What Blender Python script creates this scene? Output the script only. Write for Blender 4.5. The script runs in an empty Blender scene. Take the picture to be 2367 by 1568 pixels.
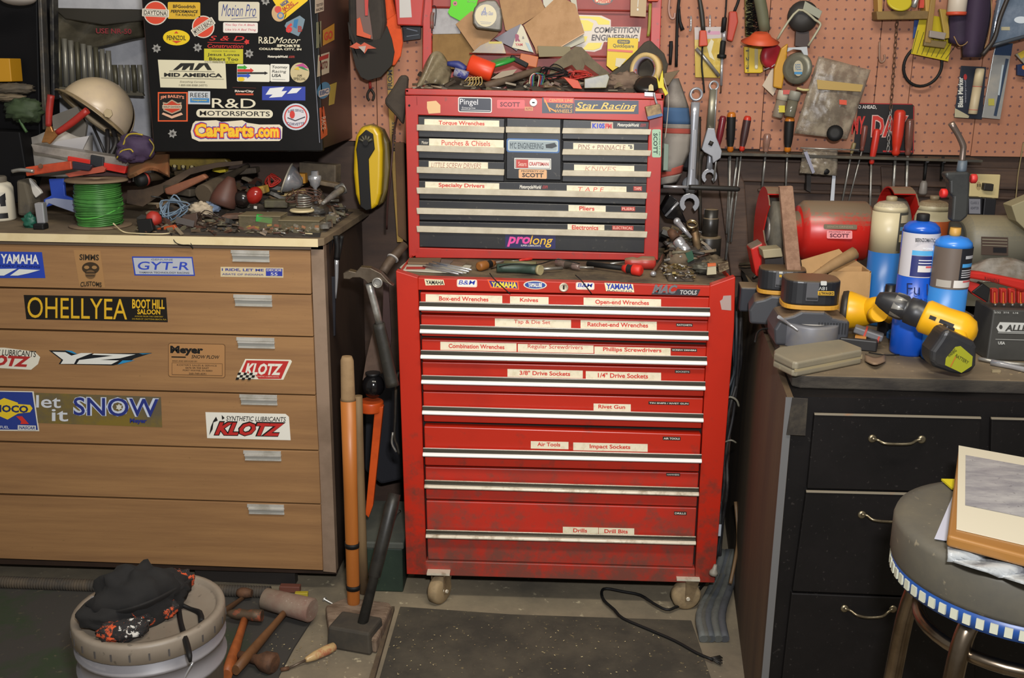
import bpy, math, random
from mathutils import Vector, Matrix, noise
S = bpy.context.scene
COL = S.collection
R = random.Random(7)
W_, H_ = 2367, 1568
# ---------------- camera ----------------
FPX = 2350.0
th, psi, rho = math.radians(15.0), math.radians(2.0), math.radians(0.75)
CAM = Vector((0, 0, 1.38))
Fw = Vector((-math.sin(psi)*math.cos(th), math.cos(psi)*math.cos(th), -math.sin(th)))
R0 = Vector((math.cos(psi), math.sin(psi), 0)); U0 = R0.cross(Fw)
Rt = R0*math.cos(rho)+U0*math.sin(rho); Up = U0*math.cos(rho)-R0*math.sin(rho)
cd = bpy.data.cameras.new('camera'); cam = bpy.data.objects.new('camera', cd); COL.objects.link(cam)
cd.sensor_fit = 'HORIZONTAL'; cd.sensor_width = 36; cd.lens = 36*FPX/W_; cd.clip_start = 0.05
cam.matrix_world = Matrix(((Rt.x, Up.x, -Fw.x, CAM.x), (Rt.y, Up.y, -Fw.y, CAM.y), (Rt.z, Up.z, -Fw.z, CAM.z), (0, 0, 0, 1)))
S.camera = cam
# ---------------- world, lights, exposure ----------------
w = bpy.data.worlds.new('world'); S.world = w; w.use_nodes = True
w.node_tree.nodes['Background'].inputs[0].default_value = (1.0, 0.95, 0.86, 1)
w.node_tree.nodes['Background'].inputs[1].default_value = 0.20
def area(name, loc, tgt, sx, sy, power, col):
    l = bpy.data.lights.new(name, 'AREA'); l.shape = 'RECTANGLE'; l.size = sx; l.size_y = sy
    l.energy = power; l.color = col
    o = bpy.data.objects.new(name, l); COL.objects.link(o); o.location = loc
    o.rotation_euler = (Vector(tgt)-Vector(loc)).to_track_quat('-Z', 'Y').to_euler()
    return o
area('camera_flash', (0.08, 0.0, 1.60), (0.02, 2.6, 0.85), 0.10, 0.06, 34, (0.97, 0.98, 1.0))
area('shop_light', (0.15, 1.15, 2.45), (0.1, 2.5, 0.8), 1.3, 0.2, 26, (1.0, 0.92, 0.78))
S.view_settings.view_transform = 'Standard'; S.view_settings.look = 'None'
S.view_settings.gamma = 1; S.view_settings.use_curve_mapping = False
S.view_settings.exposure = 0.32
# ---------------- helpers ----------------
def ray(px, py):
    return Fw + Rt*((px-W_/2)/FPX) + Up*((H_/2-py)/FPX)
def at(px, py, y=None, z=None, x=None):
    d = ray(px, py)
    if y is not None: t = (y-CAM.y)/d.y
    elif z is not None: t = (z-CAM.z)/d.z
    else: t = (x-CAM.x)/d.x
    return CAM+d*t
def YY(pts, y): return [at(a, b, y=y) for a, b in pts]
def ZZ(pts, z): return [at(a, b, z=z) for a, b in pts]
def mix3(pts): return [at(a, b, y=c) for a, b, c in pts]
def lin(h):
    h = h.lstrip('#'); o = []
    for i in (0, 2, 4):
        c = int(h[i:i+2], 16)/255
        o.append(c/12.92 if c <= .04045 else ((c+.055)/1.055)**2.4)
    return (*o, 1)
_m = {}
def M(h, r=.5, m=0, h2=None, sc=8, lo=.45, hi=.65, bump=0, st=(1, 1, 1), al=1, tr=0, h3=None, sp=.5):
    """procedural material: base colour h, blotches h2, fine specks h3"""
    k = (h, r, m, h2, sc, lo, hi, bump, st, al, tr, h3, sp)
    if k in _m: return _m[k]
    mt = bpy.data.materials.new('paint_'+h.strip('#')+('_metal' if m else '')); mt.use_nodes = True
    nt = mt.node_tree; b = nt.nodes['Principled BSDF']
    b.inputs['Base Color'].default_value = lin(h); b.inputs['Roughness'].default_value = r
    b.inputs['Metallic'].default_value = m; b.inputs['Alpha'].default_value = al
    b.inputs['Transmission Weight'].default_value = tr
    b.inputs['Specular IOR Level'].default_value = sp
    if h2 or bump or h3:
        tc = nt.nodes.new('ShaderNodeTexCoord'); mp = nt.nodes.new('ShaderNodeMapping')
        mp.inputs['Scale'].default_value = st
        nt.links.new(tc.outputs['Object'], mp.inputs['Vector'])
        nz = nt.nodes.new('ShaderNodeTexNoise'); nz.inputs['Scale'].default_value = sc
        nz.inputs['Detail'].default_value = 8; nz.inputs['Roughness'].default_value = .65
        nt.links.new(mp.outputs[0], nz.inputs['Vector'])
        src = None
        if h2:
            cr = nt.nodes.new('ShaderNodeValToRGB')
            cr.color_ramp.elements[0].position = lo; cr.color_ramp.elements[0].color = lin(h)
            cr.color_ramp.elements[1].position = hi; cr.color_ramp.elements[1].color = lin(h2)
            nt.links.new(nz.outputs['Fac'], cr.inputs[0]); src = cr.outputs[0]
        if h3:
            n2 = nt.nodes.new('ShaderNodeTexNoise'); n2.inputs['Scale'].default_value = sc*14; n2.inputs['Detail'].default_value = 3
            nt.links.new(tc.outputs['Object'], n2.inputs['Vector'])
            c2 = nt.nodes.new('ShaderNodeValToRGB'); c2.color_ramp.elements[0].position = .66; c2.color_ramp.elements[1].position = .74
            c2.color_ramp.elements[0].color = (0, 0, 0, 1); c2.color_ramp.elements[1].color = (.8, .8, .8, 1)
            nt.links.new(n2.outputs['Fac'], c2.inputs[0])
            mx = nt.nodes.new('ShaderNodeMix'); mx.data_type = 'RGBA'
            nt.links.new(c2.outputs[0], mx.inputs[0])
            if src: nt.links.new(src, mx.inputs[6])
            else: mx.inputs[6].default_value = lin(h)
            mx.inputs[7].default_value = lin(h3); src = mx.outputs[2]
        if src: nt.links.new(src, b.inputs['Base Color'])
        if bump:
            bp = nt.nodes.new('ShaderNodeBump'); bp.inputs['Strength'].default_value = bump; bp.inputs['Distance'].default_value = .004
            nt.links.new(nz.outputs['Fac'], bp.inputs['Height']); nt.links.new(bp.outputs[0], b.inputs['Normal'])
    _m[k] = mt; return mt
def dusty(h, r=.5, m=0, d='#7b6a52', lo=.25, hi=.85, h3=None):
    """painted surface with dust settled on its upward faces"""
    k = ('d', h, r, m, d, lo, hi)
    if k in _m: return _m[k]
    mt = M(h, r, m, None, 10, bump=.02).copy(); mt.name = 'dusty_'+h.strip('#'); nt = mt.node_tree; b = nt.nodes['Principled BSDF']
    g = nt.nodes.new('ShaderNodeNewGeometry'); sp = nt.nodes.new('ShaderNodeSeparateXYZ'); nt.links.new(g.outputs['True Normal'], sp.inputs[0])
    n2 = nt.nodes.new('ShaderNodeTexNoise'); n2.inputs['Scale'].default_value = 30
    ad = nt.nodes.new('ShaderNodeMath'); ad.operation = 'MULTIPLY_ADD'; nt.links.new(n2.outputs['Fac'], ad.inputs[0]); ad.inputs[1].default_value = .5; nt.links.new(sp.outputs[2], ad.inputs[2])
    mr = nt.nodes.new('ShaderNodeMapRange'); mr.inputs[1].default_value = lo+.25; mr.inputs[2].default_value = hi+.25; nt.links.new(ad.outputs[0], mr.inputs[0])
    mx = nt.nodes.new('ShaderNodeMix'); mx.data_type = 'RGBA'; nt.links.new(mr.outputs[0], mx.inputs[0]); mx.inputs[6].default_value = lin(h); mx.inputs[7].default_value = lin(d)
    nt.links.new(mx.outputs[2], b.inputs['Base Color'])
    _m[k] = mt; return mt
def lowdirt(mt, z1, dirt):
    """grime kicked up from the floor: noise blotches, denser near the ground"""
    mt = mt.copy(); nt = mt.node_tree; b = nt.nodes['Principled BSDF']; src = b.inputs['Base Color'].links[0].from_socket
    g = nt.nodes.new('ShaderNodeNewGeometry'); sp = nt.nodes.new('ShaderNodeSeparateXYZ'); nt.links.new(g.outputs['Position'], sp.inputs[0])
    n = nt.nodes.new('ShaderNodeTexNoise'); n.inputs['Scale'].default_value = 22; n.inputs['Detail'].default_value = 9; n.inputs['Roughness'].default_value = .7
    nt.links.new(g.outputs['Position'], n.inputs['Vector'])
    mr = nt.nodes.new('ShaderNodeMapRange'); mr.inputs[1].default_value = .08; mr.inputs[2].default_value = z1; mr.inputs[3].default_value = .16; mr.inputs[4].default_value = -.22
    nt.links.new(sp.outputs[2], mr.inputs[0]); ad = nt.nodes.new('ShaderNodeMath'); nt.links.new(mr.outputs[0], ad.inputs[0]); nt.links.new(n.outputs['Fac'], ad.inputs[1])
    m2 = nt.nodes.new('ShaderNodeMapRange'); m2.inputs[1].default_value = .5; m2.inputs[2].default_value = .72; m2.inputs[4].default_value = .8; nt.links.new(ad.outputs[0], m2.inputs[0])
    mx = nt.nodes.new('ShaderNodeMix'); mx.data_type = 'RGBA'; nt.links.new(m2.outputs[0], mx.inputs[0]); nt.links.new(src, mx.inputs[6]); mx.inputs[7].default_value = lin(dirt); nt.links.new(mx.outputs[2], b.inputs['Base Color'])
    return mt
def as_m(m): return M(m) if isinstance(m, str) else m
_t = {}
def glyphs(s, bold, shear):
    if 'g' in s or '&' in s: bold = min(bold, .004)
    k = (s, bold, shear)
    if k not in _t:
        c = bpy.data.curves.new('t', 'FONT'); c.body = s; c.size = 1; c.offset = bold; c.shear = shear; c.resolution_u = 4 if bold < .026 else 2
        o = bpy.data.objects.new('t', c); COL.objects.link(o)
        me = bpy.data.meshes.new_from_object(o)
        vs = [(v.co.x, v.co.y) for v in me.vertices]; fs = [tuple(p.vertices) for p in me.polygons]
        bpy.data.objects.remove(o); bpy.data.meshes.remove(me); bpy.data.curves.remove(c)
        if vs:
            x0 = min(v[0] for v in vs); x1 = max(v[0] for v in vs); y0 = min(v[1] for v in vs); y1 = max(v[1] for v in vs)
            vs = [((a-x0)/max(x1-x0, 1e-6)-.5, (b-y0)/max(y1-y0, 1e-6)-.5) for a, b in vs]
        _t[k] = (vs, fs)
    return _t[k]
def crom(pts, n):
    if n < 2 or len(pts) < 3: return list(pts)
    o = []
    P = [pts[0]*2-pts[1]]+list(pts)+[pts[-1]*2-pts[-2]]
    for i in range(1, len(P)-2):
        a, b, c, d = P[i-1:i+3]
        for j in range(n):
            t = j/n
            o.append(.5*((2*b)+(c-a)*t+(2*a-5*b+4*c-d)*t*t+(3*b-a-3*c+d)*t*t*t))
    o.append(pts[-1]); return o
class MB:
    def __init__(s): s.v = []; s.f = []; s.mats = []
    def mi(s, m):
        m = as_m(m)
        if m not in s.mats: s.mats.append(m)
        return s.mats.index(m)
    def face(s, idx, m, sm=False): s.f.append((tuple(idx), s.mi(m), sm))
    def poly(s, pts, m):
        n = len(s.v); s.v += [Vector(p) for p in pts]; s.face(range(n, n+len(pts)), m); return s
    def prism(s, pts, ex, m, mside=None):
        """polygon pts (counter-clockwise or not) extruded by vector ex"""
        n = len(s.v); k = len(pts); ex = Vector(ex); pts = [Vector(p) for p in pts]
        nr = Vector()
        for i in range(k): nr += pts[i].cross(pts[(i+1) % k])
        if nr.dot(ex) > 0: pts = pts[::-1]
        s.v += pts+[p+ex for p in pts]
        s.face(range(n, n+k), m); s.face(range(n+2*k-1, n+k-1, -1), m)
        for i in range(k): s.face((n+i, n+k+i, n+k+(i+1) % k, n+(i+1) % k), mside or m)
        return s
    def box(s, c, sz, m, rot=None, taper=1):
        c = Vector(c); a, b, d = [x/2 for x in sz]; q = rot or Matrix.Identity(3)
        n = len(s.v)
        for z in (-d, d):
            k = taper if z > 0 else 1
            for x, y in ((-a, -b), (a, -b), (a, b), (-a, b)): s.v.append(c+q@Vector((x*k, y*k, z)))
        for f in ((3, 2, 1, 0), (4, 5, 6, 7), (0, 1, 5, 4), (1, 2, 6, 5), (2, 3, 7, 6), (3, 0, 4, 7)): s.face([n+i for i in f], m)
        return s
    def tube(s, pts, r, m, seg=8, sm=1, closed=False, flat=1, cap=True):
        pts = [Vector(p) for p in pts]
        rs = list(r) if hasattr(r, '__len__') else [r]*len(pts)
        if sm > 1:
            k = len(pts); rs2 = []
            for i in range(k-1):
                for j in range(sm): rs2.append(rs[i]+(rs[i+1]-rs[i])*j/sm)
            rs2.append(rs[-1]); pts = crom(pts, sm) if k > 2 else [pts[0].lerp(pts[1], j/sm) for j in range(sm+1)]; rs = rs2
        n0 = len(s.v); k = len(pts); t0 = (pts[1]-pts[0]).normalized()
        u = t0.orthogonal().normalized()
        if flat != 1: u = Vector((0, 1, 0)); u = (u-t0*u.dot(t0)).normalized()
        for i in range(k):
            t = (pts[min(i+1, k-1)]-pts[max(i-1, 0)]).normalized()
            if closed: t = (pts[(i+1) % k]-pts[i-1]).normalized()
            u = (u-t*u.dot(t)); u = u.normalized() if u.length > 1e-6 else t.orthogonal().normalized()
            v = t.cross(u)
            for j in range(seg):
                a = 2*math.pi*j/seg; s.v.append(pts[i]+(u*math.cos(a)*flat+v*math.sin(a))*rs[i])
        for i in range(k if closed else k-1):
            for j in range(seg):
                a = n0+i*seg+j; b = n0+i*seg+(j+1) % seg; c = n0+((i+1) % k)*seg+(j+1) % seg; d = n0+((i+1) % k)*seg+j
                s.face((a, b, c, d), m, True)
        if cap and not closed:
            s.face([n0+j for j in range(seg-1, -1, -1)], m); s.face([n0+(k-1)*seg+j for j in range(seg)], m)
        return s
    def lathe(s, prof, o, ax, m, seg=24, mats=None, flat=1):
        """prof: (radius, height) along axis ax from o"""
        o = Vector(o); ax = Vector(ax).normalized(); u = ax.orthogonal().normalized(); v = ax.cross(u)
        n0 = len(s.v)
        for r, h in prof:
            r = max(r, 1e-5)
            for j in range(seg):
                a = 2*math.pi*j/seg; s.v.append(o+ax*h+(u*math.cos(a)*flat+v*math.sin(a))*r)
        for i in range(len(prof)-1):
            mm = mats[i] if mats else m
            for j in range(seg):
                s.face((n0+i*seg+j, n0+i*seg+(j+1) % seg, n0+(i+1)*seg+(j+1) % seg, n0+(i+1)*seg+j), mm, True)
        e = len(prof)-1
        if prof[0] == prof[-1]: return s
        if prof[0][0] > 1e-4: s.face([n0+j for j in range(seg-1, -1, -1)], mats[0] if mats else m)
        if prof[-1][0] > 1e-4: s.face([n0+e*seg+j for j in range(seg)], mats[-1] if mats else m)
        return s
    def ell(s, c, rad, m, rot=None, seg=16, rings=10, nz=0, ns=8):
        c = Vector(c); q = rot or Matrix.Identity(3); n0 = len(s.v)
        for i in range(rings+1):
            p = math.pi*i/rings
            for j in range(seg):
                a = 2*math.pi*j/seg
                d = Vector((math.sin(p)*math.cos(a), math.sin(p)*math.sin(a), math.cos(p)))
                k = 1+nz*noise.noise(d*ns/4+c*9) if nz else 1
                s.v.append(c+q@Vector((d.x*rad[0]*k, d.y*rad[1]*k, d.z*rad[2]*k)))
        for i in range(rings):
            for j in range(seg):
                s.face((n0+i*seg+j, n0+(i+1)*seg+j, n0+(i+1)*seg+(j+1) % seg, n0+i*seg+(j+1) % seg), m, True)
        return s
    def sheet(s, f, nu, nv, m, th=.002):
        """surface f(u,v)->Vector, given thickness"""
        g = [[Vector(f(i/nu, j/nv)) for j in range(nv+1)] for i in range(nu+1)]
        n0 = len(s.v); L = (nu+1)*(nv+1)
        nn = []
        for i in range(nu+1):
            for j in range(nv+1):
                a = g[min(i+1, nu)][j]-g[max(i-1, 0)][j]; b = g[i][min(j+1, nv)]-g[i][max(j-1, 0)]
                q = a.cross(b); nn.append(q.normalized() if q.length > 1e-9 else Vector((0, 0, 1)))
        fl = [g[i][j] for i in range(nu+1) for j in range(nv+1)]
        s.v += fl+[fl[i]-nn[i]*th for i in range(L)]
        I = lambda i, j: n0+i*(nv+1)+j
        for i in range(nu):
            for j in range(nv):
                s.face((I(i, j), I(i+1, j), I(i+1, j+1), I(i, j+1)), m, True)
                s.face((I(i, j)+L, I(i, j+1)+L, I(i+1, j+1)+L, I(i+1, j)+L), m, True)
        for i in range(nu):
            s.face((I(i, 0), I(i, 0)+L, I(i+1, 0)+L, I(i+1, 0)), m); s.face((I(i, nv), I(i+1, nv), I(i+1, nv)+L, I(i, nv)+L), m)
        for j in range(nv):
            s.face((I(0, j), I(0, j+1), I(0, j+1)+L, I(0, j)+L), m); s.face((I(nu, j), I(nu, j)+L, I(nu, j+1)+L, I(nu, j+1)), m)
        return s
    def clampz(s, z):
        for v in s.v: v.z = max(v.z, z)
        return s
    def build(s, name, parent=None, bevel=0, sub=0, seg=2):
        root = parent
        while root is not None and root.parent is not None: root = root.parent
        xs = [v.x for v in s.v]; ys = [v.y for v in s.v]; zs = [v.z for v in s.v]
        off = root.location.copy() if root is not None else Vector(((min(xs)+max(xs))/2, (min(ys)+max(ys))/2, min(zs)))
        if root is not None and root.type == 'MESH' and False: pass
        me = bpy.data.meshes.new(name)
        me.from_pydata([tuple(v-off) for v in s.v], [], [f[0] for f in s.f])
        for m in s.mats: me.materials.append(m)
        me.polygons.foreach_set('material_index', [f[1] for f in s.f])
        me.polygons.foreach_set('use_smooth', [f[2] for f in s.f])
        me.update()
        o = bpy.data.objects.new(name, me); COL.objects.link(o)
        if root is None: o.location = off
        else: o.parent = parent
        if bevel:
            b = o.modifiers.new('bevel', 'BEVEL'); b.width = bevel; b.segments = seg; b.limit_method = 'ANGLE'; b.angle_limit = .7
        if sub:
            q = o.modifiers.new('sub', 'SUBSURF'); q.levels = sub; q.render_levels = sub
        return o
def tag(o, label, cat, group=None):
    o['label'] = label; o['category'] = cat
    if group: o['group'] = group
    return o
def thing(name, label, cat, loc, group=None):
    o = bpy.data.objects.new(name, None); COL.objects.link(o); o.location = Vector(loc); o.empty_display_size = .05
    return tag(o, label, cat, group)
def one(mb, name, label, cat, group=None, **k): return tag(mb.build(name, **k), label, cat, group)
def struct(mb, name, **k):
    o = mb.build(name, **k); o['kind'] = 'structure'; return o
# drawing on a plane, in photo pixels projected on to the plane (real size, real place)
def sticker(name, parent, ops, y=None, x=None, s=.022, label=None, lift=.0006, tag_=None):
    mb = MB(); k = 0
    pl = dict(y=y) if y is not None else dict(x=x)
    sg = Vector((0, -1, 0)) if y is not None else Vector((1, 0, 0))
    def P(cx, cy, u, v, k): return at(cx+u, cy+v+s*u, **pl)+sg*(lift+k*.00035)
    for op in ops:
        t = op[0]
        if t == 'r':
            x0, y0, x1, y1, col = op[1:6]; rd = op[6] if len(op) > 6 else 0; rot = op[7] if len(op) > 7 else 0
            cx, cy = (x0+x1)/2, (y0+y1)/2; a, b = (x1-x0)/2, (y1-y0)/2; pts = []
            if rd:
                for qx, qy, st in ((a-rd, b-rd, 0), (rd-a, b-rd, 90), (rd-a, rd-b, 180), (a-rd, rd-b, 270)):
                    for j in range(5):
                        an = math.radians(st+j*22.5); pts.append((qx+rd*math.cos(an), qy+rd*math.sin(an)))
            else: pts = [(-a, -b), (a, -b), (a, b), (-a, b)]
            c_, s_ = math.cos(math.radians(rot)), math.sin(math.radians(rot))
            pts = [(p*c_-q*s_, p*s_+q*c_) for p, q in pts]
        elif t == 'e':
            cx, cy, a, b, col = op[1:6]; pts = [(a*math.cos(j*math.pi/14), b*math.sin(j*math.pi/14)) for j in range(28)]
        elif t == 's':   # star burst
            cx, cy, a, n, col = op[1:6]; pts = [((a if j % 2 else a*.62)*math.cos(j*math.pi/n), (a if j % 2 else a*.62)*math.sin(j*math.pi/n)) for j in range(2*n)]
        elif t == 'p':
            cx, cy = 0, 0; col = op[2]; pts = None
            q = [at(a, b, **pl)+sg*(lift+k*.00035) for a, b in op[1]]
        elif t == 'l':   # thin line
            (ax, ay), (bx, by), wd, col = op[1:5]; dx, dy = bx-ax, by-ay; L = math.hypot(dx, dy) or 1; nx, ny = -dy/L*wd/2, dx/L*wd/2
            pts = None; q = [at(ax+nx, ay+ny, **pl)+sg*(lift+k*.00035), at(bx+nx, by+ny, **pl)+sg*(lift+k*.00035), at(bx-nx, by-ny, **pl)+sg*(lift+k*.00035), at(ax-nx, ay-ny, **pl)+sg*(lift+k*.00035)]
        elif t == 't':
            txt, x0, y0, x1, y1, col = op[1:7]; o = op[7] if len(op) > 7 else {}
            vs, fs = glyphs(txt, o.get('b', .012), o.get('sh', 0)); n = len(mb.v)
            cx, cy = (x0+x1)/2, (y0+y1)/2; a, b = x1-x0, y1-y0; rot = o.get('rot', 0)
            if abs(rot) == 90: a, b = b, a
            c_, s_ = math.cos(math.radians(rot)), math.sin(math.radians(rot)); arc = o.get('arc', 0)
            for p, q_ in vs:
                u, v = p*a, -q_*b
                if arc: v += arc*(1-math.cos(p*2.4))
                mb.v.append(P(cx, cy, u*c_-v*s_, u*s_+v*c_, k))
            for f in fs: mb.face([n+i for i in (f if y is None else f)], M(col, .45))
            k += 1; continue
        if pts is not None: q = [P(cx, cy, u, v, k) for u, v in pts]
        mm = M(col, .4) if isinstance(col, str) else col
        if k == 0: mb.prism([p for p in q], -sg*.0004, mm)
        else: mb.poly(q, mm)
        k += 1
    o = mb.build(name, parent)
    if label: o['label'] = label
    return o
def slab(mb, pts, y, t, m, ms=None):
    """outline in photo pixels, on the plane y, with real thickness t going back"""
    return mb.prism(YY(pts, y), (0, t, 0), m, ms)
def zslab(mb, pts, z, t, m, ms=None): return mb.prism(ZZ(pts, z), (0, 0, -t), m, ms)
def rotz(a): return Matrix.Rotation(math.radians(a), 3, 'Z')
def rote(x, y, z): return Matrix.Rotation(math.radians(z), 3, 'Z')@Matrix.Rotation(math.radians(y), 3, 'Y')@Matrix.Rotation(math.radians(x), 3, 'X')
def along(d):   # rotation whose X axis follows d
    return Vector(d).normalized().to_track_quat('X', 'Z').to_matrix()
# ================= setting =================
def fl():
    m = M('#8d8069', .85, 0, '#5d564a', 3.2, .35, .7, .4, h3='#b5a98c')
    mb = MB(); mb.box((0, 1.0, -.05), (6.4, 4.2, .1), m); return struct(mb, 'floor')
fl()
mb = MB(); mb.box((0, 3.06, 1.3), (6.4, .10, 2.7), M('#4c382c', .7, 0, '#392a23', 5, .4, .65, .2, (1, 1, 3))); struct(mb, 'wall_back')
WY = 3.01
# moulded panel boards of the lower wall, on the right
mp = M('#543f32', .65, 0, '#3e2e26', 9, .4, .65, .2, (.5, 1, 5))
def strip(n, pts, t=.02, m=mp):
    mb = MB(); slab(mb, pts, WY-t, t-.0005, m); return struct(mb, n, bevel=.004)
strip('trim_1', [(1700, 372), (2420, 392), (2420, 442), (1716, 420)], .018)
strip('trim_2', [(1655, 372), (1700, 372), (1722, 425), (1736, 640), (1690, 640)], .018)
strip('trim_3', [(1752, 436), (2420, 458), (2420, 466), (1752, 444)], .012)
strip('trim_4', [(2036, 385), (2066, 386), (2070, 452), (2040, 450)], .024)
# ---------------- pegboard ----------------
def pegmat():
    mt = M('#b07c62', .75, 0, '#a06a50', 4, .3, .7).copy(); mt.name = 'pegboard'
    nt = mt.node_tree; b = nt.nodes['Principled BSDF']
    g = nt.nodes.new('ShaderNodeNewGeometry'); sx = nt.nodes.new('ShaderNodeSeparateXYZ'); nt.links.new(g.outputs['Position'], sx.inputs[0])
    def mth(op, a, bb=None):
        n = nt.nodes.new('ShaderNodeMath'); n.operation = op
        for i, q in enumerate((a, bb)):
            if q is None: continue
            if isinstance(q, (int, float)): n.inputs[i].default_value = q
            else: nt.links.new(q, n.inputs[i])
        return n.outputs[0]
    fs = []
    for ax, o in ((0, 10), (2, 10)):
        f = mth('FRACT', mth('MULTIPLY', mth('ADD', sx.outputs[ax], o), 1/.0254)); f = mth('SUBTRACT', f, .5); fs.append(mth('MULTIPLY', f, f))
    d = mth('ADD', fs[0], fs[1]); hole = mth('LESS_THAN', d, .0155)
    c0 = b.inputs['Base Color'].links[0].from_socket
    mx = nt.nodes.new('ShaderNodeMix'); mx.data_type = 'RGBA'; nt.links.new(hole, mx.inputs[0]); nt.links.new(c0, mx.inputs[6])
    mx.inputs[7].default_value = lin('#6a4a48'); nt.links.new(mx.outputs[2], b.inputs['Base Color'])
    bp = nt.nodes.new('ShaderNodeBump'); bp.invert = True; bp.inputs['Strength'].default_value = .9; bp.inputs['Distance'].default_value = .004
    nt.links.new(hole, bp.inputs['Height']); nt.links.new(bp.outputs[0], b.inputs['Normal'])
    return mt
PM = pegmat()
PB = 2.985
pt = thing('pegboard', 'salmon pink perforated hardboard covering the wall above the bench and chests', 'pegboard', (0.3, PB+.01, 1.6))
bx = [(700, 323), (873, 327), (1756, 350), (2008, 355), (2086, 357), (2243, 361), (2500, 366)]
X = [at(a, b, y=PB).x for a, b in bx]; zb = [at(a, b, y=PB).z for a, b in bx]
for i in range(len(X)-1):
    z0 = (zb[i]+zb[i+1])/2
    z0 = zb[0]+(zb[-1]-zb[0])*((X[i]+X[i+1])/2-X[0])/(X[-1]-X[0])
    mb = MB(); a, b = X[i]+.0012, X[i+1]-.0012
    mb.prism([(a, PB, z0), (b, PB, z0), (b, PB, 1.95), (a, PB, 1.95)], (0, .02, 0), PM); mb.build('board', pt)
# white wall panel and dark post at far left
mb = MB(); slab(mb, [(120, -60), (345, -60), (350, 420), (130, 420)], 2.99, .019, M('#b9b9bd', .6, 0, '#9a9aa0', 6, .45, .7)); struct(mb, 'trim_5')
# ---------------- mats ----------------
mm = M('#4c463a', .95, 0, '#38342c', 6, .4, .6, .6, h3='#7f7250')
mb = MB(); zslab(mb, [(925, 1402), (1180, 1420), (1598, 1434), (1662, 1620), (862, 1620)], .008, .0078, mm)
one(mb, 'floor_mat', 'dark grey-brown doormat littered with metal chips in front of red cabinet', 'mat', bevel=.002)
mm = M('#383531', .95, 0, '#2c3823', 4, .5, .62, .6, h3='#57503f')
mb = MB(); zslab(mb, [(-260, 1352), (640, 1376), (722, 1430), (680, 1495), (645, 1560), (625, 1640), (-260, 1640)], .006, .0058, mm)
one(mb, 'carpet', 'black and mossy green old carpet under the bucket at left', 'carpet')

# ================= red roller cabinet =================
red = lowdirt(M('#b42613', .36, 0, '#9a2014', 3, .5, .8), .75, '#5c352b')
redd = red
redlow = lowdirt(M('#b82a1a', .45, 0, '#8c3428', 5, .45, .75, .15), .62, '#63443a')
dark = M('#17130f', .8)
CY = 2.42
zt = at(1300, 655, y=CY).z
cab = thing('roller_cabinet', 'tall red steel roller tool cabinet with full-width chrome drawer pulls', 'tool cabinet', (at(1300, 1300, y=CY).x, 2.66, 0))
def Lx(y): return 967+(y-672)*.029
def Rx(y): return 1645-(y-680)*.062
mb = MB()
mb.prism(YY([(918, 655), (1697, 672), (1650, 1342), (940, 1328)], CY+.025), (0, .50, 0), dark)
slab(mb, [(915, 626), (966, 642), (Lx(1330), 1330), (940, 1328)], CY, .03, red)
slab(mb, [(1641, 661), (1700, 640), (1697, 760), (1652, 1348), (1606, 1347)], CY, .03, red)
slab(mb, [(966, 642), (1642, 662), (1642, 686), (966, 671)], CY, .03, red)
slab(mb, [(982, 1297), (1607, 1315), (1606, 1348), (984, 1330)], CY, .03, redlow)
A = at(915, 630, y=CY); B = at(1700, 648, y=CY); zz = (A.z+B.z)/2-.005
for X_ in (A.x, B.x):
    sx = 1 if X_ == A.x else -1
    mb.prism([(X_, CY+.03, zz), (X_+sx*.004, CY+.03, zz), (X_+sx*.03, CY+.03, .105), (X_+sx*.026, CY+.03, .105)], (0, .5, 0), red)
body = mb.build('body', cab, bevel=.002)
# deck
mb = MB(); Y2 = CY+.52
L_ = at(966, 643, y=CY); R_ = at(1642, 663, y=CY)
mb.prism([Vector((A.x+.002, CY+.012, zt+.002)), Vector((B.x-.002, CY+.012, zt+.002)), Vector((B.x-.004, Y2, zt+.002)), Vector((A.x+.004, Y2, zt+.002))], (0, 0, -.012), M('#41382e', .75, 0, '#75654c', 7, .4, .62, .2, h3='#8a7a60'))
mb.build('top_mat', cab, bevel=.002)
ZC = zt+.003
chrome = M('#f4f2ee', .25, .1)  # near-white: the lamp's reflection along the pull lip is put into the colour
chdark = M('#5c5850', .3, .8)  # same chrome in the recess above the lip, its darkness put into the colour
chold = M('#d2c8b4', .35, .15, '#94846c', 30, .5, .7, .1)
dr = [(676, 688, 724, 742, 697, 711), (728, 743, 778, 794, 750, 766), (785, 802, 835, 850, 809, 824), (837, 852, 904, 918, 867, 882),
      (906, 921, 976, 992, 938, 956), (986, 1005, 1077, 1092, 1031, 1046), (1080, 1094, 1155, 1173, 1109, 1127), (1158, 1175, 1295, 1313, 1224, 1240)]
drawers = []
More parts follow.
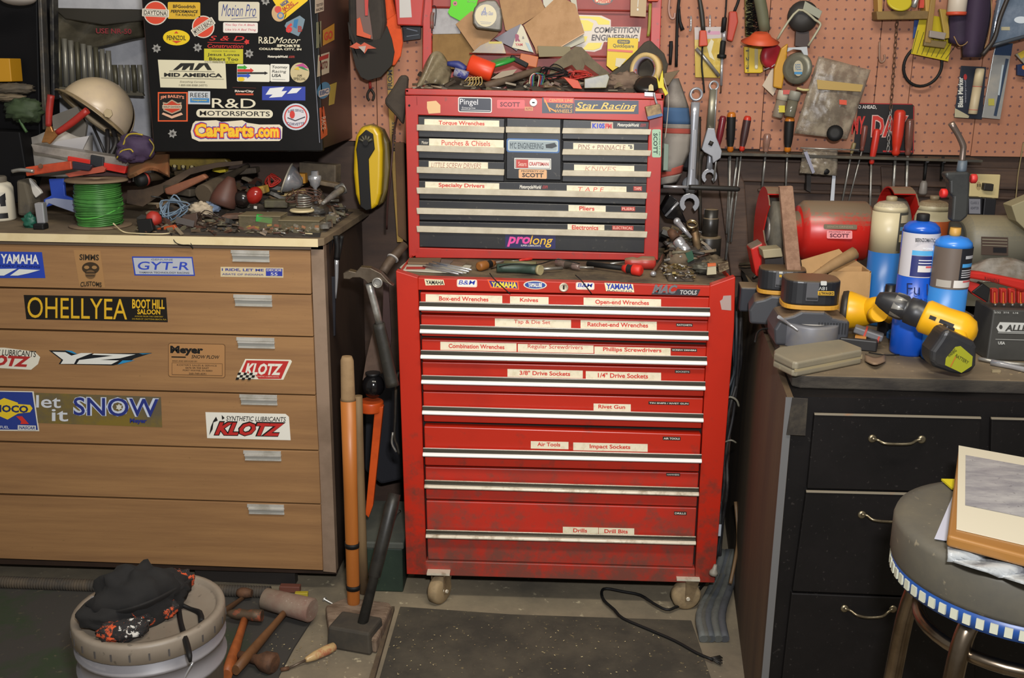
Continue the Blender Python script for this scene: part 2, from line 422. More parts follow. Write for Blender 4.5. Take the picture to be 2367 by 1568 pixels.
for i, (tl, tr, bl, br, hl, hr) in enumerate(dr):
    out = .012 if i == 5 else 0
    mb = MB(); slab(mb, [(Lx(tl)+4, tl), (Rx(tr)-4, tr), (Rx(br)-4, br-1), (Lx(bl)+4, bl-1)], CY+.004-out, .03, red if i < 4 else (redd if i < 6 else redlow))
    d = mb.build('drawer', cab, bevel=.0025); drawers.append(d)
    mb = MB(); mt = chrome if i < 6 else chold
    a = at(Lx(hl)+2, hl, y=CY-.004); b = at(Rx(hr)-2, hr, y=CY-.004)
    prof = [(0, 0), (-.004, 0), (-.005, -.002), (-.003, -.009), (-.007, -.0105), (-.012, -.013), (-.0135, -.0175), (-.011, -.0205), (-.004, -.0215), (0, -.0215)]
    e = b-a; n = len(mb.v)
    for q in (a, b): mb.v += [q+Vector((0, p[0]-out, p[1])) for p in prof]
    k = len(prof)
    for j in range(k): mb.face((n+j, n+(j+1) % k, n+k+(j+1) % k, n+k+j), chdark if j in (1, 2, 3) else mt)
    mb.face(range(n+k-1, n-1, -1), mt); mb.face(range(n+k, n+2*k), mt)
    mb.build('drawer_pull', d, bevel=.001)
paper, rtx, dym = M('#e2dac0', .5, 0, '#cfc6a8', 60, .5, .7), '#c8372c', '#2a2622'
def lab(i, x0, y0, x1, y1, *txts, par=None, y=None, s=.022, nm='drawer_label'):
    ops = [('r', x0, y0, x1, y1, paper)]
    for t in txts: ops.append(('t', t[0], t[1], t[2], t[3], t[4], t[5] if len(t) > 5 else rtx, t[6] if len(t) > 6 else {'b': .024}))
    sticker(nm, par or drawers[i], ops, y=y if y is not None else CY+.004-(.012 if i == 5 else 0), s=s)
def dymo(i, t, x0, y0, x1, y1, par=None, y=None, bg=dym, tc='#e0dcd0'):
    sticker('tape_label', par or drawers[i], [('r', x0, y0, x1, y1, bg), ('t', t, x0+2, y0+1.8, x1-2, y1-1.8, tc, {'b': .02})], y=y if y is not None else CY+.004-(.012 if i == 5 else 0))
lab(0, 984, 682, 1161, 699, ('Box-end Wrenches', 1015, 686, 1129, 696))
lab(0, 1179, 686, 1268, 703, ('Knives', 1202, 689, 1244, 698))
lab(0, 1349, 690, 1528, 709, ('Open-end Wrenches', 1376, 694, 1500, 707))
lab(1, 1144, 738, 1320, 757, ('Tap & Die Set', 1188, 740, 1272, 751))
lab(1, 1342, 742, 1518, 761, ('Ratchet-end Wrenches', 1358, 746, 1498, 756))
dymo(1, 'RATCHETS', 1563, 748, 1601, 755)
lab(2, 1018, 792, 1194, 811, ('Combination Wrenches', 1037, 796, 1166, 806))
lab(2, 1197, 797, 1372, 815, ('Regular Screwdrivers', 1220, 797, 1347, 809))
lab(2, 1374, 803, 1550, 822, ('Phillips Screwdrivers', 1394, 804, 1529, 816))
dymo(2, 'SCREW DRIVERS', 1552, 806, 1611, 813)
lab(3, 1173, 855, 1347, 873, ('3/8" Drive Sockets', 1201, 858, 1318, 868))
lab(3, 1354, 860, 1528, 879, ('1/4" Drive Sockets', 1382, 863, 1498, 874))
dymo(3, 'SOCKETS', 1560, 856, 1595, 863)
lab(4, 1372, 934, 1458, 951, ('Rivet Gun', 1383, 936, 1445, 945))
dymo(4, 'TIN SNIPS / RIVET GUN', 1499, 929, 1593, 936)
lab(5, 1227, 1021, 1314, 1038, ('Air Tools', 1242, 1023, 1295, 1032))
lab(5, 1325, 1025, 1497, 1043, ('Impact Sockets', 1363, 1028, 1457, 1040))
dymo(5, 'AIR TOOLS', 1532, 1010, 1573, 1018)
dymo(6, 'HAMMERS', 1540, 1094, 1572, 1101)
lab(7, 1301, 1219, 1383, 1236, ('Drills', 1325, 1222, 1357, 1231))
lab(7, 1384, 1221, 1466, 1238, ('Drill Bits', 1397, 1224, 1451, 1233))
dymo(7, 'DRILLS', 1558, 1183, 1587, 1191)
st = lambda *o, **k: sticker('sticker', body, list(o), y=CY, **k)
st(('p', [(981, 645), (1025, 647), (1028, 659), (984, 660)], '#e6dcb8'), ('t', 'YAMAHA', 984, 648, 1026, 658, '#15130f', {'b': .03}))
st(('r', 1056, 646, 1103, 664, '#e8c8b8', 4), ('r', 1058, 647, 1101, 662, '#e6e2d6', 3), ('t', 'B&M', 1060, 648, 1099, 658, '#2238a8', {'b': .05, 'sh': .2}))
st(('p', [(1126, 646), (1198, 650), (1200, 670), (1134, 666)], '#e8602a'), ('p', [(1130, 649), (1195, 653), (1197, 667), (1137, 663)], '#3a2a80'), ('t', 'YAMAHA', 1136, 652, 1195, 665, '#e6d23a', {'b': .04}))
st(('e', 1237, 659, 27, 10, '#d8d4c4'), ('e', 1237, 659, 24, 8, '#2c4a96'), ('t', 'YAMALUBE', 1221, 654, 1253, 664, '#e4e2d8', {'b': .03}))
st(('r', 1331, 653, 1374, 670, '#e8c8b8', 4), ('r', 1333, 654, 1372, 668, '#e6e2d6', 3), ('t', 'B&M', 1335, 655, 1370, 664, '#2238a8', {'b': .05, 'sh': .2}))
st(('p', [(1397, 654), (1463, 657), (1466, 676), (1401, 673)], '#e6dcb8'), ('t', 'YAMAHA', 1401, 656, 1463, 669, '#2438a0', {'b': .04}), ('t', 'RACING', 1404, 671, 1461, 674, '#3a3a50'))
st(('p', [(1566, 668), (1619, 669), (1612, 684), (1505, 681), (1510, 675), (1560, 677)], '#35343a'), ('t', 'MAC', 1507, 658, 1566, 679, '#6a6a6e', {'b': .05, 'sh': .4}), ('t', 'TOOLS', 1572, 671, 1611, 681, '#b8b6b4', {'b': .03, 'sh': .2}), label='silver and black maker nameplate')
sticker('tape_patch', body, [('p', [(1672, 684), (1690, 683), (1690, 718), (1668, 716), (1664, 696), (1670, 692)], '#a8928c')], y=CY)
mb = MB(); c = at(1303, 664, y=CY); mb.lathe([(.011, 0), (.011, .004), (.008, .005), (.007, .002)], c, (0, -1, 0), chold, 20); mb.box(c+Vector((0, -.0028, 0)), (.004, .001, .01), dark); mb.build('lock', body)
# casters
def caster(px, py, ang, face):
    mb = MB(); c = at(px, py, z=.038)
    mb.box((c.x, c.y, .096), (.06, .06, .006), chold)
    q = rotz(ang)
    for sgn in (-1, 1): mb.prism([c+q@Vector((-.008, sgn*.019, .055)), c+q@Vector((.03, sgn*.019, .055)), c+q@Vector((.012, sgn*.019, -.008)), c+q@Vector((-.006, sgn*.019, -.008))], q@Vector((0, sgn*.003, 0)), M('#8f7a5c', .6, .5, '#5a4a3a', 20))
    mb.tube([c+q@Vector((0, -.026, 0)), c+q@Vector((0, .026, 0))], .005, chold)
    o = mb.build('caster', cab)
    mb = MB(); mb.lathe([(.01, -.016), (.032, -.016), (.0385, -.010), (.0385, .010), (.032, .016), (.01, .016)], c, q@Vector((0, 1, 0)), M('#9a8462', .8, 0, '#5f5240', 14, .45, .7, .3), 28)
    mb.build('wheel', o)
caster(1016, 1362, 60, 0); caster(1585, 1375, 8, 0)
for p in ((1050, .95), (1560, .95)):
    c = at(p[0], 1300, y=CY); 
    mb = MB(); mb.lathe([(.03, -.014), (.0385, -.01), (.0385, .01), (.03, .014)], (c.x, 2.86, .0385), (1, 0, 0), '#4a4238', 20); mb.box((c.x, 2.86, .08), (.05, .05, .05), '#5a5046'); mb.build('caster', cab)

# ================= red top chest =================
KY = 2.70
ch = thing('tool_chest', 'red steel top chest with black drawers and cream pulls, lid open behind', 'tool chest', (at(1235, 590, y=KY).x, KY+.14, ZC))
cred = M('#b02c22', .38, 0, '#9c2a28', 5, .45, .75, 0, h3='#8a3a34')
mb = MB()
P4 = YY([(936, 222), (1534, 232), (1521, 601), (944, 594)], KY+.02)
zc0 = ZC
bl = at(945, 594, y=KY); br = at(1521, 601, y=KY)
mb.prism(YY([(938, 262), (1532, 275), (1522, 595), (944, 590)], KY+.02), (0, .262, 0), M('#1b1815', .7))
slab(mb, [(936, 221), (966, 221), (970, 590), (945, 596)], KY, .282, cred)
slab(mb, [(1502, 231), (1534, 232), (1521, 602), (1488, 598)], KY, .282, cred)
slab(mb, [(960, 221), (1505, 231), (1503, 281), (963, 266)], KY, .04, cred)
slab(mb, [(960, 573), (1495, 587), (1495, 602), (960, 597)], KY, .282, cred)
mb.clampz(ZC+.0005)
cb = mb.build('body', ch, bevel=.002)
# rim of the till (front lip), hollow behind
mb = MB(); slab(mb, [(936, 205), (1536, 216), (1536, 231), (936, 220)], KY-.003, .012, cred)
slab(mb, [(936, 205), (946, 205), (946, 220), (936, 220)], KY-.003, .284, cred)
slab(mb, [(1526, 216), (1536, 216), (1536, 231), (1526, 231)], KY-.003, .284, cred)
mb.build('rim', ch, bevel=.003)
TZ = at(1235, 232, y=KY).z   # till floor
a, b = at(945, 230, y=KY), at(1526, 240, y=KY)
mb = MB(); mb.box(((a.x+b.x)/2, KY+.15, TZ-.004), (b.x-a.x, .27, .008), M('#3a2a24', .8, 0, '#55463a', 12)); mb.build('till_floor', ch)
blk = M('#1d1e22', .4, 0, '#2a2927', 6, .45, .7, 0, h3='#4a4740')
cream = M('#c6bda8', .5, 0, '#b0a690', 25, .4, .7, .1)
def cd_(pts, bar, s1):
    mb = MB(); slab(mb, pts, KY+.004, .02, blk); d = mb.build('drawer', ch, bevel=.002)
    mb = MB(); slab(mb, bar, KY-.006, .012, cream); mb.build('drawer_pull', d, bevel=.0015); return d
KD = []
for t0, t1, b0 in ((270, 317, 288), (320, 366, 336), (370, 414, 386)):   # left column
    KD.append(cd_([(966, t0), (1167, t0+5), (1165, t1+6), (967, t1)], [(963, b0), (1166, b0+6), (1165, b0+20), (963, b0+14)], 0))
for t0, t1, b0 in ((277, 322, 296), (326, 373, 345), (376, 421, 394)):
    KD.append(cd_([(1301, t0), (1502, t0+4), (1498, t1+4), (1299, t1)], [(1301, b0), (1506, b0+3), (1503, b0+16), (1299, b0+13)], 0))
KD.append(cd_([(1171, 273), (1297, 276), (1297, 417), (1170, 414)], [(1169, 293), (1295, 295), (1295, 309), (1169, 307)], 0))
for l0, l1, r0, r1, bl_, br_ in ((418, 460, 425, 474, 434, 446), (463, 509, 477, 518, 481, 493), (512, 571, 521, 585, 523, 536)):
    KD.append(cd_([(967, l0), (1497, r0), (1492, r1), (969, l1)], [(962, bl_), (1497, br_), (1495, br_+14), (964, bl_+14)], 0))
KL = KY+.004
def kl(i, *a, **k): lab(i, *a, par=KD[i], y=KL, **k)
kl(0, 981, 277, 1154, 293, ('Torque Wrenches', 1014, 280, 1120, 292))
kl(1, 992, 322, 1164, 341, ('Punches & Chisels', 1021, 325, 1133, 337))
hand = {'b': -.004, 'sh': .15}
kl(2, 991, 374, 1128, 391, ('LITTLE SCREW DRIVERS', 997, 377, 1112, 388, '#a06858', hand))
kl(7, 983, 422, 1154, 440, ('Specialty Drivers', 1014, 424, 1120, 436))
kl(4, 1325, 332, 1465, 348, ('PINS + PINNACLE', 1336, 335, 1446, 346, '#8a5a50', hand), ('"B', 1452, 335, 1462, 344, '#3a3a44'))
kl(5, 1327, 382, 1466, 398, ('KNIVES', 1352, 385, 1424, 396, '#c09080', hand))
kl(7, 1310, 430, 1448, 446, ('T A P E', 1336, 433, 1396, 443, '#d05040', hand))
kl(8, 1314, 475, 1400, 491, ('Pliers', 1339, 477, 1374, 487))
kl(9, 1312, 519, 1397, 535, ('Electronics', 1322, 521, 1383, 531))
for i, t, a in ((7, 'TAPE', (1464, 431, 1484, 441)), (8, 'PLIERS', (1436, 478, 1468, 488)), (9, 'ELECTRICAL', (1415, 522, 1464, 532))):
    dymo(i, t, *a, par=KD[i], y=KL, bg='#a8352c', tc='#e8b0a0')
ks = lambda p, *o, **k: sticker('sticker', p, list(o), y=k.pop('y', KL), **k)
ks(KD[3], ('r', 1366, 282, 1417, 297, '#b8a890'), ('t', 'K105', 1369, 285, 1398, 297, '#3040b8', {'b': .05}), ('t', 'FM', 1399, 286, 1414, 297, '#c83038', {'b': .05}))
ks(KD[3], ('r', 1424, 282, 1495, 297, '#24262c'), ('t', 'MotorcycleWorld', 1427, 285, 1477, 295, '#d8d4c8', {'b': .03, 'sh': .2}), ('t', '.com', 1479, 286, 1493, 293, '#b03030', {'sh': .2}))
ks(KD[7], ('r', 1198, 426, 1268, 440, '#1e1f24'), ('t', 'MotorcycleWorld', 1201, 428, 1251, 439, '#d8d4c8', {'b': .03, 'sh': .2}), ('t', '.com', 1253, 429, 1266, 436, '#b03030', {'sh': .2}))
ks(KD[1], ('r', 973, 324, 991, 335, '#222222'), ('t', 'Motor', 975, 326, 990, 333, '#cfc8b8'))
ks(KD[6], ('r', 1171, 321, 1293, 353, '#34619a', 5), ('r', 1174, 324, 1290, 350, '#b0bab8', 4), ('r', 1177, 327, 1287, 347, '#8f9ca0', 3), ('t', "M'C ENGINEERING", 1179, 330, 1256, 344, '#20303a', {'b': .0}), ('p', [(1261, 334), (1282, 330), (1288, 338), (1276, 343), (1262, 342)], '#1c2428'))
ks(KD[6], ('r', 1189, 366, 1274, 391, '#dcdad2'), ('r', 1191, 368, 1272, 389, '#2a2a2a'), ('r', 1192, 369, 1271, 388, '#dcdad2'), ('r', 1193, 369, 1221, 388, '#b83a30'), ('t', 'Sears', 1198, 374, 1217, 384, '#e4b8a8'), ('t', 'CRAFTSMAN', 1223, 375, 1268, 383, '#b83a30', {'b': .02}))
ks(KD[6], ('r', 1199, 392, 1264, 413, '#d8a878', 3), ('t', 'PROPERTY OF', 1205, 394, 1258, 398, '#4a3020'), ('t', 'SCOTT', 1207, 400, 1256, 410, '#3a2820', {'b': .03}))
ks(KD[9], ('r', 1168, 543, 1284, 574, '#252458'), ('t', 'pro', 1172, 547, 1226, 571, '#e0489a', {'b': .03, 'sh': .25}), ('t', 'long', 1224, 545, 1278, 572, '#e8b82c', {'b': .03, 'sh': .25}), ('t', 'SUPER LUBRICANTS', 1204, 566, 1250, 570, '#d8d4d8'))
kb = lambda *o, **k: sticker('sticker', cb, list(o), y=KY, **k)
sticker('torn_tape', cb, [('p', [(987, 235), (1008, 233), (1018, 243), (1018, 261), (991, 263), (987, 250)], '#d8b07c')], y=KY, label='torn square of tan masking tape')
kb(('r', 1059, 225, 1137, 260, '#e0dcd6', 4), ('r', 1061, 227, 1135, 258, '#2c2f3c', 3), ('t', 'Pingel', 1063, 229, 1105, 246, '#dcdce0', {'b': .0}), ('t', 'Enterprise', 1068, 247, 1099, 253, '#b8b8bc'), ('l', (1066, 254), (1133, 256), 1.2, '#d8d8d8'))
kb(('r', 1149, 231, 1213, 251, '#d85a5c', 3), ('t', 'SCOTT', 1156, 236, 1202, 247, '#6a2430', {'b': .03}), s=.01)
kb(('r', 1253, 224, 1327, 262, '#3a3e4c'), ('p', [(1256, 225), (1326, 226), (1326, 239), (1258, 237)], '#c8443a'), ('t', 'CENTER LINE', 1269, 229, 1324, 236, '#e0a868'), ('t', 'RACING', 1285, 241, 1323, 250, '#d0a05c', {'sh': .2}), ('t', 'WHEELS', 1283, 253, 1323, 261, '#d0a05c', {'sh': .2}), ('l', (1259, 230), (1272, 258), 3, '#e0922c'), ('l', (1267, 248), (1285, 258), 3, '#e0922c'), s=.01)
kb(('r', 1328, 232, 1476, 263, '#383f52'), ('t', 'Star Racing', 1330, 237, 1472, 257, '#e6c060', {'b': .03, 'sh': .35}), ('p', [(1330, 252), (1462, 254), (1468, 248), (1465, 258), (1330, 257)], '#e6b050'), s=.01)
kb(('r', 1213, 247, 1232, 256, '#c88a5c'), ('t', 'AUTO', 1215, 249, 1230, 254, '#7a3428'))
kb(('r', 1507, 299, 1528, 364, '#98b89c', 4), ('t', 'SCOTT', 1510, 308, 1520, 356, '#1e3428', {'b': .03, 'rot': 90}), ('t', 'PROPERTY OF', 1523, 305, 1526, 360, '#3a5a48', {'rot': 90}), s=-.0)
mb = MB(); c = at(1233, 237, y=KY); mb.lathe([(.010, 0), (.010, .003), (.0085, .004)], c, (0, -1, 0), chrome, 20); mb.box(c+Vector((0, -.0045, 0)), (.007, .001, .003), dark); mb.build('lock', cb)
mb = MB(); c = at(946, 244, y=KY); mb.lathe([(.003, 0), (.003, .001)], c, (0, -1, 0), dark, 10); mb.build('screw_hole', cb)
# open lid standing behind
LY = 2.958
lid = MB(); lm = M('#98382f', .5, 0, '#883028', 5)
slab(lid, [(990, -80), (1516, -80), (1516, 240), (985, 240)], LY+.012, .004, lm)
slab(lid, [(978, -80), (999, -80), (997, 236), (976, 236)], LY-.022, .034, cred)
slab(lid, [(1508, -80), (1532, -80), (1522, 236), (1500, 236)], LY-.022, .034, cred)
lo = lid.build('lid', ch, bevel=.002)
for pts in ([(985, 16), (1250, 21), (1502, 26)], [(1085, 124), (1240, 127), (1470, 133)]):
    mb = MB(); mb.tube(YY(pts, LY-.006), .0024, M('#8e342c', .5), 6); mb.build('wire_rod', lo)
ls = lambda *o, **k: sticker('sticker', lo, list(o), y=LY+.012, **k)
ls(('p', [(1330, 34), (1390, 36), (1412, 46), (1412, 62), (1482, 62), (1478, 96), (1396, 97), (1390, 114), (1374, 120), (1330, 116)], '#c8bcae'),
   ('p', [(1334, 37), (1385, 39), (1409, 49), (1409, 57), (1383, 57), (1378, 48), (1364, 43), (1334, 42)], '#d8c428'), ('p', [(1334, 46), (1358, 47), (1372, 54), (1367, 71), (1350, 72), (1346, 55), (1334, 53)], '#d8c428'),
   ('p', [(1350, 84), (1358, 84), (1354, 96), (1348, 98)], '#d8c428'), ('p', [(1360, 99), (1392, 99), (1386, 111), (1372, 116), (1346, 115)], '#d8c428'),
   ('t', 'COMPETITION', 1374, 63, 1478, 76, '#4a4040', {'b': .02, 'sh': .15}), ('t', 'ENGINEERING', 1367, 80, 1474, 94, '#4a4040', {'b': .02, 'sh': .15}), s=.005)
ls(('e', 1393, -4, 25, 16, '#3a3430'), ('e', 1393, -6, 22, 14, '#d8c8a0'), ('t', 'Ohlins', 1374, -4, 1412, 7, '#c04a30', {'b': .04, 'sh': .2}))
# ================= left drawer cabinet =================
DY = 2.45
wood = M('#9c754c', .5, 0, '#876341', 9, .35, .7, .12, (.3, 1, 5), h3='#84643f')
frame_w = M('#8d7764', .6, 0, '#75614f', 9, .4, .7, .1)
dc = thing('drawer_cabinet', 'light brown wooden flat-file cabinet with sticker-covered drawers and aluminium pulls', 'drawer cabinet', (-1.1, DY+.27, 0))
rx = at(750, 575, y=DY).x; lx_ = at(-260, 575, y=DY).x; tz = at(728, 572, y=DY).z; bz = at(700, 1335, y=DY).z
mb = MB(); mb.box(((rx+lx_)/2, DY+.27, (tz+bz)/2), (rx-lx_-.004, .50, tz-bz-.002), M('#3c2a1e', .6, 0, '#2a1d16', 5, .4, .7, .1, (1, 1, .3)))
slab(mb, [(718, 568), (748, 568), (777, 1325), (747, 1322)], DY, .03, frame_w)
slab(mb, [(-260, 556), (748, 566), (748, 578), (-260, 566)], DY, .03, M('#6c5b4c', .7))
mb.box(((rx+lx_)/2, DY+.33, bz/2), (rx-lx_-.05, .45, bz-.002), M('#241c19', .8))
dcb = mb.build('body', dc, bevel=.001)
lines = [(-40, 564, 718, 578), (-40, 666, 720, 681), (-40, 762, 725, 779), (-40, 895, 730, 914), (-40, 1021, 737, 1042), (-40, 1142, 742, 1166), (-40, 1291, 747, 1320)]
DD = []
for i in range(6):
    _, a, rxa, b = lines[i]; _, c, rxb, d = lines[i+1]
    mb = MB(); slab(mb, [(-260, a-4), (rxa-1, b+2), (rxb-1, d-1), (-260, c-9)], DY-.008, .024, wood)
    DD.append(mb.build('drawer', dc, bevel=.0012))
alu = M('#c9c6bf', .32, .35, '#b0aca2', 20)
for i, (x0, y0, x1, y1) in enumerate([(533, 578, 622, 607), (539, 681, 628, 710), (546, 780, 634, 807), (553, 912, 640, 938), (562, 1042, 649, 1067), (571, 1166, 656, 1191)]):
    mb = MB(); s_ = .5
    slab(mb, [(x0, y0), (x1, y0+2), (x1, y0+10), (x0, y0+8)], DY-.0105, .003, alu)
    slab(mb, [(x0+3, y0+8), (x1, y0+10), (x1+1, y1), (x0+5, y1-2)], DY-.009, .001, M('#a8a69e', .45, .2))
    slab(mb, [(x0+2, y0+10), (x1, y0+12), (x1, y0+16), (x0+3, y0+14)], DY-.016, .008, alu)
    slab(mb, [(x0+4, y1-5), (x1+1, y1-3), (x1+1, y1), (x0+4, y1-2)], DY-.0125, .004, alu)
    mb.build('drawer_pull', DD[i], bevel=.0006)
ds = lambda i, *o, **k: sticker('sticker', DD[i], list(o), y=DY-.008, **k)
ds(0, ('p', [(-60, 581), (97, 583), (105, 643), (-60, 643)], '#2440a8'), ('t', 'YAMAHA', 2, 588, 90, 610, '#e0e0dc', {'b': .03}), ('t', 'FACTORY RACING', -30, 613, 93, 618, '#131f60', {'b': .01}),
   ('p', [(-30, 622), (40, 621), (10, 637), (-30, 637)], '#d8dcd8'), ('p', [(45, 622), (94, 624), (66, 632), (42, 637), (24, 637)], '#d8dcd8'))
ds(0, ('p', [(170, 578), (232, 580), (243, 665), (184, 662)], '#a27a4e'), ('t', 'SIMMS', 184, 588, 229, 602, '#2e2418', {'b': .03}), ('e', 210, 620, 20, 14, '#3a2c1c'), ('e', 201, 618, 6, 4, '#9a7448'), ('e', 219, 618, 6, 4, '#9a7448'), ('e', 210, 634, 12, 10, '#6a5034'), ('t', 'CUSTOMS', 187, 650, 236, 661, '#2e2418', {'b': .02, 'arc': 4}), ('l', (198, 630), (222, 630), 2, '#2a2016'), ('l', (200, 637), (220, 637), 1.5, '#2a2016'))
ds(0, ('p', [(305, 593), (445, 594), (451, 638), (311, 637)], '#2c44a8'), ('p', [(308, 596), (443, 597), (448, 635), (314, 634)], '#aeb2bc'), ('t', 'GYT-R', 319, 605, 437, 624, '#2c44b0', {'b': .01, 'sh': .1}), ('t', 'GENUINE', 350, 598, 400, 602, '#70747c'), ('t', 'YAMAHA TECHNOLOGY RACING', 322, 628, 438, 632, '#50545c'), s=.01)
ds(0, ('r', 510, 618, 655, 641, '#c8b896'), ('t', 'I RIDE, LET ME', 513, 621, 610, 628, '#2c3888', {'b': .03}), ('r', 615, 621, 653, 638, '#2c389a'), ('t', 'DECIDE', 617, 622, 651, 627, '#d4ccb8', {'b': .02}), ('t', '55', 626, 630, 642, 637, '#c8c8d0'), ('t', 'ABATE OF INDIANA', 514, 632, 610, 636, '#4a5088'), s=.015)
ds(1, ('p', [(55, 682), (384, 688), (388, 745), (61, 738)], '#16120e'), ('t', 'OHELLYEA', 64, 689, 294, 737, '#d4a824', {'b': .0}), ('t', 'BOOT HILL', 306, 692, 381, 714, '#d4a824', {'b': .03}), ('t', 'SALOON', 318, 715, 371, 727, '#d4a824', {'b': .03}), ('t', 'ACROSS FROM THE CEMETERY', 312, 730, 378, 733, '#b09020'), ('t', '310 MAIN ST. DAYTONA BEACH, FLA.', 306, 736, 386, 740, '#b09020'), s=.02)
ds(2, ('p', [(-60, 803), (10, 804), (80, 813), (93, 826), (88, 842), (72, 855), (-60, 848)], '#d8d4c4'), ('t', 'SYNTHETIC LUBRICANTS', -70, 808, 84, 822, '#2a2622', {'sh': .2, 'b': .01}), ('t', 'KLOTZ', -60, 821, 72, 846, '#a82a28', {'b': .05, 'sh': .3}), s=.05)
ds(2, ('p', [(113, 810), (160, 811), (174, 818), (352, 816), (310, 829), (300, 836), (262, 845), (136, 842), (142, 832)], '#14181e'), ('p', [(150, 810), (166, 811), (178, 818), (172, 818)], '#2a86b8'), ('p', [(322, 817), (352, 817), (330, 819)], '#2a86b8'), ('p', [(284, 833), (312, 833), (272, 843)], '#2a86b8'),
   ('p', [(122, 813), (152, 814), (166, 822), (188, 816), (214, 816), (178, 830), (172, 841), (141, 841), (147, 832)], '#d8d8d2'), ('p', [(218, 817), (314, 819), (278, 828), (232, 832), (276, 833), (258, 842), (178, 841), (184, 832), (262, 822), (214, 820)], '#d8d8d2'), s=0)
ds(2, ('r', 389, 794, 521, 873, '#6a4c30', 6), ('r', 390.5, 795.5, 519.5, 871.5, '#a87c50', 5), ('t', 'Meyer', 394, 800, 470, 822, '#15120f', {'b': .05}), ('t', 'SNOW PLOW', 443, 821, 508, 829, '#2a2018', {'sh': .2}), ('r', 397, 824, 430, 826.5, '#15120f'), ('t', 'SOLD AND SERVICED BY:', 399, 833, 457, 836, '#4a3624'), ('r', 398, 839, 515, 867, '#6a4c30'), ('r', 399, 840, 514, 866, '#a87c50'),
   ('t', "KOSTER'S SALES & SERVICE", 410, 842, 502, 846, '#4a3624', {'b': .01}), ('t', '6676 SR 930 EAST', 430, 848, 484, 852, '#4a3624', {'b': .01}), ('t', 'FORT WAYNE, IN 46803', 424, 854, 492, 858, '#4a3624', {'b': .01}), ('t', '260-749-4591', 438, 861, 478, 865, '#4a3624', {'b': .01}))
def check(x0, y0, n, m, d, dx=0):
    return [('p', [(x0+i*d+dx*j, y0+j*d*.8), (x0+(i+1)*d+dx*j, y0+j*d*.8), (x0+(i+1)*d+dx*(j+1), y0+(j+1)*d*.8), (x0+i*d+dx*(j+1), y0+(j+1)*d*.8)], '#1a1816') for i in range(n) for j in range(m) if (i+j) % 2 == 0]
ds(2, ('p', [(567, 830), (672, 832), (675, 836), (655, 878), (549, 876), (548, 870)], '#dedac8'), ('p', [(570, 833), (668, 835), (650, 876), (598, 876), (590, 866), (558, 860)], '#b82e2c'), ('t', 'KLOTZ', 566, 840, 654, 867, '#e0ddd0', {'b': .04, 'sh': .35}), ('t', 'SYNTHETIC LUBRICANTS', 585, 869, 645, 872, '#d8b8a8'), *check(551, 861, 6, 3, 7, -2), s=.02)
ds(3, ('p', [(-80, 902), (78, 905), (91, 997), (-80, 995)], '#d4d0c4'), ('p', [(-80, 904), (75, 907), (88, 994), (-80, 992)], '#263a86'), ('p', [(10, 920), (42, 931), (42, 934), (70, 936), (76, 944), (70, 953), (42, 956), (18, 970), (-40, 945)], '#e0c02c'), ('t', 'SUNOCO', -46, 936, 66, 953, '#1e2c5c', {'b': .04}), ('p', [(38, 962), (52, 962), (68, 980), (48, 980), (50, 974)], '#c8342c'),
   ('r', 42, 983, 84, 994, '#c8c8c4'), ('t', 'NASCAR', 45, 985, 82, 992, '#3a4a86', {'b': .03, 'sh': .2}), ('t', 'FUEL', 2, 984, 22, 990, '#c8ccd8'), s=.03)
ds(3, ('p', [(79, 908), (372, 918), (375, 988), (88, 978)], M('#6e6450', .35, .3, '#8a7636', 9, .4, .6)), ('t', 'let', 84, 914, 141, 943, '#c8ccd4', {'b': .01}), ('t', 'it', 120, 946, 158, 974, '#c8ccd4', {'b': .01}), ('t', 'SNOW', 169, 918, 368, 963, '#c0c8d8', {'b': .06}), ('t', 'SNOW', 171, 920, 367, 962, '#24307a', {'b': .01}), ('s', 276, 941, 8, 6, '#c8c8c0'), ('t', 'Meyer', 301, 967, 340, 980, '#24307a', {'b': .05}), s=.02)
ds(3, ('p', [(475, 953), (660, 957), (668, 964), (672, 1018), (479, 1013)], '#e2dfd4'), ('t', 'SYNTHETIC LUBRICANTS', 523, 963, 661, 974, '#22201e', {'sh': .2, 'b': .01}), ('t', 'KLOTZ', 494, 974, 661, 1009, '#151312', {'b': .09, 'sh': .35}), ('t', 'KLOTZ', 497, 977, 657, 1007, '#b82a26', {'b': .04, 'sh': .35}), ('p', [(500, 963), (504, 972), (494, 976), (492, 992), (484, 1006), (488, 986), (494, 972)], '#1a1816'), ('p', [(513, 959), (520, 966), (514, 970)], '#1a1816'), s=.02)
# worktop
wt = MB(); ez = at(500, 548, y=DY-.02).z
fr = at(735, 560, y=DY-.02)
P = [Vector((lx_, DY-.02, ez)), Vector((fr.x, DY-.02, ez)), Vector((fr.x+.012, DY-.005, ez)), Vector((fr.x+.03, 2.975, ez)), Vector((lx_, 2.975, ez))]
wt.prism(P, (0, 0, -.019), M('#7d6c54', .7, 0, '#5c4e3e', 6, .4, .65, .15, h3='#9a8a6c'))
wob = thing('worktop', 'cream-edged dusty laminate worktop on the brown drawer cabinet', 'worktop', (-1.1, 2.7, ez))
wt.build('top', wob, bevel=.002)
mb = MB(); mb.prism([Vector((lx_, DY-.0215, ez)), Vector((fr.x, DY-.0215, ez)), Vector((fr.x, DY-.0215, ez-.020)), Vector((lx_, DY-.0215, ez-.020))], (0, .0015, 0), M('#dccaa0', .4, 0, '#cdb98c', 12, .5, .75)); mb.build('edge_band', wob)
WZ = ez+.0005

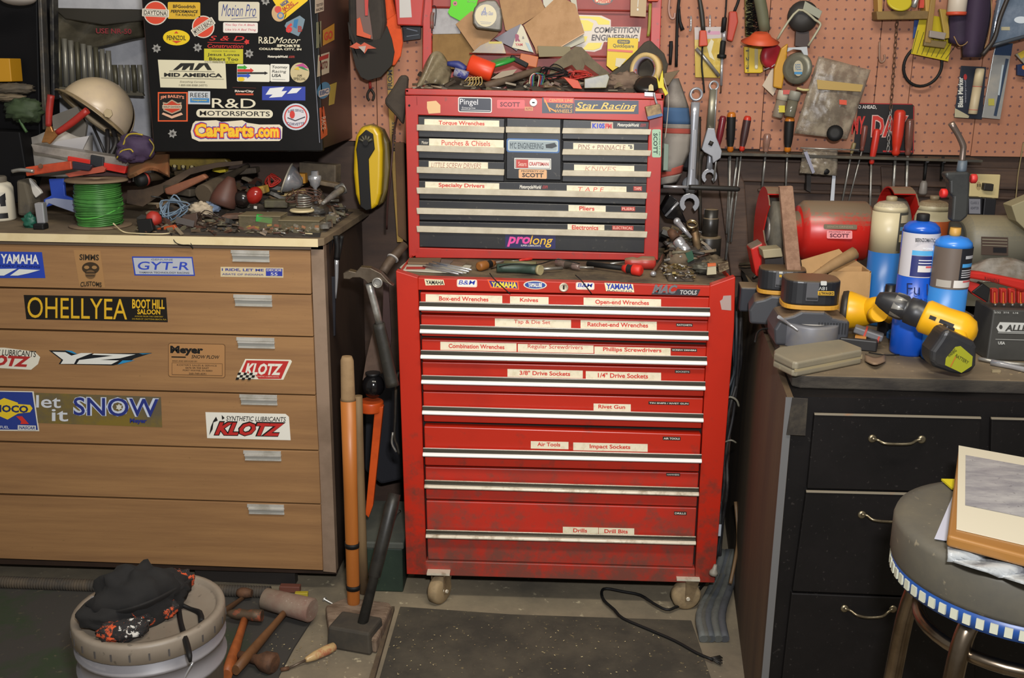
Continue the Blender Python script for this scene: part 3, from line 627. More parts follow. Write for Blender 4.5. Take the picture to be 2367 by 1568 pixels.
# ================= black wall cabinet =================
BY = 2.58
bc = thing('wall_cabinet', 'black metal wall cabinet covered with racing stickers, above left worktop', 'wall cabinet', (-.8, 2.78, 1.17))
bl_ = M('#0c0b0b', .35, 0, '#131111', 6, .45, .7, sp=.3)
f4 = YY([(322, -90), (722, -90), (748, 350), (357, 352)], BY)
bxr = at(745, 340, y=BY).x; f4[1].x = f4[2].x = bxr+.001
mb = MB(); q = YY([(320, -90), (722, -90), (747, 343), (355, 346)], BY+.02); q[1].x = q[2].x = bxr; mb.prism(q, (0, .38, 0), M('#3a2620', .45, 0, '#2c1d1a', 5, .4, .7)); bcb = mb.build('body', bc, bevel=.002)
mb = MB(); mb.prism(f4, (0, .019, 0), bl_); bcd = mb.build('door', bc, bevel=.003)
bs = lambda *o, **k: sticker('sticker', bcd, list(o), y=BY, s=k.pop('s', .012), **k)
def badge(cx, cy, r, banner, txt, rot):
    bs(('e', cx, cy, r, r, '#c8c0b4'), ('e', cx, cy, r-2.5, r-2.5, '#c8442c'), ('r', cx-r-3, cy-9, cx+r+3, cy+9, '#d0c8b8', 2, rot), ('r', cx-r, cy-7, cx+r, cy+7, '#2a2622', 1, rot), ('r', cx-r+.8, cy-6.2, cx+r-.8, cy+6.2, '#d0c8b8', 1, rot), ('t', txt, cx-r+2, cy-5, cx+r-2, cy+5, '#26221e', {'rot': rot}))
badge(360, 30, 28, 0, 'DAYTONA', 2)
bs(('r', 388, 5, 463, 44, '#c8a02c', 3), ('t', 'BFGoodrich', 400, 11, 452, 19, '#3a2a10', {'b': .03}), ('t', 'PERFORMANCE', 395, 23, 458, 30, '#1e1810', {'b': .03, 'sh': .2}), ('t', 'T/A RADIALS', 406, 32, 452, 37, '#2a2010', {'sh': .2}))
badge(470, 62, 26, 0, 'MYRTLE BEACH', -33)
bs(('r', 505, 4, 600, 49, '#c4bca8', 4), ('t', 'Motion Pro', 512, 10, 592, 38, '#34407c', {'sh': .35, 'b': -.005}), ('l', (535, 44), (594, 40), 1, '#34407c'))
bs(('r', 516, 52, 596, 76, '#d8d0c8', 3), ('t', "You Say I'm A Bitch", 521, 55, 589, 61, '#c05868', {'sh': .2}), ('t', "Like It's A Bad Thing", 521, 66, 592, 72, '#c05868', {'sh': .2}))
bs(('e', 645, 30, 17, 20, '#b89870'), ('e', 643, 22, 8, 8, '#c04840'), ('e', 649, 36, 8, 8, '#4a78a8'), ('e', 649, 36, 5, 5, '#b89870'))
bs(('p', [(628, -4), (712, -4), (711, 2), (658, 45)], '#d8b41c'), ('t', 'NASCAR', 648, 2, 668, 12, '#26387c', {'b': .05, 'rot': -35}), ('t', 'RACING', 652, 10, 680, 20, '#b03028', {'b': .03, 'rot': -35}), ('l', (655, 33), (690, 5), 2, '#a0442a'))
bs(('p', [(662, 52), (693, 36), (705, 45), (700, 66), (690, 84), (668, 74), (658, 60)], '#6a7c88'), ('t', '6', 661, 53, 676, 76, '#c0302c', {'b': .06, 'sh': .2}), ('p', [(680, 46), (690, 44), (686, 66), (678, 62)], '#2a6a98'), ('t', 'B', 689, 60, 699, 74, '#8a3430', {'b': .04}))
bs(('e', 408, 87, 31, 18, '#d8b81c'), ('t', 'PENNZOIL', 386, 82, 430, 93, '#2a2414', {'b': .02}), ('p', [(397, 94), (420, 95), (408, 100)], '#c0402c'), ('p', [(403, 77), (413, 77), (408, 72)], '#c0402c'))
bs(('t', 'S & D', 484, 83, 565, 94, '#c0302c', {'b': .05, 'sh': .25}), ('l', (480, 98), (566, 101), 1.2, '#c0302c'), ('s', 571, 97, 7, 5, '#c0302c'), ('t', 'Construction', 480, 102, 563, 111, '#c0302c', {'b': .01, 'sh': .2}))
bs(('t', 'R&D', 598, 85, 635, 101, '#cfc6ac', {'b': .03}), ('t', 'Motor', 634, 86, 695, 100, '#cfc6ac', {'b': .0, 'sh': .4}), ('t', 'SPORTS', 640, 103, 694, 109, '#cfc6ac', {'b': .05}), ('t', 'COLUMBIA CITY, IN', 599, 111, 697, 117, '#cfc6ac', {'b': .04}))
for cx, cy in ((362, 112), (457, 110), (576, 124), (399, 309), (614, 2)): bs(('s', cx, cy, 11, 7, '#8c8a86'), ('e', cx, cy, 4, 4, '#5a5856'), ('e', cx, cy, 1.6, 1.6, '#15110f'), label='bullet hole sticker')
bs(('p', [(365, 138), (521, 141), (524, 205), (371, 202)], '#cfc8ac'), ('p', [(400, 162), (418, 146), (450, 146), (446, 162), (438, 162), (440, 152), (428, 162), (420, 162), (424, 152), (410, 162)], '#24221e'), ('p', [(448, 162), (460, 146), (480, 146), (490, 162), (480, 162), (472, 150), (458, 162)], '#24221e'),
   ('l', (392, 164), (496, 166), .8, '#5a564a'), ('t', 'MID AMERICA', 380, 169, 514, 178, '#1e1c18', {'b': .04}), ('l', (373, 180), (518, 183), .8, '#5a564a'), ('t', 'Everything Corvette', 417, 187, 475, 192, '#6a6454', {'sh': .2}), ('t', '1-800-500-8388 (VETT)', 415, 195, 480, 200, '#6a6454'))
bs(('r', 472, 113, 562, 147, '#b8b02c'), ('t', 'HONOR THE LORD', 490, 117, 545, 120, '#6a661c'), ('t', 'Jesus Loves', 480, 123, 554, 131, '#2e2c14', {'b': .01}), ('t', 'Bikers Too', 484, 133, 551, 140, '#2e2c14', {'b': .01}), ('t', 'RIDE FOR THE SON', 492, 142, 542, 145, '#6a661c'))
bs(('t', 'MotorcycleWorld', 619, 128, 665, 135, '#cfc8b8', {'b': .05}), ('t', '.com', 667, 129, 681, 134, '#a03028', {'b': .02}))
arrow = lambda x0, x1, y, h, c: ('p', [(x0, y-h), (x1-8, y-h), (x1-8, y-h*2), (x1, y), (x1-8, y+h*2), (x1-8, y+h), (x0, y+h)], c)
bs(('r', 548, 149, 624, 189, '#d8d4c4', 3), arrow(549, 572, 156, 3, '#3c9838'), arrow(549, 587, 163, 3, '#c0342c'), arrow(549, 620, 169, 2, '#1e1c1c'), arrow(549, 580, 175, 3, '#3050b0'), ('e', 558, 183, 8, 5, '#d8b82c'))
bs(('r', 625, 148, 669, 189, '#d8d4c8', 3), ('t', 'Toomey', 629, 152, 665, 160, '#24221e', {'sh': .15}), ('t', 'Racing', 629, 162, 662, 170, '#24221e', {'sh': .15}), ('t', 'USA', 629, 171, 650, 178, '#24221e', {'sh': .15, 'b': .02}), ('l', (630, 183), (660, 184), .7, '#777777'))
bs(('e', 693, 168, 22, 23, '#b8a880'), ('p', [(682, 152), (700, 146), (714, 158), (708, 158), (695, 154)], '#a8447c'), ('p', [(688, 154), (700, 154), (714, 164), (700, 160)], '#3a7a4c'), ('p', [(680, 160), (690, 154), (692, 162)], '#c8a82c'), ('t', 'AM', 687, 172, 698, 177, '#5a5034'), ('t', 'SPECIAL', 679, 179, 708, 185, '#5a5034'))
bs(('r', 365, 213, 434, 281, '#d8572c'), ('r', 368, 216, 431, 278, '#17130f'), ('t', "JIM BAILEY'S", 371, 219, 426, 228, '#d88a6c', {'b': .03, 'arc': 5}), ('p', [(398, 230), (412, 238), (420, 236), (419, 255), (398, 264), (378, 255), (377, 236), (386, 238)], '#a89078'), ('p', [(398, 233), (411, 241), (417, 240), (416, 253), (398, 261), (381, 253), (380, 240), (386, 241)], '#b83c24'), ('r', 376, 243, 421, 251, '#c0ac94'), ('t', 'HARLEY-DAVIDSON', 378, 245, 419, 249, '#2a221c'), ('p', [(378, 260), (398, 268), (420, 260), (424, 265), (398, 274), (375, 264)], '#d0a488'), s=0)
bs(('r', 435, 211, 486, 241, '#b8bcc0'), ('t', 'REESE', 440, 215, 481, 225, '#1e1c1c', {'b': .0}), ('r', 440, 227, 484, 237, '#3878b0'), ('t', 'Towpower', 443, 229, 480, 235, '#c8b83c', {'sh': .2}))
bs(('t', 'RiverCity', 543, 208, 587, 215, '#d0c4b8', {'b': .04}), ('r', 545, 216, 586, 220, '#b8482c'), ('l', (538, 202), (592, 204), 1, '#5a2820'))
bs(('r', 606, 200, 706, 232, '#2c3c98'), ('p', [(624, 204), (658, 201), (646, 218), (614, 219)], '#d4d4d4'), ('p', [(638, 212), (664, 210), (652, 224), (622, 226)], '#d4d4d4'), ('p', [(676, 204), (698, 203), (686, 215), (664, 217)], '#d4d4d4'), s=.008)
bs(('t', 'R&D', 490, 228, 591, 250, '#d4ccb4', {'b': .05}), ('r', 454, 253, 631, 272, '#d4ccb4', 9), ('t', 'MOTORSPORTS', 462, 257, 624, 268, '#1c1814', {'b': .01}))
bs(('p', [(446, 286), (452, 280), (500, 278), (512, 282), (560, 278), (572, 284), (600, 288), (646, 288), (653, 294), (652, 320), (646, 326), (460, 327), (444, 320), (441, 304)], '#d8ccb4'), ('t', 'CarParts', 446, 282, 590, 322, '#3a3a98', {'b': .11}), ('t', '.com', 588, 292, 650, 322, '#3a3a98', {'b': .11}), ('t', 'CarParts', 448, 284, 589, 320, '#d8442c', {'b': .075}), ('t', '.com', 590, 294, 648, 320, '#d8442c', {'b': .075}), ('t', 'CarParts', 451, 286, 587, 317, '#e6b82c', {'b': .045}), ('t', '.com', 592, 297, 645, 318, '#e6b82c', {'b': .045}), s=.005, label='large yellow and red lettered sticker')
bs(('e', 684, 270, 31, 31, '#b8c0c8'), ('e', 684, 270, 27, 27, '#b83430'), ('e', 684, 270, 24, 24, '#c8c4c8'), ('t', 'SUPER SERVICE', 666, 252, 702, 258, '#34304a', {'arc': 5}), ('e', 676, 265, 6, 9, '#c03830'), ('l', (665, 272), (683, 279), 2, '#1e1c28'), ('l', (683, 279), (706, 270), 2, '#1e1c28'), ('t', 'CORVETTE', 664, 284, 704, 290, '#54506a', {'arc': -4}), s=0)
bs(('l', (716, -10), (739, 330), 1.2, '#8a8c98'), label='worn bright edge of door')  # thin pale grey line drawn down the right edge of the door
bss = lambda *o: sticker('sticker', bcb, list(o), x=bxr+.0002, s=-.3, lift=.0008)
bss(('r', 728, -12, 748, 28, '#c8bca8'), ('t', 'TESTED', 730, 8, 746, 14, '#3a302a'), ('t', 'RACING', 730, 18, 746, 24, '#3a302a'))
bss(('r', 731, 50, 742, 110, '#7a8468'), ('p', [(745, 70), (772, 54), (772, 92), (745, 106)], '#b8862c'), ('t', 'GO', 748, 72, 768, 92, '#c04030', {'b': .04}))
bss(('p', [(735, 128), (761, 120), (760, 168), (733, 178)], '#c0b49c'), ('p', [(737, 132), (759, 124), (758, 134), (737, 141)], '#a83430'), ('t', 'MOTO', 739, 142, 756, 160, '#6a302c', {'b': .03}))
bss(('e', 748, 209, 15, 19, '#3c7ca0'), ('r', 736, 206, 760, 222, '#c8bcb4', 3), ('t', 'EBC', 738, 208, 758, 218, '#30547c', {'b': .03}))
bss(('p', [(762, 196), (778, 190), (772, 240), (760, 244)], '#a8923c'))
bss(('p', [(738, 250), (748, 246), (756, 300), (756, 312), (742, 322)], '#c0502c'), ('t', 'RACE', 742, 270, 752, 300, '#d8b098', {'rot': 90}))
# ================= generic builders for small things =================
steel = M('#a5a39e', .35, .6, '#7d776c', 30, .45, .7)
steelb = M('#bcbcc0', .22, .65)
rust = M('#6b4a34', .75, .3, '#3f2d22', 25, .4, .65, .3)
iron = M('#3a3733', .6, .6, '#57493a', 20, .45, .7, .2)
rub = M('#141313', .6, sp=.3)
def plate(name, label, cat, pts, y, t, m, group=None, ops=None, bev=.0006, s=0, ms=None, parts=None):
    """a flat thing: outline in pixels on plane y, thickness t; printed matter is a part"""
    mb = MB(); slab(mb, pts, y, t, m, ms)
    if not ops: return one(mb, name, label, cat, group, bevel=bev)
    cx = at(sum(p[0] for p in pts)/len(pts), max(p[1] for p in pts), y=y)
    r = thing(name, label, cat, (cx.x, y, cx.z), group); bd = mb.build('backing', r, bevel=bev)
    sticker('print', bd, ops, y=y, s=s); return r
def wire(name, label, pts, r, m, cat='cable', group=None, n=5, seg=6):
    """pts: (px, py, y)"""
    mb = MB(); mb.tube(mix3(pts), r, m, seg, n); return one(mb, name, label, cat, group)
def zwire(name, label, pts, r, m, cat='cable', n=5):
    """pts: (px, py, z)"""
    mb = MB(); mb.tube([at(a, b, z=c) for a, b, c in pts], r, m, 6, n); return one(mb, name, label, cat)
def ztube(mb, pts, r, m, n=1, seg=8): mb.tube([at(a, b, z=c) for a, b, c in pts], r, m, seg, n)
def screwdriver(label, a, b, c, y, rh, col, rs=.0028, band=None, name='screwdriver', tip=None, group=None):
    """handle from pixel a (butt) to b (neck), blade to c"""
    A_, B_ = at(*a, y=y), at(*b, y=y); C_ = at(*c, y=y) if len(c) == 2 else at(c[0], c[1], y=c[2])
    r = thing(name, label, 'screwdriver', C_, group); L = (B_-A_).length; ax = B_-A_
    mb = MB(); pr = [(rh*.55, 0), (rh*.9, L*.04), (rh, L*.12), (rh*.95, L*.55), (rh*.8, L*.75), (rh*.62, L*.86), (rh*.75, L*.94), (rh*.45, L)]
    ms = [col]*7
    if band: ms = [col, col, band, band, band, col, col]
    mb.lathe(pr, A_, ax, col, 12, ms); mb.build('handle', r)
    mb = MB(); mb.tube([B_-(C_-B_).normalized()*.004, C_], rs, tip or steel, 8); mb.build('blade', r); return r
def crumple(mb, c, rad, m, amp=.35, seg=22, rings=16, rot=None, ns=14): return mb.ell(c, rad, m, rot, seg, rings, amp, ns)

# ================= on the left worktop =================
Z = WZ
def zc(px, py, z=None): return at(px, py, z=Z if z is None else z)
# green wire spool
c = zc(233, 522); r_ = (zc(318, 522)-zc(148, 522)).length/2*.84
c0 = at(233, 522, z=Z); rt = thing('wire_spool', 'spool of green electrical wire standing at the worktop front edge', 'wire spool', c0)
hS = .115; sp = M('#7a6650', .75, 0, '#65533f', 14)
mb = MB(); mb.lathe([(r_*.12, 0), (r_*.98, 0), (r_, .002), (r_*.98, .004), (r_*.2, .004)], c0, (0, 0, 1), sp, 36); mb.build('flange', rt)
mb = MB(); mb.lathe([(r_*.2, 0), (r_*.98, 0), (r_*1.0, .002), (r_*.98, .005), (r_*.15, .005), (r_*.15, .003)], c0+Vector((0, 0, hS)), (0, 0, 1), sp, 36); mb.build('flange', rt)
mb = MB(); pts = []; rw = []
mb.lathe([(r_*.62, .004), (r_*.62, hS)], c0, (0, 0, 1), '#2c5a26', 32)
NT = 27
for i in range(NT*16+1):
    a = i/16*2*math.pi; t = i/(NT*16); k = r_*(.68+.06*math.sin(t*3.1)+.018*math.sin(t*55)+.03*noise.noise(Vector((t*9, a*.2, 0))))
    pts.append(c0+Vector((k*math.cos(a), k*math.sin(a), .006+(hS-.010)*t+.003*math.sin(a*1+t*9))))
mb.tube(pts, .0024, M('#45803a', .4, 0, '#35682f', 30), 5, 1)
pts = [c0+Vector((r_*.74*math.cos(a), r_*.74*math.sin(a), .045+.02*math.sin(a+.4))) for a in [j*math.pi/12 for j in range(24)]]
mb.tube(pts, .0024, '#4a9a3c', 5, 1, closed=True); mb.build('wire_winding', rt)
# white bottle
c = zc(-2, 508); rt = thing('bottle', 'white plastic bottle with black label at the left end of worktop', 'bottle', c)
mb = MB(); mb.lathe([(.040, 0), (.043, .004), (.043, .085), (.038, .096), (.030, .100)], c, (0, 0, 1), '#d8d0bc', 28); bb = mb.build('body', rt)
mb = MB(); mb.lathe([(.0435, .008), (.0435, .075)], c, (0, 0, 1), '#d8d0bc', 28, flat=1); 
for i in range(7): 
    for a0, a1, z0, z1 in ((-1.57+.02, -1.57+.85, .010, .022),): pass
def band(mb, c, r, a0, a1, z0, z1, m, sl=0):
    n = max(4, int(abs(a1-a0)/.045)); q = []
    for j in range(n+1):
        a = a0+(a1-a0)*j/n; d = sl*j/n
        q.append((c+Vector((r*math.cos(a), r*math.sin(a), z0+d)), c+Vector((r*math.cos(a), r*math.sin(a), z1+d))))
    for j in range(n): mb.poly([q[j][0], q[j+1][0], q[j+1][1], q[j][1]], m)
mb = MB(); D = math.radians
band(mb, c, .0436, D(-110), D(-30), .008, .022, '#17161a'); band(mb, c, .0436, D(-110), D(-30), .024, .076, '#c8c2b4'); band(mb, c, .0438, D(-100), D(-32), .026, .044, '#17161a', .03); band(mb, c, .0438, D(-52), D(-34), .04, .062, '#17161a'); band(mb, c, .0439, D(-100), D(-60), .012, .0135, '#c8c4b8'); band(mb, c, .0439, D(-98), D(-58), .016, .0175, '#c8c4b8'); mb.build('bottle_label', bb)
mb = MB(); mb.lathe([(.029, .100), (.030, .102), (.030, .112), (.027, .115)], c, (0, 0, 1), '#6e675c', 28); mb.build('cap', rt)
# chrome clip thing
r = thing('clamp', 'chrome upright clamp with black foot left of the green spool', 'clamp', zc(95, 525))
mb = MB(); q = YY([(78, 470), (99, 469), (104, 517), (85, 519)], 2.50); mb.prism(q, (0, .02, 0), steelb); mb.build('casing', r, bevel=.003)
mb = MB(); mb.box(at(95, 527, y=2.50)+Vector((0, 0, .004)), (.028, .03, .016), rub); mb.build('foot', r, bevel=.004)
mb = MB(); crumple(mb, at(70, 518, y=2.52)+Vector((0, 0, .006)), (.018, .014, .02), '#1e5a48', .5); one(mb, 'plastic_clip', 'small dark green plastic clip beside chrome clamp', 'clip', bevel=0)
# blue and white bag/carton behind
r = thing('parts_packet', 'blue and white folded packet standing left of spool', 'packet', zc(125, 500, Z))
mb = MB(); slab(mb, [(66, 412), (92, 440), (96, 447), (82, 458), (70, 440)], 2.62, .012, '#c8c4bc'); mb.build('flap', r, bevel=.002)
mb = MB(); slab(mb, [(112, 414), (147, 413), (150, 452), (176, 462), (178, 492), (145, 480), (128, 472), (104, 480), (100, 462), (118, 452)], 2.61, .01, '#2444a4'); slab(mb, [(104, 462), (124, 458), (178, 464), (178, 494), (132, 478), (112, 470), (102, 484)], 2.607, .008, '#8e94ac'); mb.build('wrapper', r, bevel=.002)
# grey box behind bottle
mb = MB(); slab(mb, [(36, 415), (60, 420), (72, 470), (68, 500), (40, 500)], 2.6, .06, M('#5a5244', .8, 0, '#44403a', 14)); one(mb, 'dusty_block', 'dusty grey-brown block behind the white bottle', 'block', bevel=.008)
# bright orange handled saw frame
r = thing('hand_saw', 'orange painted saw handle lying with steel bolt above the bottle', 'saw', at(110, 400, y=2.60))
mb = MB(); slab(mb, [(57, 387), (164, 372), (166, 392), (60, 408)], 2.58, .018, M('#c04a28', .5, 0, '#a03c24', 14)); mb.build('handle', r, bevel=.003)
mb = MB(); mb.tube(mix3([(28, 396, 2.575), (50, 393, 2.575), (78, 396, 2.575)]), .005, steel, 8, 4); mb.tube(mix3([(94, 384, 2.578), (94, 384, 2.572)]), .006, rust, 12); mb.build('bolt', r)
mb = MB(); slab(mb, [(164, 373), (214, 382), (205, 396), (166, 392)], 2.585, .014, '#2a2430'); mb.build('grip', r, bevel=.003)
plate('scraper', 'dull red flat scraper blade above the green wire spool', 'scraper', [(150, 402), (235, 384), (244, 390), (240, 398), (160, 410)], 2.6, .01, '#a8503c')
# clear parts case with red ends
r = thing('parts_case', 'long clear plastic parts case with bright red and black ends', 'parts case', at(180, 395, y=2.64))
cl = M('#a8a098', .25, 0, '#7d756c', 20, .4, .7, 0, (1, 1, 1), .75)
mb = MB(); slab(mb, [(70, 333), (78, 352), (290, 392), (296, 372), (285, 366)], 2.62, .05, cl); mb.build('lid', r, bevel=.003)
mb = MB(); slab(mb, [(156, 361), (209, 370), (208, 381), (155, 372)], 2.617, .052, '#c82a20'); mb.build('tray', r, bevel=.002)
mb = MB(); slab(mb, [(238, 376), (293, 385), (288, 402), (238, 392)], 2.617, .052, '#c82a20'); mb.build('tray', r, bevel=.002)
mb = MB(); slab(mb, [(209, 358), (239, 364), (238, 392), (208, 382)], 2.612, .055, '#26282c'); mb.build('latch', r, bevel=.002)
# white bucket-ish container behind helmet
r = thing('plastic_tub', 'white torn plastic tub holding the red pliers, under the helmet', 'tub', at(120, 400, y=2.72))
mb = MB(); mb.sheet(lambda u, v: at(38+u*175, 308+v*100+10*math.sin(u*9)*(1-v), y=2.78-.07*math.sin(u*3.14)), 14, 5, M('#b4ada4', .5, 0, '#9a938c', 10), .003); mb.build('wall', r)
mb = MB(); slab(mb, [(112, 330), (206, 314), (190, 348), (118, 340)], 2.70, .003, '#b8b4b4'); mb.build('paper', r)
mb = MB(); slab(mb, [(120, 268), (178, 246), (200, 290), (196, 320), (125, 325)], 2.80, .01, '#8c8478'); mb.build('rag', r)
# red handled pliers
r = thing('pliers', 'long red-handled pliers standing open in front of white helmet', 'pliers', at(100, 335, y=2.58))
rp = M('#a02a22', .45, 0, '#86241e', 20)
for pts in ([(118, 220), (114, 255), (112, 292)], [(202, 255), (165, 285), (132, 307)]):
    mb = MB(); mb.tube(YY(pts, 2.585), [.009, .009, .0075], rp, 10, 5); mb.build('handle', r)
mb = MB(); slab(mb, [(108, 290), (118, 292), (122, 303), (133, 303), (136, 309), (114, 334), (108, 330), (95, 330)], 2.58, .01, M('#b8804c', .4, .8, '#8a6038', 20)); mb.build('jaws', r, bevel=.002)
# helmet
r = thing('helmet', 'cream half-shell motorcycle helmet tilted on the pile at left', 'helmet', at(230, 330, y=2.80))
hc = at(226, 262, y=2.78); q = Matrix.Rotation(math.radians(34), 3, 'Y')@Matrix.Rotation(math.radians(-24), 3, 'X')
mb = MB(); n0 = 0
def hs(u, v):
    a = u*2*math.pi; p = v*math.radians(92)
    return hc+q@Vector((.098*math.sin(p)*math.cos(a), .112*math.sin(p)*math.sin(a), .104*math.cos(p)-.01))
mb.sheet(hs, 32, 14, M('#cdb898', .3, 0, '#a8978c', 4, .45, .75), -.004); mb.build('shell', r)
mb = MB(); mb.tube([hc+q@Vector((.103*math.cos(a), .117*math.sin(a), -.014)) for a in [j*math.pi/14 for j in range(28)]], .004, '#8c7a5c', 6, 1, closed=True)
mb.prism([hc+q@Vector((.100*math.cos(a), .114*math.sin(a), -.010)) for a in [math.radians(-160+i*14) for i in range(11)]]+[hc+q@Vector((.114*math.cos(a), .138*math.sin(a), -.020)) for a in [math.radians(-20-i*14) for i in range(11)]], (0, 0, .003), '#8f7c5e'); mb.build('visor', r)
mb = MB(); mb.lathe([(.088, -.006), (.086, .03), (.068, .06), (.02, .08)], hc, q@Vector((0, 0, 1)), '#141416', 24); mb.build('lining', r)
mb = MB(); mb.tube(mix3([(215, 292, 2.74), (232, 330, 2.70), (243, 358, 2.70)]), .004, '#1c1a1a', 6, 4); mb.tube(mix3([(262, 300, 2.74), (268, 330, 2.72), (254, 362, 2.70)]), .007, '#211e1e', 6, 4); mb.tube(mix3([(248, 300, 2.74), (250, 330, 2.72), (248, 362, 2.70)]), .006, '#2a2626', 6, 4); mb.build('chin_strap', r)
mb = MB(); mb.lathe([(.012, -.002), (.012, .002)], at(250, 262, y=2.672), (0, -1, 0), '#b8a684', 6); mb.build('rivet', r)
# purple glove
r = thing('glove', 'purple fabric glove with yellow piping hanging at corner of black wall cabinet', 'glove', at(320, 372, y=2.60))
mb = MB(); crumple(mb, at(315, 340, y=2.62), (.048, .03, .036), M('#43324e', .8, 0, '#35273e', 20, .4, .7, .3), .35, ns=9); crumple(mb, at(292, 358, y=2.60), (.026, .025, .018), M('#3c2c46', .8), .4); mb.build('palm', r)
mb = MB(); mb.tube(mix3([(284, 338, 2.60), (294, 314, 2.60), (310, 309, 2.60), (330, 312, 2.60)]), .0022, '#a8922c', 6, 4); mb.tube(mix3([(270, 366, 2.58), (280, 350, 2.58), (300, 345, 2.58), (308, 352, 2.58)]), .002, '#a8922c', 6, 4); mb.tube(mix3([(345, 322, 2.59), (356, 340, 2.59), (346, 362, 2.59)]), .002, '#8a7a2c', 6, 4); mb.build('piping', r)
# brown leather mitt, pipes, bag
mb = MB(); mb.sheet(lambda u, v: at(300+u*92, 352+v*52+10*math.sin(u*5+v*2), y=2.70-.12*v-.02*math.sin(u*7)), 14, 8, M('#6e5030', .8, 0, '#7a4a28', 12, .4, .6, .3), .008); one(mb, 'leather_rag', 'creased brown leather rag right of the purple glove', 'rag')
r = thing('rubber_mallet', 'black-ended mallet with red ring lying toward the camera by the spool', 'mallet', at(320, 440, y=2.6))
mb = MB(); mb.lathe([(.008, -.004), (.016, 0), (.017, .02), (.015, .03)], at(318, 418, y=2.58), (.5, .8, .1), rub, 18); mb.build('head', r)
mb = MB(); mb.lathe([(.0172, .02), (.0172, .026)], at(318, 418, y=2.58), (.5, .8, .1), '#8a2c22', 18); mb.build('ring', r)
mb = MB(); mb.tube(mix3([(332, 410, 2.62), (400, 408, 2.75)]), [.012, .008], '#4a3c2c', 8); mb.build('handle', r)
plate('steel_strip', 'bent grey-brown steel strap lying across the worktop clutter', 'strap', [(294, 440), (330, 438), (372, 425), (440, 388), (500, 376), (560, 372), (560, 380), (500, 388), (440, 404), (380, 445), (330, 478), (292, 470)], 2.66, .006, M('#5c4a3a', .7, .3, '#473a30', 16))
plate('hatchet_handle', 'rusty reddish wooden handle lying behind the tangled wires', 'handle', [(378, 436), (470, 402), (480, 412), (465, 420), (400, 452), (382, 450)], 2.62, .02, M('#7a4a34', .7, 0, '#8f5a3a', 18), bev=.005)
mb = MB(); mb.tube(mix3([(574, 383, 2.80), (540, 402, 2.74), (500, 428, 2.66), (470, 448, 2.60)]), [.006, .009, .020, .024], M('#574a3a', .75, .2, '#463c30', 14), 14, 4); one(mb, 'air_horn', 'dark tapered metal horn pointing left in the clutter', 'horn')
mb = MB(); mb.lathe([(.026, -.034), (.034, -.030), (.033, -.01), (.026, .015), (.015, .035), (.009, .045)], at(522, 448, y=2.60), (.3, .2, .9), M('#553228', .55, 0, '#48322a', 14, .4, .7), 20); one(mb, 'oil_can', 'dark maroon glazed oil can in the middle of the clutter', 'oil can')
r = thing('battery_blister', 'yellow blister pack of batteries at the back of worktop', 'blister pack', at(450, 400, y=2.84))
mb = MB(); slab(mb, [(378, 368), (520, 366), (530, 376), (500, 400), (400, 392)], 2.82, .03, M('#8a7430', .4, 0, '#5c4e2a', 12)); mb.build('card', r, bevel=.004)
for i in range(5):
    mb = MB(); mb.tube(mix3([(404+i*20, 382+i, 2.812), (404+i*20, 397+i, 2.808)]), .008, '#3a2f20', 8); mb.lathe([(.0045, 0), (.0045, .002)], at(404+i*20, 384+i, y=2.803), (0, -1, 0), '#b8a878', 10); mb.build('battery', r)
plate('yellow_box', 'small bright yellow cardboard box behind the horn', 'box', [(492, 386), (520, 390), (522, 398), (508, 400), (490, 396)], 2.76, .03, '#c8b020', bev=.001)
# lamp reflector
r = thing('work_lamp_reflector', 'shiny conical lamp reflector standing on edge in the clutter', 'reflector', at(668, 434, y=2.70))
mb = MB(); mb.lathe([(.040, 0), (.034, .014), (.018, .034), (.012, .040), (.004, .044)], at(663, 412, y=2.70), (.85, .1, -.35), steelb, 26); mb.build('bowl', r)
mb = MB(); mb.lathe([(.041, -.002), (.043, 0), (.041, .002)], at(663, 412, y=2.70), (.85, .1, -.35), '#b0a894', 26); mb.build('rim', r)
plate('spark_plug_box', 'yellow and white little box behind chrome valve', 'box', [(680, 401), (705, 402), (706, 424), (690, 426)], 2.80, .03, '#c88a24', ops=[('r', 690, 409, 700, 424, '#b0a098')])
r = thing('piston_valve', 'chrome bolt-like valve standing upright near right end of clutter', 'valve', at(730, 470, y=2.66))
mb = MB(); c = at(730, 470, y=2.66); mb.lathe([(.005, 0), (.005, .04), (.013, .048), (.014, .055), (.017, .062), (.017, .072), (.010, .074), (.010, .084), (.007, .085)], c, (0, 0, 1), steelb, 16); mb.build('stem', r)
r = thing('flex_hose', 'ribbed grey end of a metal conduit lying at worktop right corner', 'conduit', at(770, 460, y=2.72))
mb = MB(); mb.lathe([(.013, 0), (.0155, .002)]+[(.0155 if j % 2 else .0140, .004+j*.0025) for j in range(8)]+[(.012, .026)], at(797, 434, y=2.70), (-.75, -.4, -.35), M('#7c7a76', .5, .6), 20); mb.build('collar', r)
mb = MB(); mb.tube(mix3([(790, 438, 2.68), (770, 452, 2.60), (746, 470, 2.53)]), [.010, .009, .004], steel, 10, 4); mb.build('spout', r)
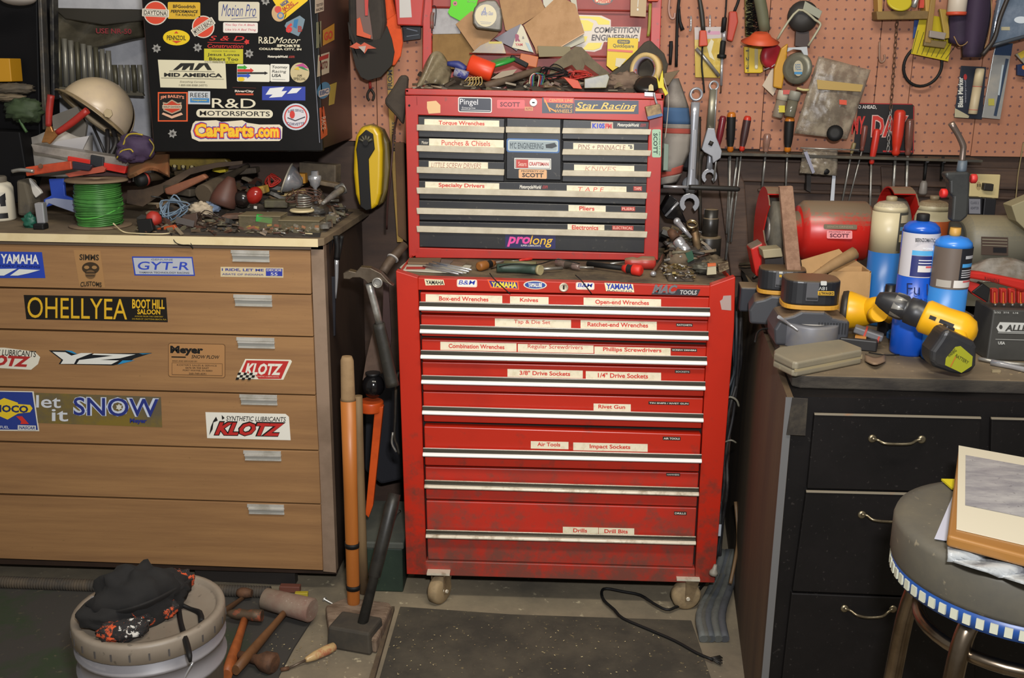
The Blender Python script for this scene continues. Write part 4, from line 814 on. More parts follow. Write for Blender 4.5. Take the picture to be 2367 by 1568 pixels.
# coil spring + plastic boxes
mb = MB(); c = at(703, 480, y=2.62); mb.tube([c+Vector((.020*math.cos(a), .020*math.sin(a), a*.0009)) for a in [j*.45 for j in range(75)]], .0018, steel, 5, 1); one(mb, 'coil_spring', 'grey coil of wire rings behind small clear box', 'spring')
clr = M('#8a7f64', .15, 0, None, 12, .4, .7, 0, (1, 1, 1), .22)
def pbox(label, q, y, hgt, cont):
    r = thing('plastic_box', label, 'plastic box', at((q[0]+q[2])/2, q[3], y=y))
    x0, x1 = at(q[0], q[3], y=y).x, at(q[2], q[3], y=y).x; z0 = WZ+.001; z1 = z0+hgt
    mb = MB(); d = .07
    for a, b in (((x0, y), (x1, y)), ((x0, y), (x0, y+d)), ((x1, y), (x1, y+d)), ((x0, y+d), (x1, y+d))):
        mb.prism([(a[0], a[1], z0), (b[0], b[1], z0), (b[0], b[1], z1), (a[0], a[1], z1)], (0.001 if a[0] == b[0] else 0, 0.001 if a[1] == b[1] else 0, 0), clr)
    mb.build('box_wall', r)
    mb = MB(); mb.box(((x0+x1)/2, y+d/2, z1+.001), (x1-x0+.003, d+.003, .003), M('#7d7054', .6, 0, '#6c6048', 14, .4, .7, 0, (1, 1, 1), .9)); mb.build('box_lid', r, bevel=.001)
    for nm, lb, c_, sz, n in cont:
        for i in range(n):
            mb = MB(); k = Vector((x0+.008+(x1-x0-.016)*((i*.618+.13) % 1), y+.008+.012*R.random(), z0+.005+hgt*.45*R.random()))
            mb.box(k, sz, c_, rote(R.uniform(-20, 20), R.uniform(-25, 25), R.uniform(-40, 40))); tag(mb.build(nm, bevel=.0008), lb, nm.replace('_', ' '), nm.replace('_', ' ')+'s in the box')
pbox('larger clear plastic box holding green and red fuses on the worktop', (553, 488, 648, 524), 2.50, .040, [('red_fuse', 'small red fuse inside the larger clear box', '#b83c30', (.018, .006, .005), 6), ('yellow_fuse', 'small yellow fuse inside the larger clear box', '#c8a02c', (.012, .006, .005), 4)])
mb = MB(); mb.box(at(611, 506, y=2.51)+Vector((0, .0, 0)), (.040, .016, .016), M('#3a9a44', .4), rote(8, 10, 12)); one(mb, 'green_fuse_pack', 'bright green fuse pack inside the larger clear box', 'fuse pack', bevel=.001)
pbox('smaller clear plastic box of coloured fuses near the worktop corner', (645, 492, 738, 524), 2.50, .030, [('coloured_fuse', 'small orange fuse inside the smaller clear box', '#c87040', (.010, .006, .006), 6), ('white_fuse', 'small whitish fuse inside the smaller clear box', '#b8b0a8', (.012, .006, .006), 4)])
mb = MB(); zslab(mb, [(440, 528), (560, 522), (745, 520), (740, 546), (600, 544), (440, 541)], WZ+.003, .0028, M('#2a2622', .8)); one(mb, 'rubber_strip', 'thin black rubber strip lying along the worktop front', 'strip', bevel=.001)
plate('plastic_funnel', 'pale yellow plastic block behind the clear boxes', 'block', [(640, 440), (700, 440), (712, 470), (690, 478), (650, 474)], 2.74, .03, '#c8aa70', bev=.002)
mb = MB(); c = at(698, 484, y=2.60); mb.lathe([(.030, 0), (.032, .003), (.030, .006)], c-Vector((0, 0, .006)), (0, 0, 1), '#c8b890', 24); one(mb, 'jar_lid', 'cream round jar lid behind the smaller clear box', 'lid')
# grey-blue wire tangle, red wire tangle, white cloth
def tangle(name, label, cx, cy, y, rx, ry, n, r, m, depth=.03, seed=1):
    rr = random.Random(seed); pts = []
    for i in range(n):
        a = i*2.1+rr.uniform(-.5, .5); k = rr.uniform(.45, 1)
        pts.append((cx+rx*k*math.cos(a), cy+ry*k*math.sin(a), y+rr.uniform(0, depth)))
    return wire(name, label, pts, r, m, 'wire', None, 5, 5)
tangle('wire_bundle', 'tangle of grey-blue wires beside the red-capped switch', 402, 480, 2.55, 38, 32, 22, .0021, M('#6f8294', .5, 0, '#4c5560', 20), .03, 3)
tangle('wire_bundle', 'tangle of red wires in front of lamp reflector', 628, 418, 2.68, 24, 18, 20, .002, '#a82c22', .03, 4)
tangle('wire_bundle', 'loose tangle of thin brown wires around the coil spring', 700, 455, 2.60, 46, 26, 18, .0013, '#4a2c1e', .04, 5)
tangle('wire_bundle', 'thin dark wire loops hanging near the worktop front edge', 480, 510, 2.52, 50, 24, 16, .0013, '#2e2018', .02, 6)
r = thing('toggle_switch', 'black switch with red dome cap at the worktop front edge', 'switch', at(330, 550, y=2.43))
mb = MB(); slab(mb, [(315, 510), (348, 506), (354, 532), (338, 546), (322, 544)], 2.44, .02, rub); mb.build('housing', r, bevel=.002)
mb = MB(); slab(mb, [(320, 542), (337, 545), (332, 558), (322, 556)], 2.43, .012, '#3a3a34'); mb.build('tab', r, bevel=.003)
mb = MB(); mb.lathe([(.018, 0), (.019, .012), (.014, .024), (.004, .030)], at(358, 515, y=2.47), (-.1, -.3, 1), '#a02a20', 20); mb.build('cap', r)
mb = MB(); crumple(mb, at(465, 486, y=2.58), (.030, .022, .020), M('#b8a890', .9, 0, '#9a8c78', 30, .4, .7, .5), .5); crumple(mb, at(490, 478, y=2.60), (.022, .02, .014), M('#8494ac', .9), .5); one(mb, 'cloth_wad', 'crumpled cream and pale blue cloth wad in the clutter', 'cloth')
zwire('string', 'white cord running along the worktop front edge', [(262, 517, WZ+.03), (285, 536, WZ+.005), (320, 540, WZ+.003), (375, 541, WZ+.003), (400, 538, WZ+.003)], .0018, '#c8b890')
zwire('string', 'pale bent cord in front of the clear boxes', [(628, 524, WZ+.005), (660, 536, WZ+.004), (722, 541, WZ+.004)], .0016, '#c8b890')
wire('hook_wire', 'thin black wire hooked over the worktop edge', [(395, 540, 2.44), (405, 560, 2.425), (420, 566, 2.425), (440, 567, 2.425), (446, 575, 2.425), (440, 560, 2.43)], .0011, rub)
r = thing('red_lamp', 'glossy red and black bulb holder beside the maroon oil can', 'bulb', at(590, 460, y=2.6))
mb = MB(); mb.ell(at(588, 452, y=2.60), (.020, .018, .024), M('#8f2018', .2), rote(0, 35, 0)); mb.build('lens', r)
mb = MB(); mb.ell(at(560, 460, y=2.60), (.022, .018, .022), M('#1c1614', .2)); mb.build('socket', r)
plate('amber_lens', 'amber plastic lens lying in front of blue wires', 'lens', [(362, 528), (402, 520), (410, 530), (390, 540), (364, 540)], 2.49, .012, '#a8481c', bev=.002)
plate('brown_block', 'small brown wooden block under the cloth wad', 'block', [(420, 500), (455, 492), (460, 522), (424, 530)], 2.53, .03, '#4c3a30', bev=.002)
for k, (px, py, y, w_, h_, col, nm, lb, ct) in enumerate([(430, 398, 2.74, .05, .012, '#54442e', 'flat_file', 'dusty flat file under the battery pack', 'file'), (560, 396, 2.80, .09, .016, '#5a4c3c', 'angle_iron', 'long dusty angle iron at back of worktop', 'angle iron'), (740, 398, 2.84, .11, .05, '#5c5040', 'cardboard_carton', 'dusty brown carton at the back right of worktop', 'carton'), (600, 440, 2.66, .04, .02, '#a8842c', 'yellow_plug', 'dull yellow plug next to maroon oil can', 'plug'), (540, 500, 2.56, .05, .012, '#6a4c3c', 'wood_scrap', 'short wood scrap between cloth wad and clear box', 'scrap'), (760, 425, 2.76, .06, .012, '#6e5c44', 'paint_stick', 'dusty paint stick behind the conduit', 'stick'), (640, 470, 2.64, .06, .02, '#4e4a34', 'metal_bracket', 'olive metal bracket behind larger clear box', 'bracket'), (420, 440, 2.66, .09, .02, '#4a4236', 'steel_bar', 'dark steel bar under the rusty handle', 'bar'), (250, 405, 2.66, .12, .02, '#4c2c2a', 'folded_strap', 'dark folded strap above the spool', 'strap')]):
    mb = MB(); mb.box(at(px, py, y=y), (w_, .04, h_), M(col, .7, 0, '#3c332a', 22, .45, .7), rote(0, R.uniform(-12, 12), R.uniform(-25, 25))); one(mb, nm, lb, ct, bevel=.003)
# ground of small debris: dusty heaps (nobody could count it)
def heap(name, label, pts, m_list, n, smin, smax, seed, zt=None):
    rr = random.Random(seed); mb = MB()
    for i in range(n):
        px, py, z = rr.choice(pts); p = at(px+rr.uniform(-22, 22), py+rr.uniform(-7, 7), z=z)
        s_ = rr.uniform(smin, smax)
        if rr.random() < .5: mb.box(p+Vector((0, 0, s_*.4)), (s_*rr.uniform(.6, 2.4), s_*rr.uniform(.5, 1), s_*rr.uniform(.3, .8)), rr.choice(m_list), rote(rr.uniform(-30, 30), rr.uniform(-30, 30), rr.uniform(0, 180)))
        else:
            d = Vector((rr.uniform(-1, 1), rr.uniform(-.6, .6), rr.uniform(-.2, .3))).normalized(); mb.tube([p+Vector((0, 0, s_*.3)), p+Vector((0, 0, s_*.3))+d*s_*2.5], s_*.22, rr.choice(m_list), 6)
    o = mb.build(name); o['kind'] = 'stuff'; o['label'] = label; o['category'] = 'clutter'; return o
def mound(name, label, X0, X1, Y0, Y1, Z0, hf, mats, n, smin, smax, seed):
    rr = random.Random(seed); mb = MB()
    for i in range(n):
        u, v = rr.random(), rr.random(); h = hf(u, v); p = Vector((X0+(X1-X0)*u, Y0+(Y1-Y0)*v, Z0+h*(.35+.65*rr.random())))
        s_ = rr.uniform(smin, smax); p.z = max(p.z, Z0+s_*.8)
        if rr.random() < .5: mb.box(p, (s_*rr.uniform(.8, 2.6), s_*rr.uniform(.5, 1.2), s_*rr.uniform(.2, .7)), rr.choice(mats), rote(rr.uniform(-30, 30), rr.uniform(-30, 30), rr.uniform(0, 180)))
        else:
            dd = Vector((rr.uniform(-1, 1), rr.uniform(-.6, .6), rr.uniform(-.15, .15))).normalized(); mb.tube([p-dd*s_*.9, p+dd*s_*1.4], s_*.2, rr.choice(mats), 6)
    mb.sheet(lambda a, b: (X0+(X1-X0)*a, Y0+(Y1-Y0)*b, Z0+.0005+max(0, hf(a, b)*.75*(1+.3*noise.noise(Vector((a*14, b*7, 2)))))*min(1, a*12, (1-a)*12, b*9, (1-b)*9)), 40, 14, M('#453b31', .85, 0, '#322b26', 30, .4, .7, .4), .0004)
    o = mb.build(name); o['kind'] = 'stuff'; o['label'] = label; o['category'] = 'clutter'; return o
xa, xb = at(340, 500, y=2.6).x, at(765, 500, y=2.6).x
mats_ = ['#4a3f34', '#5c4c3c', '#3a302a', steel, '#6e5a44', '#54382c', '#7a6c58', '#3c3a38', iron, '#66604e']
mound('scrap_heap', 'mound of loose hardware and scraps filling the middle of left worktop', xa, xb, 2.53, 2.90, WZ, lambda u, v: .105*min(1, v*1.9)*(1-.25*u)*min(1, (1-u)*6), mats_, 420, .010, .024, 21)
mound('scrap_heap', 'flat spread of small bits along the front of left worktop', xa+.02, xb-.02, 2.445, 2.535, WZ, lambda u, v: .006, mats_, 120, .006, .012, 23)
# things hung at the worktop's right end
for i, (x0, lb) in enumerate([(756, 'black-handled shears hanging on the end of brown cabinet, left blade'), (778, 'black-handled long snips hanging on the end of brown cabinet, right pair')]):
    r = thing('shears', lb, 'shears', at(x0, 690, y=2.55))
    mb = MB(); mb.tube(mix3([(x0-2, 545, 2.52), (x0+2, 570, 2.52), (x0, 600, 2.52)]), .007, rub, 8, 4); mb.tube(mix3([(x0+12, 545, 2.55), (x0+8, 570, 2.55), (x0+2, 600, 2.53)]), .006, rub, 8, 4); mb.build('handle', r)
    mb = MB(); mb.tube(mix3([(x0, 600, 2.52), (x0, 640, 2.52), (x0-2, 690, 2.52)]), [.006, .005, .002], steelb, 6, 3); mb.build('blade', r)
plate('black_sheath', 'black leather sheath hanging on the end of brown cabinet', 'sheath', [(756, 640), (775, 640), (775, 776), (758, 784)], 2.53, .006, '#15141c')
# far left dark shelf stuff and hanging clear roll of bits
r = thing('shelf_unit', 'dark metal shelf unit at the far left edge', 'shelf unit', at(0, 420, y=2.8))
mb = MB(); slab(mb, [(-300, -80), (84, -80), (96, 410), (-300, 410)], 2.80, .12, M('#08070a', .6, sp=.2)); mb.build('side_panel', r, bevel=.004)
mb = MB(); slab(mb, [(84, -80), (92, -80), (108, 300), (98, 300)], 2.76, .03, M('#4c4a48', .5, .5, '#6e6456', 25)); slab(mb, [(112, -80), (122, -80), (126, 230), (118, 230)], 2.78, .03, M('#2a2a2c', .5, .5, '#5a564c', 20)); mb.build('post', r, bevel=.002)
plate('yellow_carton', 'mustard yellow carton on the dark shelf at left edge', 'carton', [(-60, 134), (22, 135), (27, 189), (-60, 190)], 2.72, .06, '#b88414', bev=.002)
mb = MB(); crumple(mb, at(30, 205, y=2.72), (.055, .03, .014), M('#5c5244', .8, 0, '#413b33', 20), .4); crumple(mb, at(15, 225, y=2.71), (.05, .03, .010), M('#6e604c', .8), .4); one(mb, 'dusty_gloves', 'dusty grey-brown gloves on shelf under the yellow carton', 'gloves')
mb = MB(); crumple(mb, at(55, 255, y=2.70), (.05, .03, .03), M('#36452a', .7, 0, '#24301e', 20), .5); mb.tube(mix3([(40, 265, 2.69), (52, 290, 2.69), (62, 306, 2.69)]), .004, '#3c5a30', 6, 3); one(mb, 'green_strap', 'mossy green crumpled strap hanging at far left', 'strap')
plate('dark_crate', 'black crate below the green strap at far left', 'crate', [(-80, 300), (46, 305), (62, 400), (40, 470), (-80, 470)], 2.68, .1, M('#0b0a0c', .6, sp=.2), bev=.004)
mb = MB(); mb.ell(at(42, -4, y=2.7), (.045, .04, .018), M('#a8a098', .5)); one(mb, 'white_bowl', 'whitish round bowl edge at the top left corner', 'bowl')
r = thing('tool_pouch', 'clear vinyl pouch of chrome sockets and bits hanging behind helmet', 'tool pouch', at(230, 215, y=2.9))
mb = MB(); mb.sheet(lambda u, v: at(122+u*214, 22+v*78+14*math.sin(u*4+.5)*v, y=2.90-.02*math.sin(u*8+v*3)), 20, 8, M('#5c5648', .25, 0, '#3c382e', 6, .4, .65, .3), .002); mb.build('flap', r)
mb = MB(); slab(mb, [(122, 18), (330, 22), (332, 48), (240, 58), (150, 44)], 2.865, .01, M('#2e2a22', .5)); mb.build('header', r, bevel=.003)
for i in range(14):
    mb = MB(); x = 134+i*14.5; t0 = 85+i*4 if i < 9 else 150; mb.tube(YY([(x, t0), (x+3, (t0+205)/2), (x+5, 200 if i < 9 else 214)], 2.89), .0075, M('#8a877c', .35, .5) if i % 3 else M('#5c5848', .4, .5), 8); mb.build('bit', r)
sticker('print', r, [('t', 'USE NR-50', 222, 66, 304, 78, '#8a2c34', {'b': .02})], y=2.862, s=.02)
mb = MB(); slab(mb, [(128, 200), (328, 212), (332, 222), (128, 212)], 2.885, .012, M('#5c5648', .5)); mb.build('bottom_seam', r)
# ribbed hose along the floor under the cabinet
r = thing('ribbed_hose', 'dark ribbed rubber hose lying along the foot of brown cabinet', 'hose', at(330, 1355, z=0))
a, b = at(-60, 1344, z=.018), at(626, 1370, z=.018); n = 110; pr = []
for i in range(n): pr += [(.013, i/n*(b-a).length), (.017, (i+.3)/n*(b-a).length), (.017, (i+.7)/n*(b-a).length)]
mb = MB(); mb.lathe(pr, a, b-a, M('#3b3630', .8, 0, '#55493a', 14), 12); mb.build('tubing', r)
mb = MB(); mb.box(at(560, 1344, z=.02)+Vector((0, .04, 0)), (.28, .03, .04), '#2e2a28', rotz(-2)); one(mb, 'dark_plank', 'dark plank lying against the cabinet foot behind the hose', 'plank', bevel=.002)
# ================= centre: wall left of the chest =================
r = thing('tape_reel', 'yellow and black long tape measure reel hanging beside the red top chest', 'tape reel', at(855, 490, y=2.86))
yl = dusty('#c8a418', .35, 0, '#7a6a40', .5, .95)
out = [(835, 292), (855, 288), (870, 292), (880, 310), (884, 350), (883, 410), (880, 450), (872, 475), (858, 487), (845, 486), (830, 478), (821, 450), (816, 400), (817, 350), (822, 315)]
mb = MB(); slab(mb, out, 2.80, .055, yl); mb.build('case', r, bevel=.012, seg=4)
mb = MB(); slab(mb, [(868, 292), (884, 300), (898, 330), (902, 390), (896, 440), (884, 470), (870, 480)], 2.85, .05, dusty('#6a5a30', .5)); mb.build('rear_case', r, bevel=.012, seg=3)
mb = MB(); slab(mb, [(829, 316), (846, 300), (862, 310), (866, 345), (852, 368), (854, 420), (858, 484), (846, 487), (833, 478), (829, 420), (826, 372), (823, 345)], 2.793, .006, rub); mb.build('grip', r, bevel=.002)
mb = MB()
for j in range(5):
    a = math.radians(30+j*30); p = at(846, 330, y=2.79); mb.tube([p, p+Vector((.020*math.cos(a), -.004, .020*math.sin(a)))], .0035, '#4a4636', 6)
mb.lathe([(.008, 0), (.008, .006)], at(846, 330, y=2.79), (0, -1, 0), rub, 14); mb.build('crank', r)
# caps
def cap(label, name, crown, bill, y, cm, bm, extra):
    r = thing(name, label, 'cap', at(860, 180, y=y))
    mb = MB(); slab(mb, crown, y, .05, cm); mb.build('crown', r, bevel=.015, seg=3)
    mb = MB(); slab(mb, bill, y-.012, .01, bm); mb.build('bill', r, bevel=.004)
    extra(r); return r
orr = M('#d8501c', .8, 0, '#c04414', 10)
cap('bright orange cap hanging behind the dark cap on pegboard', 'baseball_cap', [(884, -20), (902, -20), (918, 40), (922, 60), (905, 80), (888, 40)], [(890, 48), (916, 30), (928, 70), (931, 100), (926, 130), (912, 152), (896, 150)], 2.93, orr, orr, lambda r: None)
bl2 = M('#37302a', .85, 0, '#2a2521', 12); 
def ex(r):
    mb = MB(); slab(mb, [(822, -20), (846, -20), (858, 60), (862, 92), (842, 88), (824, 78)], 2.845, .006, M('#6b5550', .8)); mb.build('lining', r, bevel=.002)
    mb = MB(); slab(mb, [(824, 44), (832, 40), (840, 74), (858, 82), (856, 90), (824, 82)], 2.841, .004, '#c04c22'); mb.build('trim', r, bevel=.001)
    mb = MB(); slab(mb, [(842, -20), (852, -20), (850, 36), (844, 36)], 2.84, .003, '#b03028'); mb.build('tape', r)
    mb = MB(); slab(mb, [(808, 108), (824, 98), (834, 104), (842, 98), (858, 106), (870, 112), (850, 113), (843, 124), (834, 112), (822, 113)], 2.836, .002, '#b84c2c'); slab(mb, [(828, 108), (846, 106), (842, 122)], 2.834, .002, '#a89a90'); mb.build('badge', r)
cap('dark brown worn cap with orange badge hanging by its strap', 'baseball_cap', [(803, -20), (884, -20), (890, 50), (884, 100), (866, 108), (812, 112), (804, 70)], [(804, 50), (808, 90), (822, 100), (880, 90), (894, 60), (905, 90), (911, 120), (906, 150), (880, 178), (850, 186), (834, 178), (822, 155), (812, 112)], 2.87, bl2, M('#26231f', .85), ex)
r = thing('snips', 'small red-gripped pliers hanging below the dark cap', 'pliers', at(857, 230, y=2.96))
mb = MB(); mb.tube(YY([(855, 188), (856, 205)], 2.96), .004, '#a03028', 8); mb.build('grip', r)
mb = MB(); mb.tube(YY([(856, 205), (850, 216), (850, 226), (854, 232)], 2.96), .0035, iron, 8, 3); mb.tube(YY([(856, 205), (864, 216), (864, 226), (861, 232)], 2.96), .0035, iron, 8, 3); mb.build('jaws', r)
plate('yardstick', 'yellow wooden advertising yardstick leaning behind chest, black lettering', 'yardstick', [(893, 150), (909, 148), (912, 330), (932, 560), (918, 560), (902, 330)], 2.97, .004, M('#a8843c', .6, 0, '#8f7034', 14), ops=[('t', 'FROM', 896, 162, 907, 208, '#2a2418', {'rot': -90, 'b': .03}), ('t', 'MATERIALS', 906, 282, 915, 350, '#2a2418', {'rot': -90, 'b': .03})])
mb = MB(); slab(mb, [(912, 330), (934, 330), (940, 560), (920, 545)], 2.96, .015, M('#6a4a2c', .7, 0, '#553a24', 14, st=(1, 1, .3))); one(mb, 'wood_lath', 'brown wood lath standing behind chest left edge', 'lath', bevel=.001)
plate('leather_scrap', 'dark brown folded leather scrap hanging at upper left corner of chest', 'leather scrap', [(926, 172), (943, 176), (939, 230), (931, 290), (914, 268), (888, 240), (890, 228), (908, 202)], 2.725, .03, M('#3e352c', .85, 0, '#2a241f', 14, .4, .7, .4), bev=.008)
wire('leather_strap', 'thin dark leather strap hanging left of the top chest', [(935, 180, 2.73), (926, 240, 2.73), (912, 300, 2.76), (903, 400, 2.76), (896, 470, 2.78), (894, 530, 2.80)], .003, '#3c2420', 'strap')
# red little cabinet at top and blister under it
plate('red_metal_case', 'red enamelled metal case with white paper label, at top left of open lid', 'case', [(906, -60), (985, -60), (974, 60), (918, 58)], 2.90, .06, cred, ops=[('p', [(922, -40), (946, -40), (952, 40), (924, 41)], '#b8b4b0')], bev=.003)
plate('black_blister', 'black blister package hanging under the red metal case', 'blister pack', [(930, 60), (973, 60), (972, 90), (933, 95)], 2.95, .01, M('#1a1c24', .25), ops=[('l', (940, 66), (965, 72), 2, '#788090'), ('l', (940, 84), (968, 80), 1.5, '#686e7a')])
# bungee, tag, cards, tape measure in the lid
r = thing('bungee_cord', 'red and black braided cord hanging inside left edge of open lid', 'cord', at(998, 120, y=2.94))
mb = MB(); mb.tube(YY([(998, 50), (996, 90), (994, 122)], 2.94), .004, M('#c04030', .7, 0, '#1c1818', 60, .48, .52), 8, 3); mb.build('braid', r)
mb = MB(); mb.tube(YY([(1000, 28), (998, 40), (998, 66)], 2.94), .006, M('#6a5c50', .5, 0, '#8a2c28', 30), 10, 3); mb.tube(YY([(996, 16), (1006, 14), (1008, 30), (1005, 60)], 2.94), .0012, rub, 5, 4); mb.build('hook', r)
plate('paper_sheet', 'whitish paper sheet pinned inside the open lid', 'paper', [(998, 20), (1068, 20), (1064, 78), (1000, 79)], 2.955, .001, M('#a8a6a8', .8, 0, '#8d8a8c', 14))
plate('cardboard_sheet', 'brown cardboard sheet at the back of the open lid left', 'cardboard', [(1000, 79), (1070, 76), (1100, 120), (1095, 160), (1000, 160)], 2.957, .002, M('#8a6a3c', .8, 0, '#76582f', 10))
plate('paper_tag', 'bright lime green paper tag inside the lid', 'tag', [(1042, -20), (1110, -20), (1094, 40), (1064, 49), (1040, 36), (1035, 28), (1042, 14)], 2.948, .001, M('#58c81c', .6), ops=[('e', 1052, 8, 5, 5.5, '#b8606c'), ('e', 1052, 8, 2, 2, '#2a1a3a'), ('t', 'Smy', 1080, 1, 1100, 7, '#7aa850')], s=0)
plate('cardboard_square', 'tan cardboard square tilted under the tape measure', 'cardboard', [(1053, 56), (1090, 25), (1160, 60), (1150, 80), (1102, 122), (1096, 118)], 2.940, .002, M('#a8825c', .8, 0, '#98744f', 14), ops=[('l', (1096, 112), (1112, 96), 1, '#8a6a48')])
plate('cardboard_square', 'large tan cardboard piece behind right side of tape measure', 'cardboard', [(1150, -20), (1240, -20), (1262, 22), (1210, 55), (1178, 73), (1168, 70)], 2.944, .002, M('#a8835c', .8, 0, '#957150', 14))
plate('grey_card', 'grey triangular card between the cardboard squares', 'card', [(1142, 90), (1178, 68), (1204, 55), (1216, 90), (1194, 118), (1183, 110)], 2.942, .001, '#74707a')
plate('torn_sticker', 'torn white dealer sticker behind the large cardboard square', 'sticker', [(1204, 56), (1210, 62), (1234, 122), (1183, 110), (1192, 84)], 2.938, .001, '#c8c0a8', ops=[('t', 'R', 1191, 79, 1203, 96, '#8a2c50', {'b': .08}), ('t', '&', 1207, 84, 1212, 90, '#5a5060'), ('t', 'YAM', 1191, 100, 1208, 106, '#b84040', {'b': .04}), ('p', [(1214, 98), (1222, 100), (1232, 121), (1224, 118)], '#90a4a8')], s=0)
plate('cardboard_square', 'widest tan cardboard square leaning on the right of the lid', 'cardboard', [(1210, 58), (1250, 28), (1290, -10), (1330, 10), (1351, 76), (1296, 110), (1240, 125), (1236, 110)], 2.932, .0025, M('#b08a64', .8, 0, '#9f7a54', 16, h3='#c0a078'), ops=[('l', (1297, 108), (1350, 77), 1.6, '#c89c6c')])
plate('paper_sheet', 'pale green-white paper under the widest cardboard square', 'paper', [(1310, -20), (1330, -20), (1336, 30), (1352, 96), (1320, 110), (1300, 108), (1350, 78)], 2.946, .001, '#b0ac98')
plate('paper_sheet', 'white paper corner at top edge between cardboards', 'paper', [(1252, -20), (1304, -20), (1300, 0), (1262, 20), (1256, 10)], 2.939, .001, '#b8b4a4')
r = thing('tape_measure', 'grey tape measure with cream round sticker hanging inside the lid', 'tape measure', at(1125, 75, y=2.915))
mb = MB(); slab(mb, [(1096, 18), (1106, 6), (1124, 0), (1146, 0), (1158, 20), (1161, 40), (1159, 72), (1150, 72), (1102, 66), (1093, 54), (1092, 34)], 2.895, .035, M('#6c675e', .4, .3, '#575249', 18)); mb.build('case', r, bevel=.005, seg=3)
sticker('sticker', r, [('e', 1123, 36, 25, 26, '#c8bc98'), ('t', 'A', 1112, 16, 1124, 34, '#8084a4', {'sh': .3}), ('t', 'Quality Glass', 1112, 26, 1140, 38, '#8084a4', {'sh': .3}), ('l', (1110, 50), (1136, 52), 1, '#a0a0a4'), ('l', (1112, 54), (1134, 55), .8, '#a0a0a4')], y=2.893, s=0)
plate('yellow_package', 'yellow folding square package with red band standing in lid', 'package', [(1405, 87), (1476, 89), (1474, 115), (1440, 148), (1416, 164), (1402, 152)], 2.930, .006, '#d8b818', ops=[('r', 1427, 92, 1456, 101, '#2c2818', 3), ('t', 'STANLEY', 1430, 94, 1453, 99, '#d8b818'), ('t', 'QuickSquare', 1417, 102, 1465, 112, '#4a4224'), ('p', [(1405, 113), (1463, 117), (1462, 122), (1404, 118)], '#c84c20'), ('p', [(1424, 134), (1448, 136), (1440, 146), (1432, 156), (1422, 152)], '#c0b494')], s=.03)
plate('hang_card', 'tan card with drill bit hanging at top right of lid', 'card', [(1458, -30), (1496, -30), (1493, 39), (1457, 37)], 2.915, .003, '#a88e68', ops=[('l', (1476, -10), (1474, 16), 2, '#b8b4a8'), ('e', 1474, 22, 2.2, 3, '#c8c4b8')], s=0)
mb = MB(); mb.tube(YY([(1503, 8), (1501, 60), (1498, 84)], 2.915), .0045, '#8a8034', 6, 3, flat=.4); one(mb, 'olive_strap', 'olive green strap hanging along the right lid edge', 'strap')
mb = MB(); slab(mb, [(1496, -10), (1524, -10), (1522, 3), (1498, 3)], 2.905, .02, '#b8482c'); one(mb, 'orange_clip', 'orange plastic clip at top right corner of lid', 'clip', bevel=.002)
# roll of masking tape, dark glove, plastic bag...
r = thing('masking_tape', 'roll of cream masking tape standing on edge at right in till', 'masking tape', at(1490, 165, y=2.86))
mb = MB(); ax = Vector((-.55, -.8, .1)); c = at(1494, 162, y=2.86); mb.lathe([(.034, -.012), (.045, -.012), (.045, .012), (.034, .012), (.034, -.012)], c, ax, M('#c8ac74', .6), 32); mb.build('tape', r)
mb = MB(); mb.lathe([(.0335, .012), (.0335, -.012), (.030, -.012), (.030, .012), (.0335, .012)], c, ax, M('#8c8490', .6, 0, '#a8483c', 40, .55, .6), 32); mb.build('core', r)
plate('canvas_pouch', 'dark olive canvas pouch peaked behind the masking tape roll', 'pouch', [(1408, 172), (1440, 150), (1462, 128), (1490, 98), (1503, 92), (1536, 124), (1545, 150), (1540, 175), (1500, 200), (1430, 196)], 2.905, .022, M('#463f34', .85, 0, '#332d26', 10, .4, .65, .3), bev=.006)
mb = MB(); mb.sheet(lambda u, v: at(972+u*72-10*v, 190-72*math.sin(u*2.6+.2)*(1-v*.8)+18*v, y=2.83-.05*v+.012*math.sin(u*11+v*5)), 16, 8, M('#8f8268', .25, 0, '#6a604c', 14, .4, .6, .4, (1, 1, 1), .85), .002); one(mb, 'plastic_bag', 'crumpled beige plastic bag standing at the left end of chest till', 'bag')
r = thing('spray_cap', 'bright orange-red plastic cap lying in the chest till', 'cap', at(1115, 178, y=2.80))
mb = MB(); mb.lathe([(.020, -.036), (.026, -.032), (.026, .030), (.024, .034)], at(1112, 158, y=2.80), (.9, 0, -.32), M('#d8401c', .4), 24); mb.build('shell', r)
mb = MB(); mb.lathe([(.052, 0), (.056, .004), (.052, .010), (.03, .012)], at(1150, 150, y=2.85), (-.25, -.12, .95), M('#2c8c38', .35), 30); one(mb, 'frisbee', 'green round plastic lid tilted behind the orange cap', 'lid')
mb = MB(); mb.tube(YY([(1034, 147), (1058, 150), (1076, 162)], 2.79), [.006, .011, .010], '#2c3472', 10, 3); mb.tube(YY([(1050, 166), (1082, 176)], 2.775), .012, M('#8c8c9c', .5, 0, '#3c4080', 60, .5, .55), 10); one(mb, 'toothed_brush', 'blue and white striped tube left of the orange cap', 'tube')
mb = MB(); mb.box(at(1200, 142, y=2.84), (.052, .02, .014), rub, rote(0, 26, 0)); one(mb, 'black_marker', 'black plastic handle right of the green lid', 'handle', bevel=.003)
mb = MB(); mb.box(at(1222, 140, y=2.90), (.05, .02, .03), '#b8622c', rote(0, 10, 0)); one(mb, 'amber_packet', 'orange packet behind the black handle', 'packet', bevel=.002)
plate('clear_blister', 'clear blister with yellow band behind the green lid', 'blister pack', [(1110, 105), (1130, 96), (1162, 98), (1170, 124), (1090, 122)], 2.935, .01, M('#8a7a68', .3, 0, '#a88c4c', 20), ops=[('r', 1130, 96, 1160, 101, '#b8a428')])
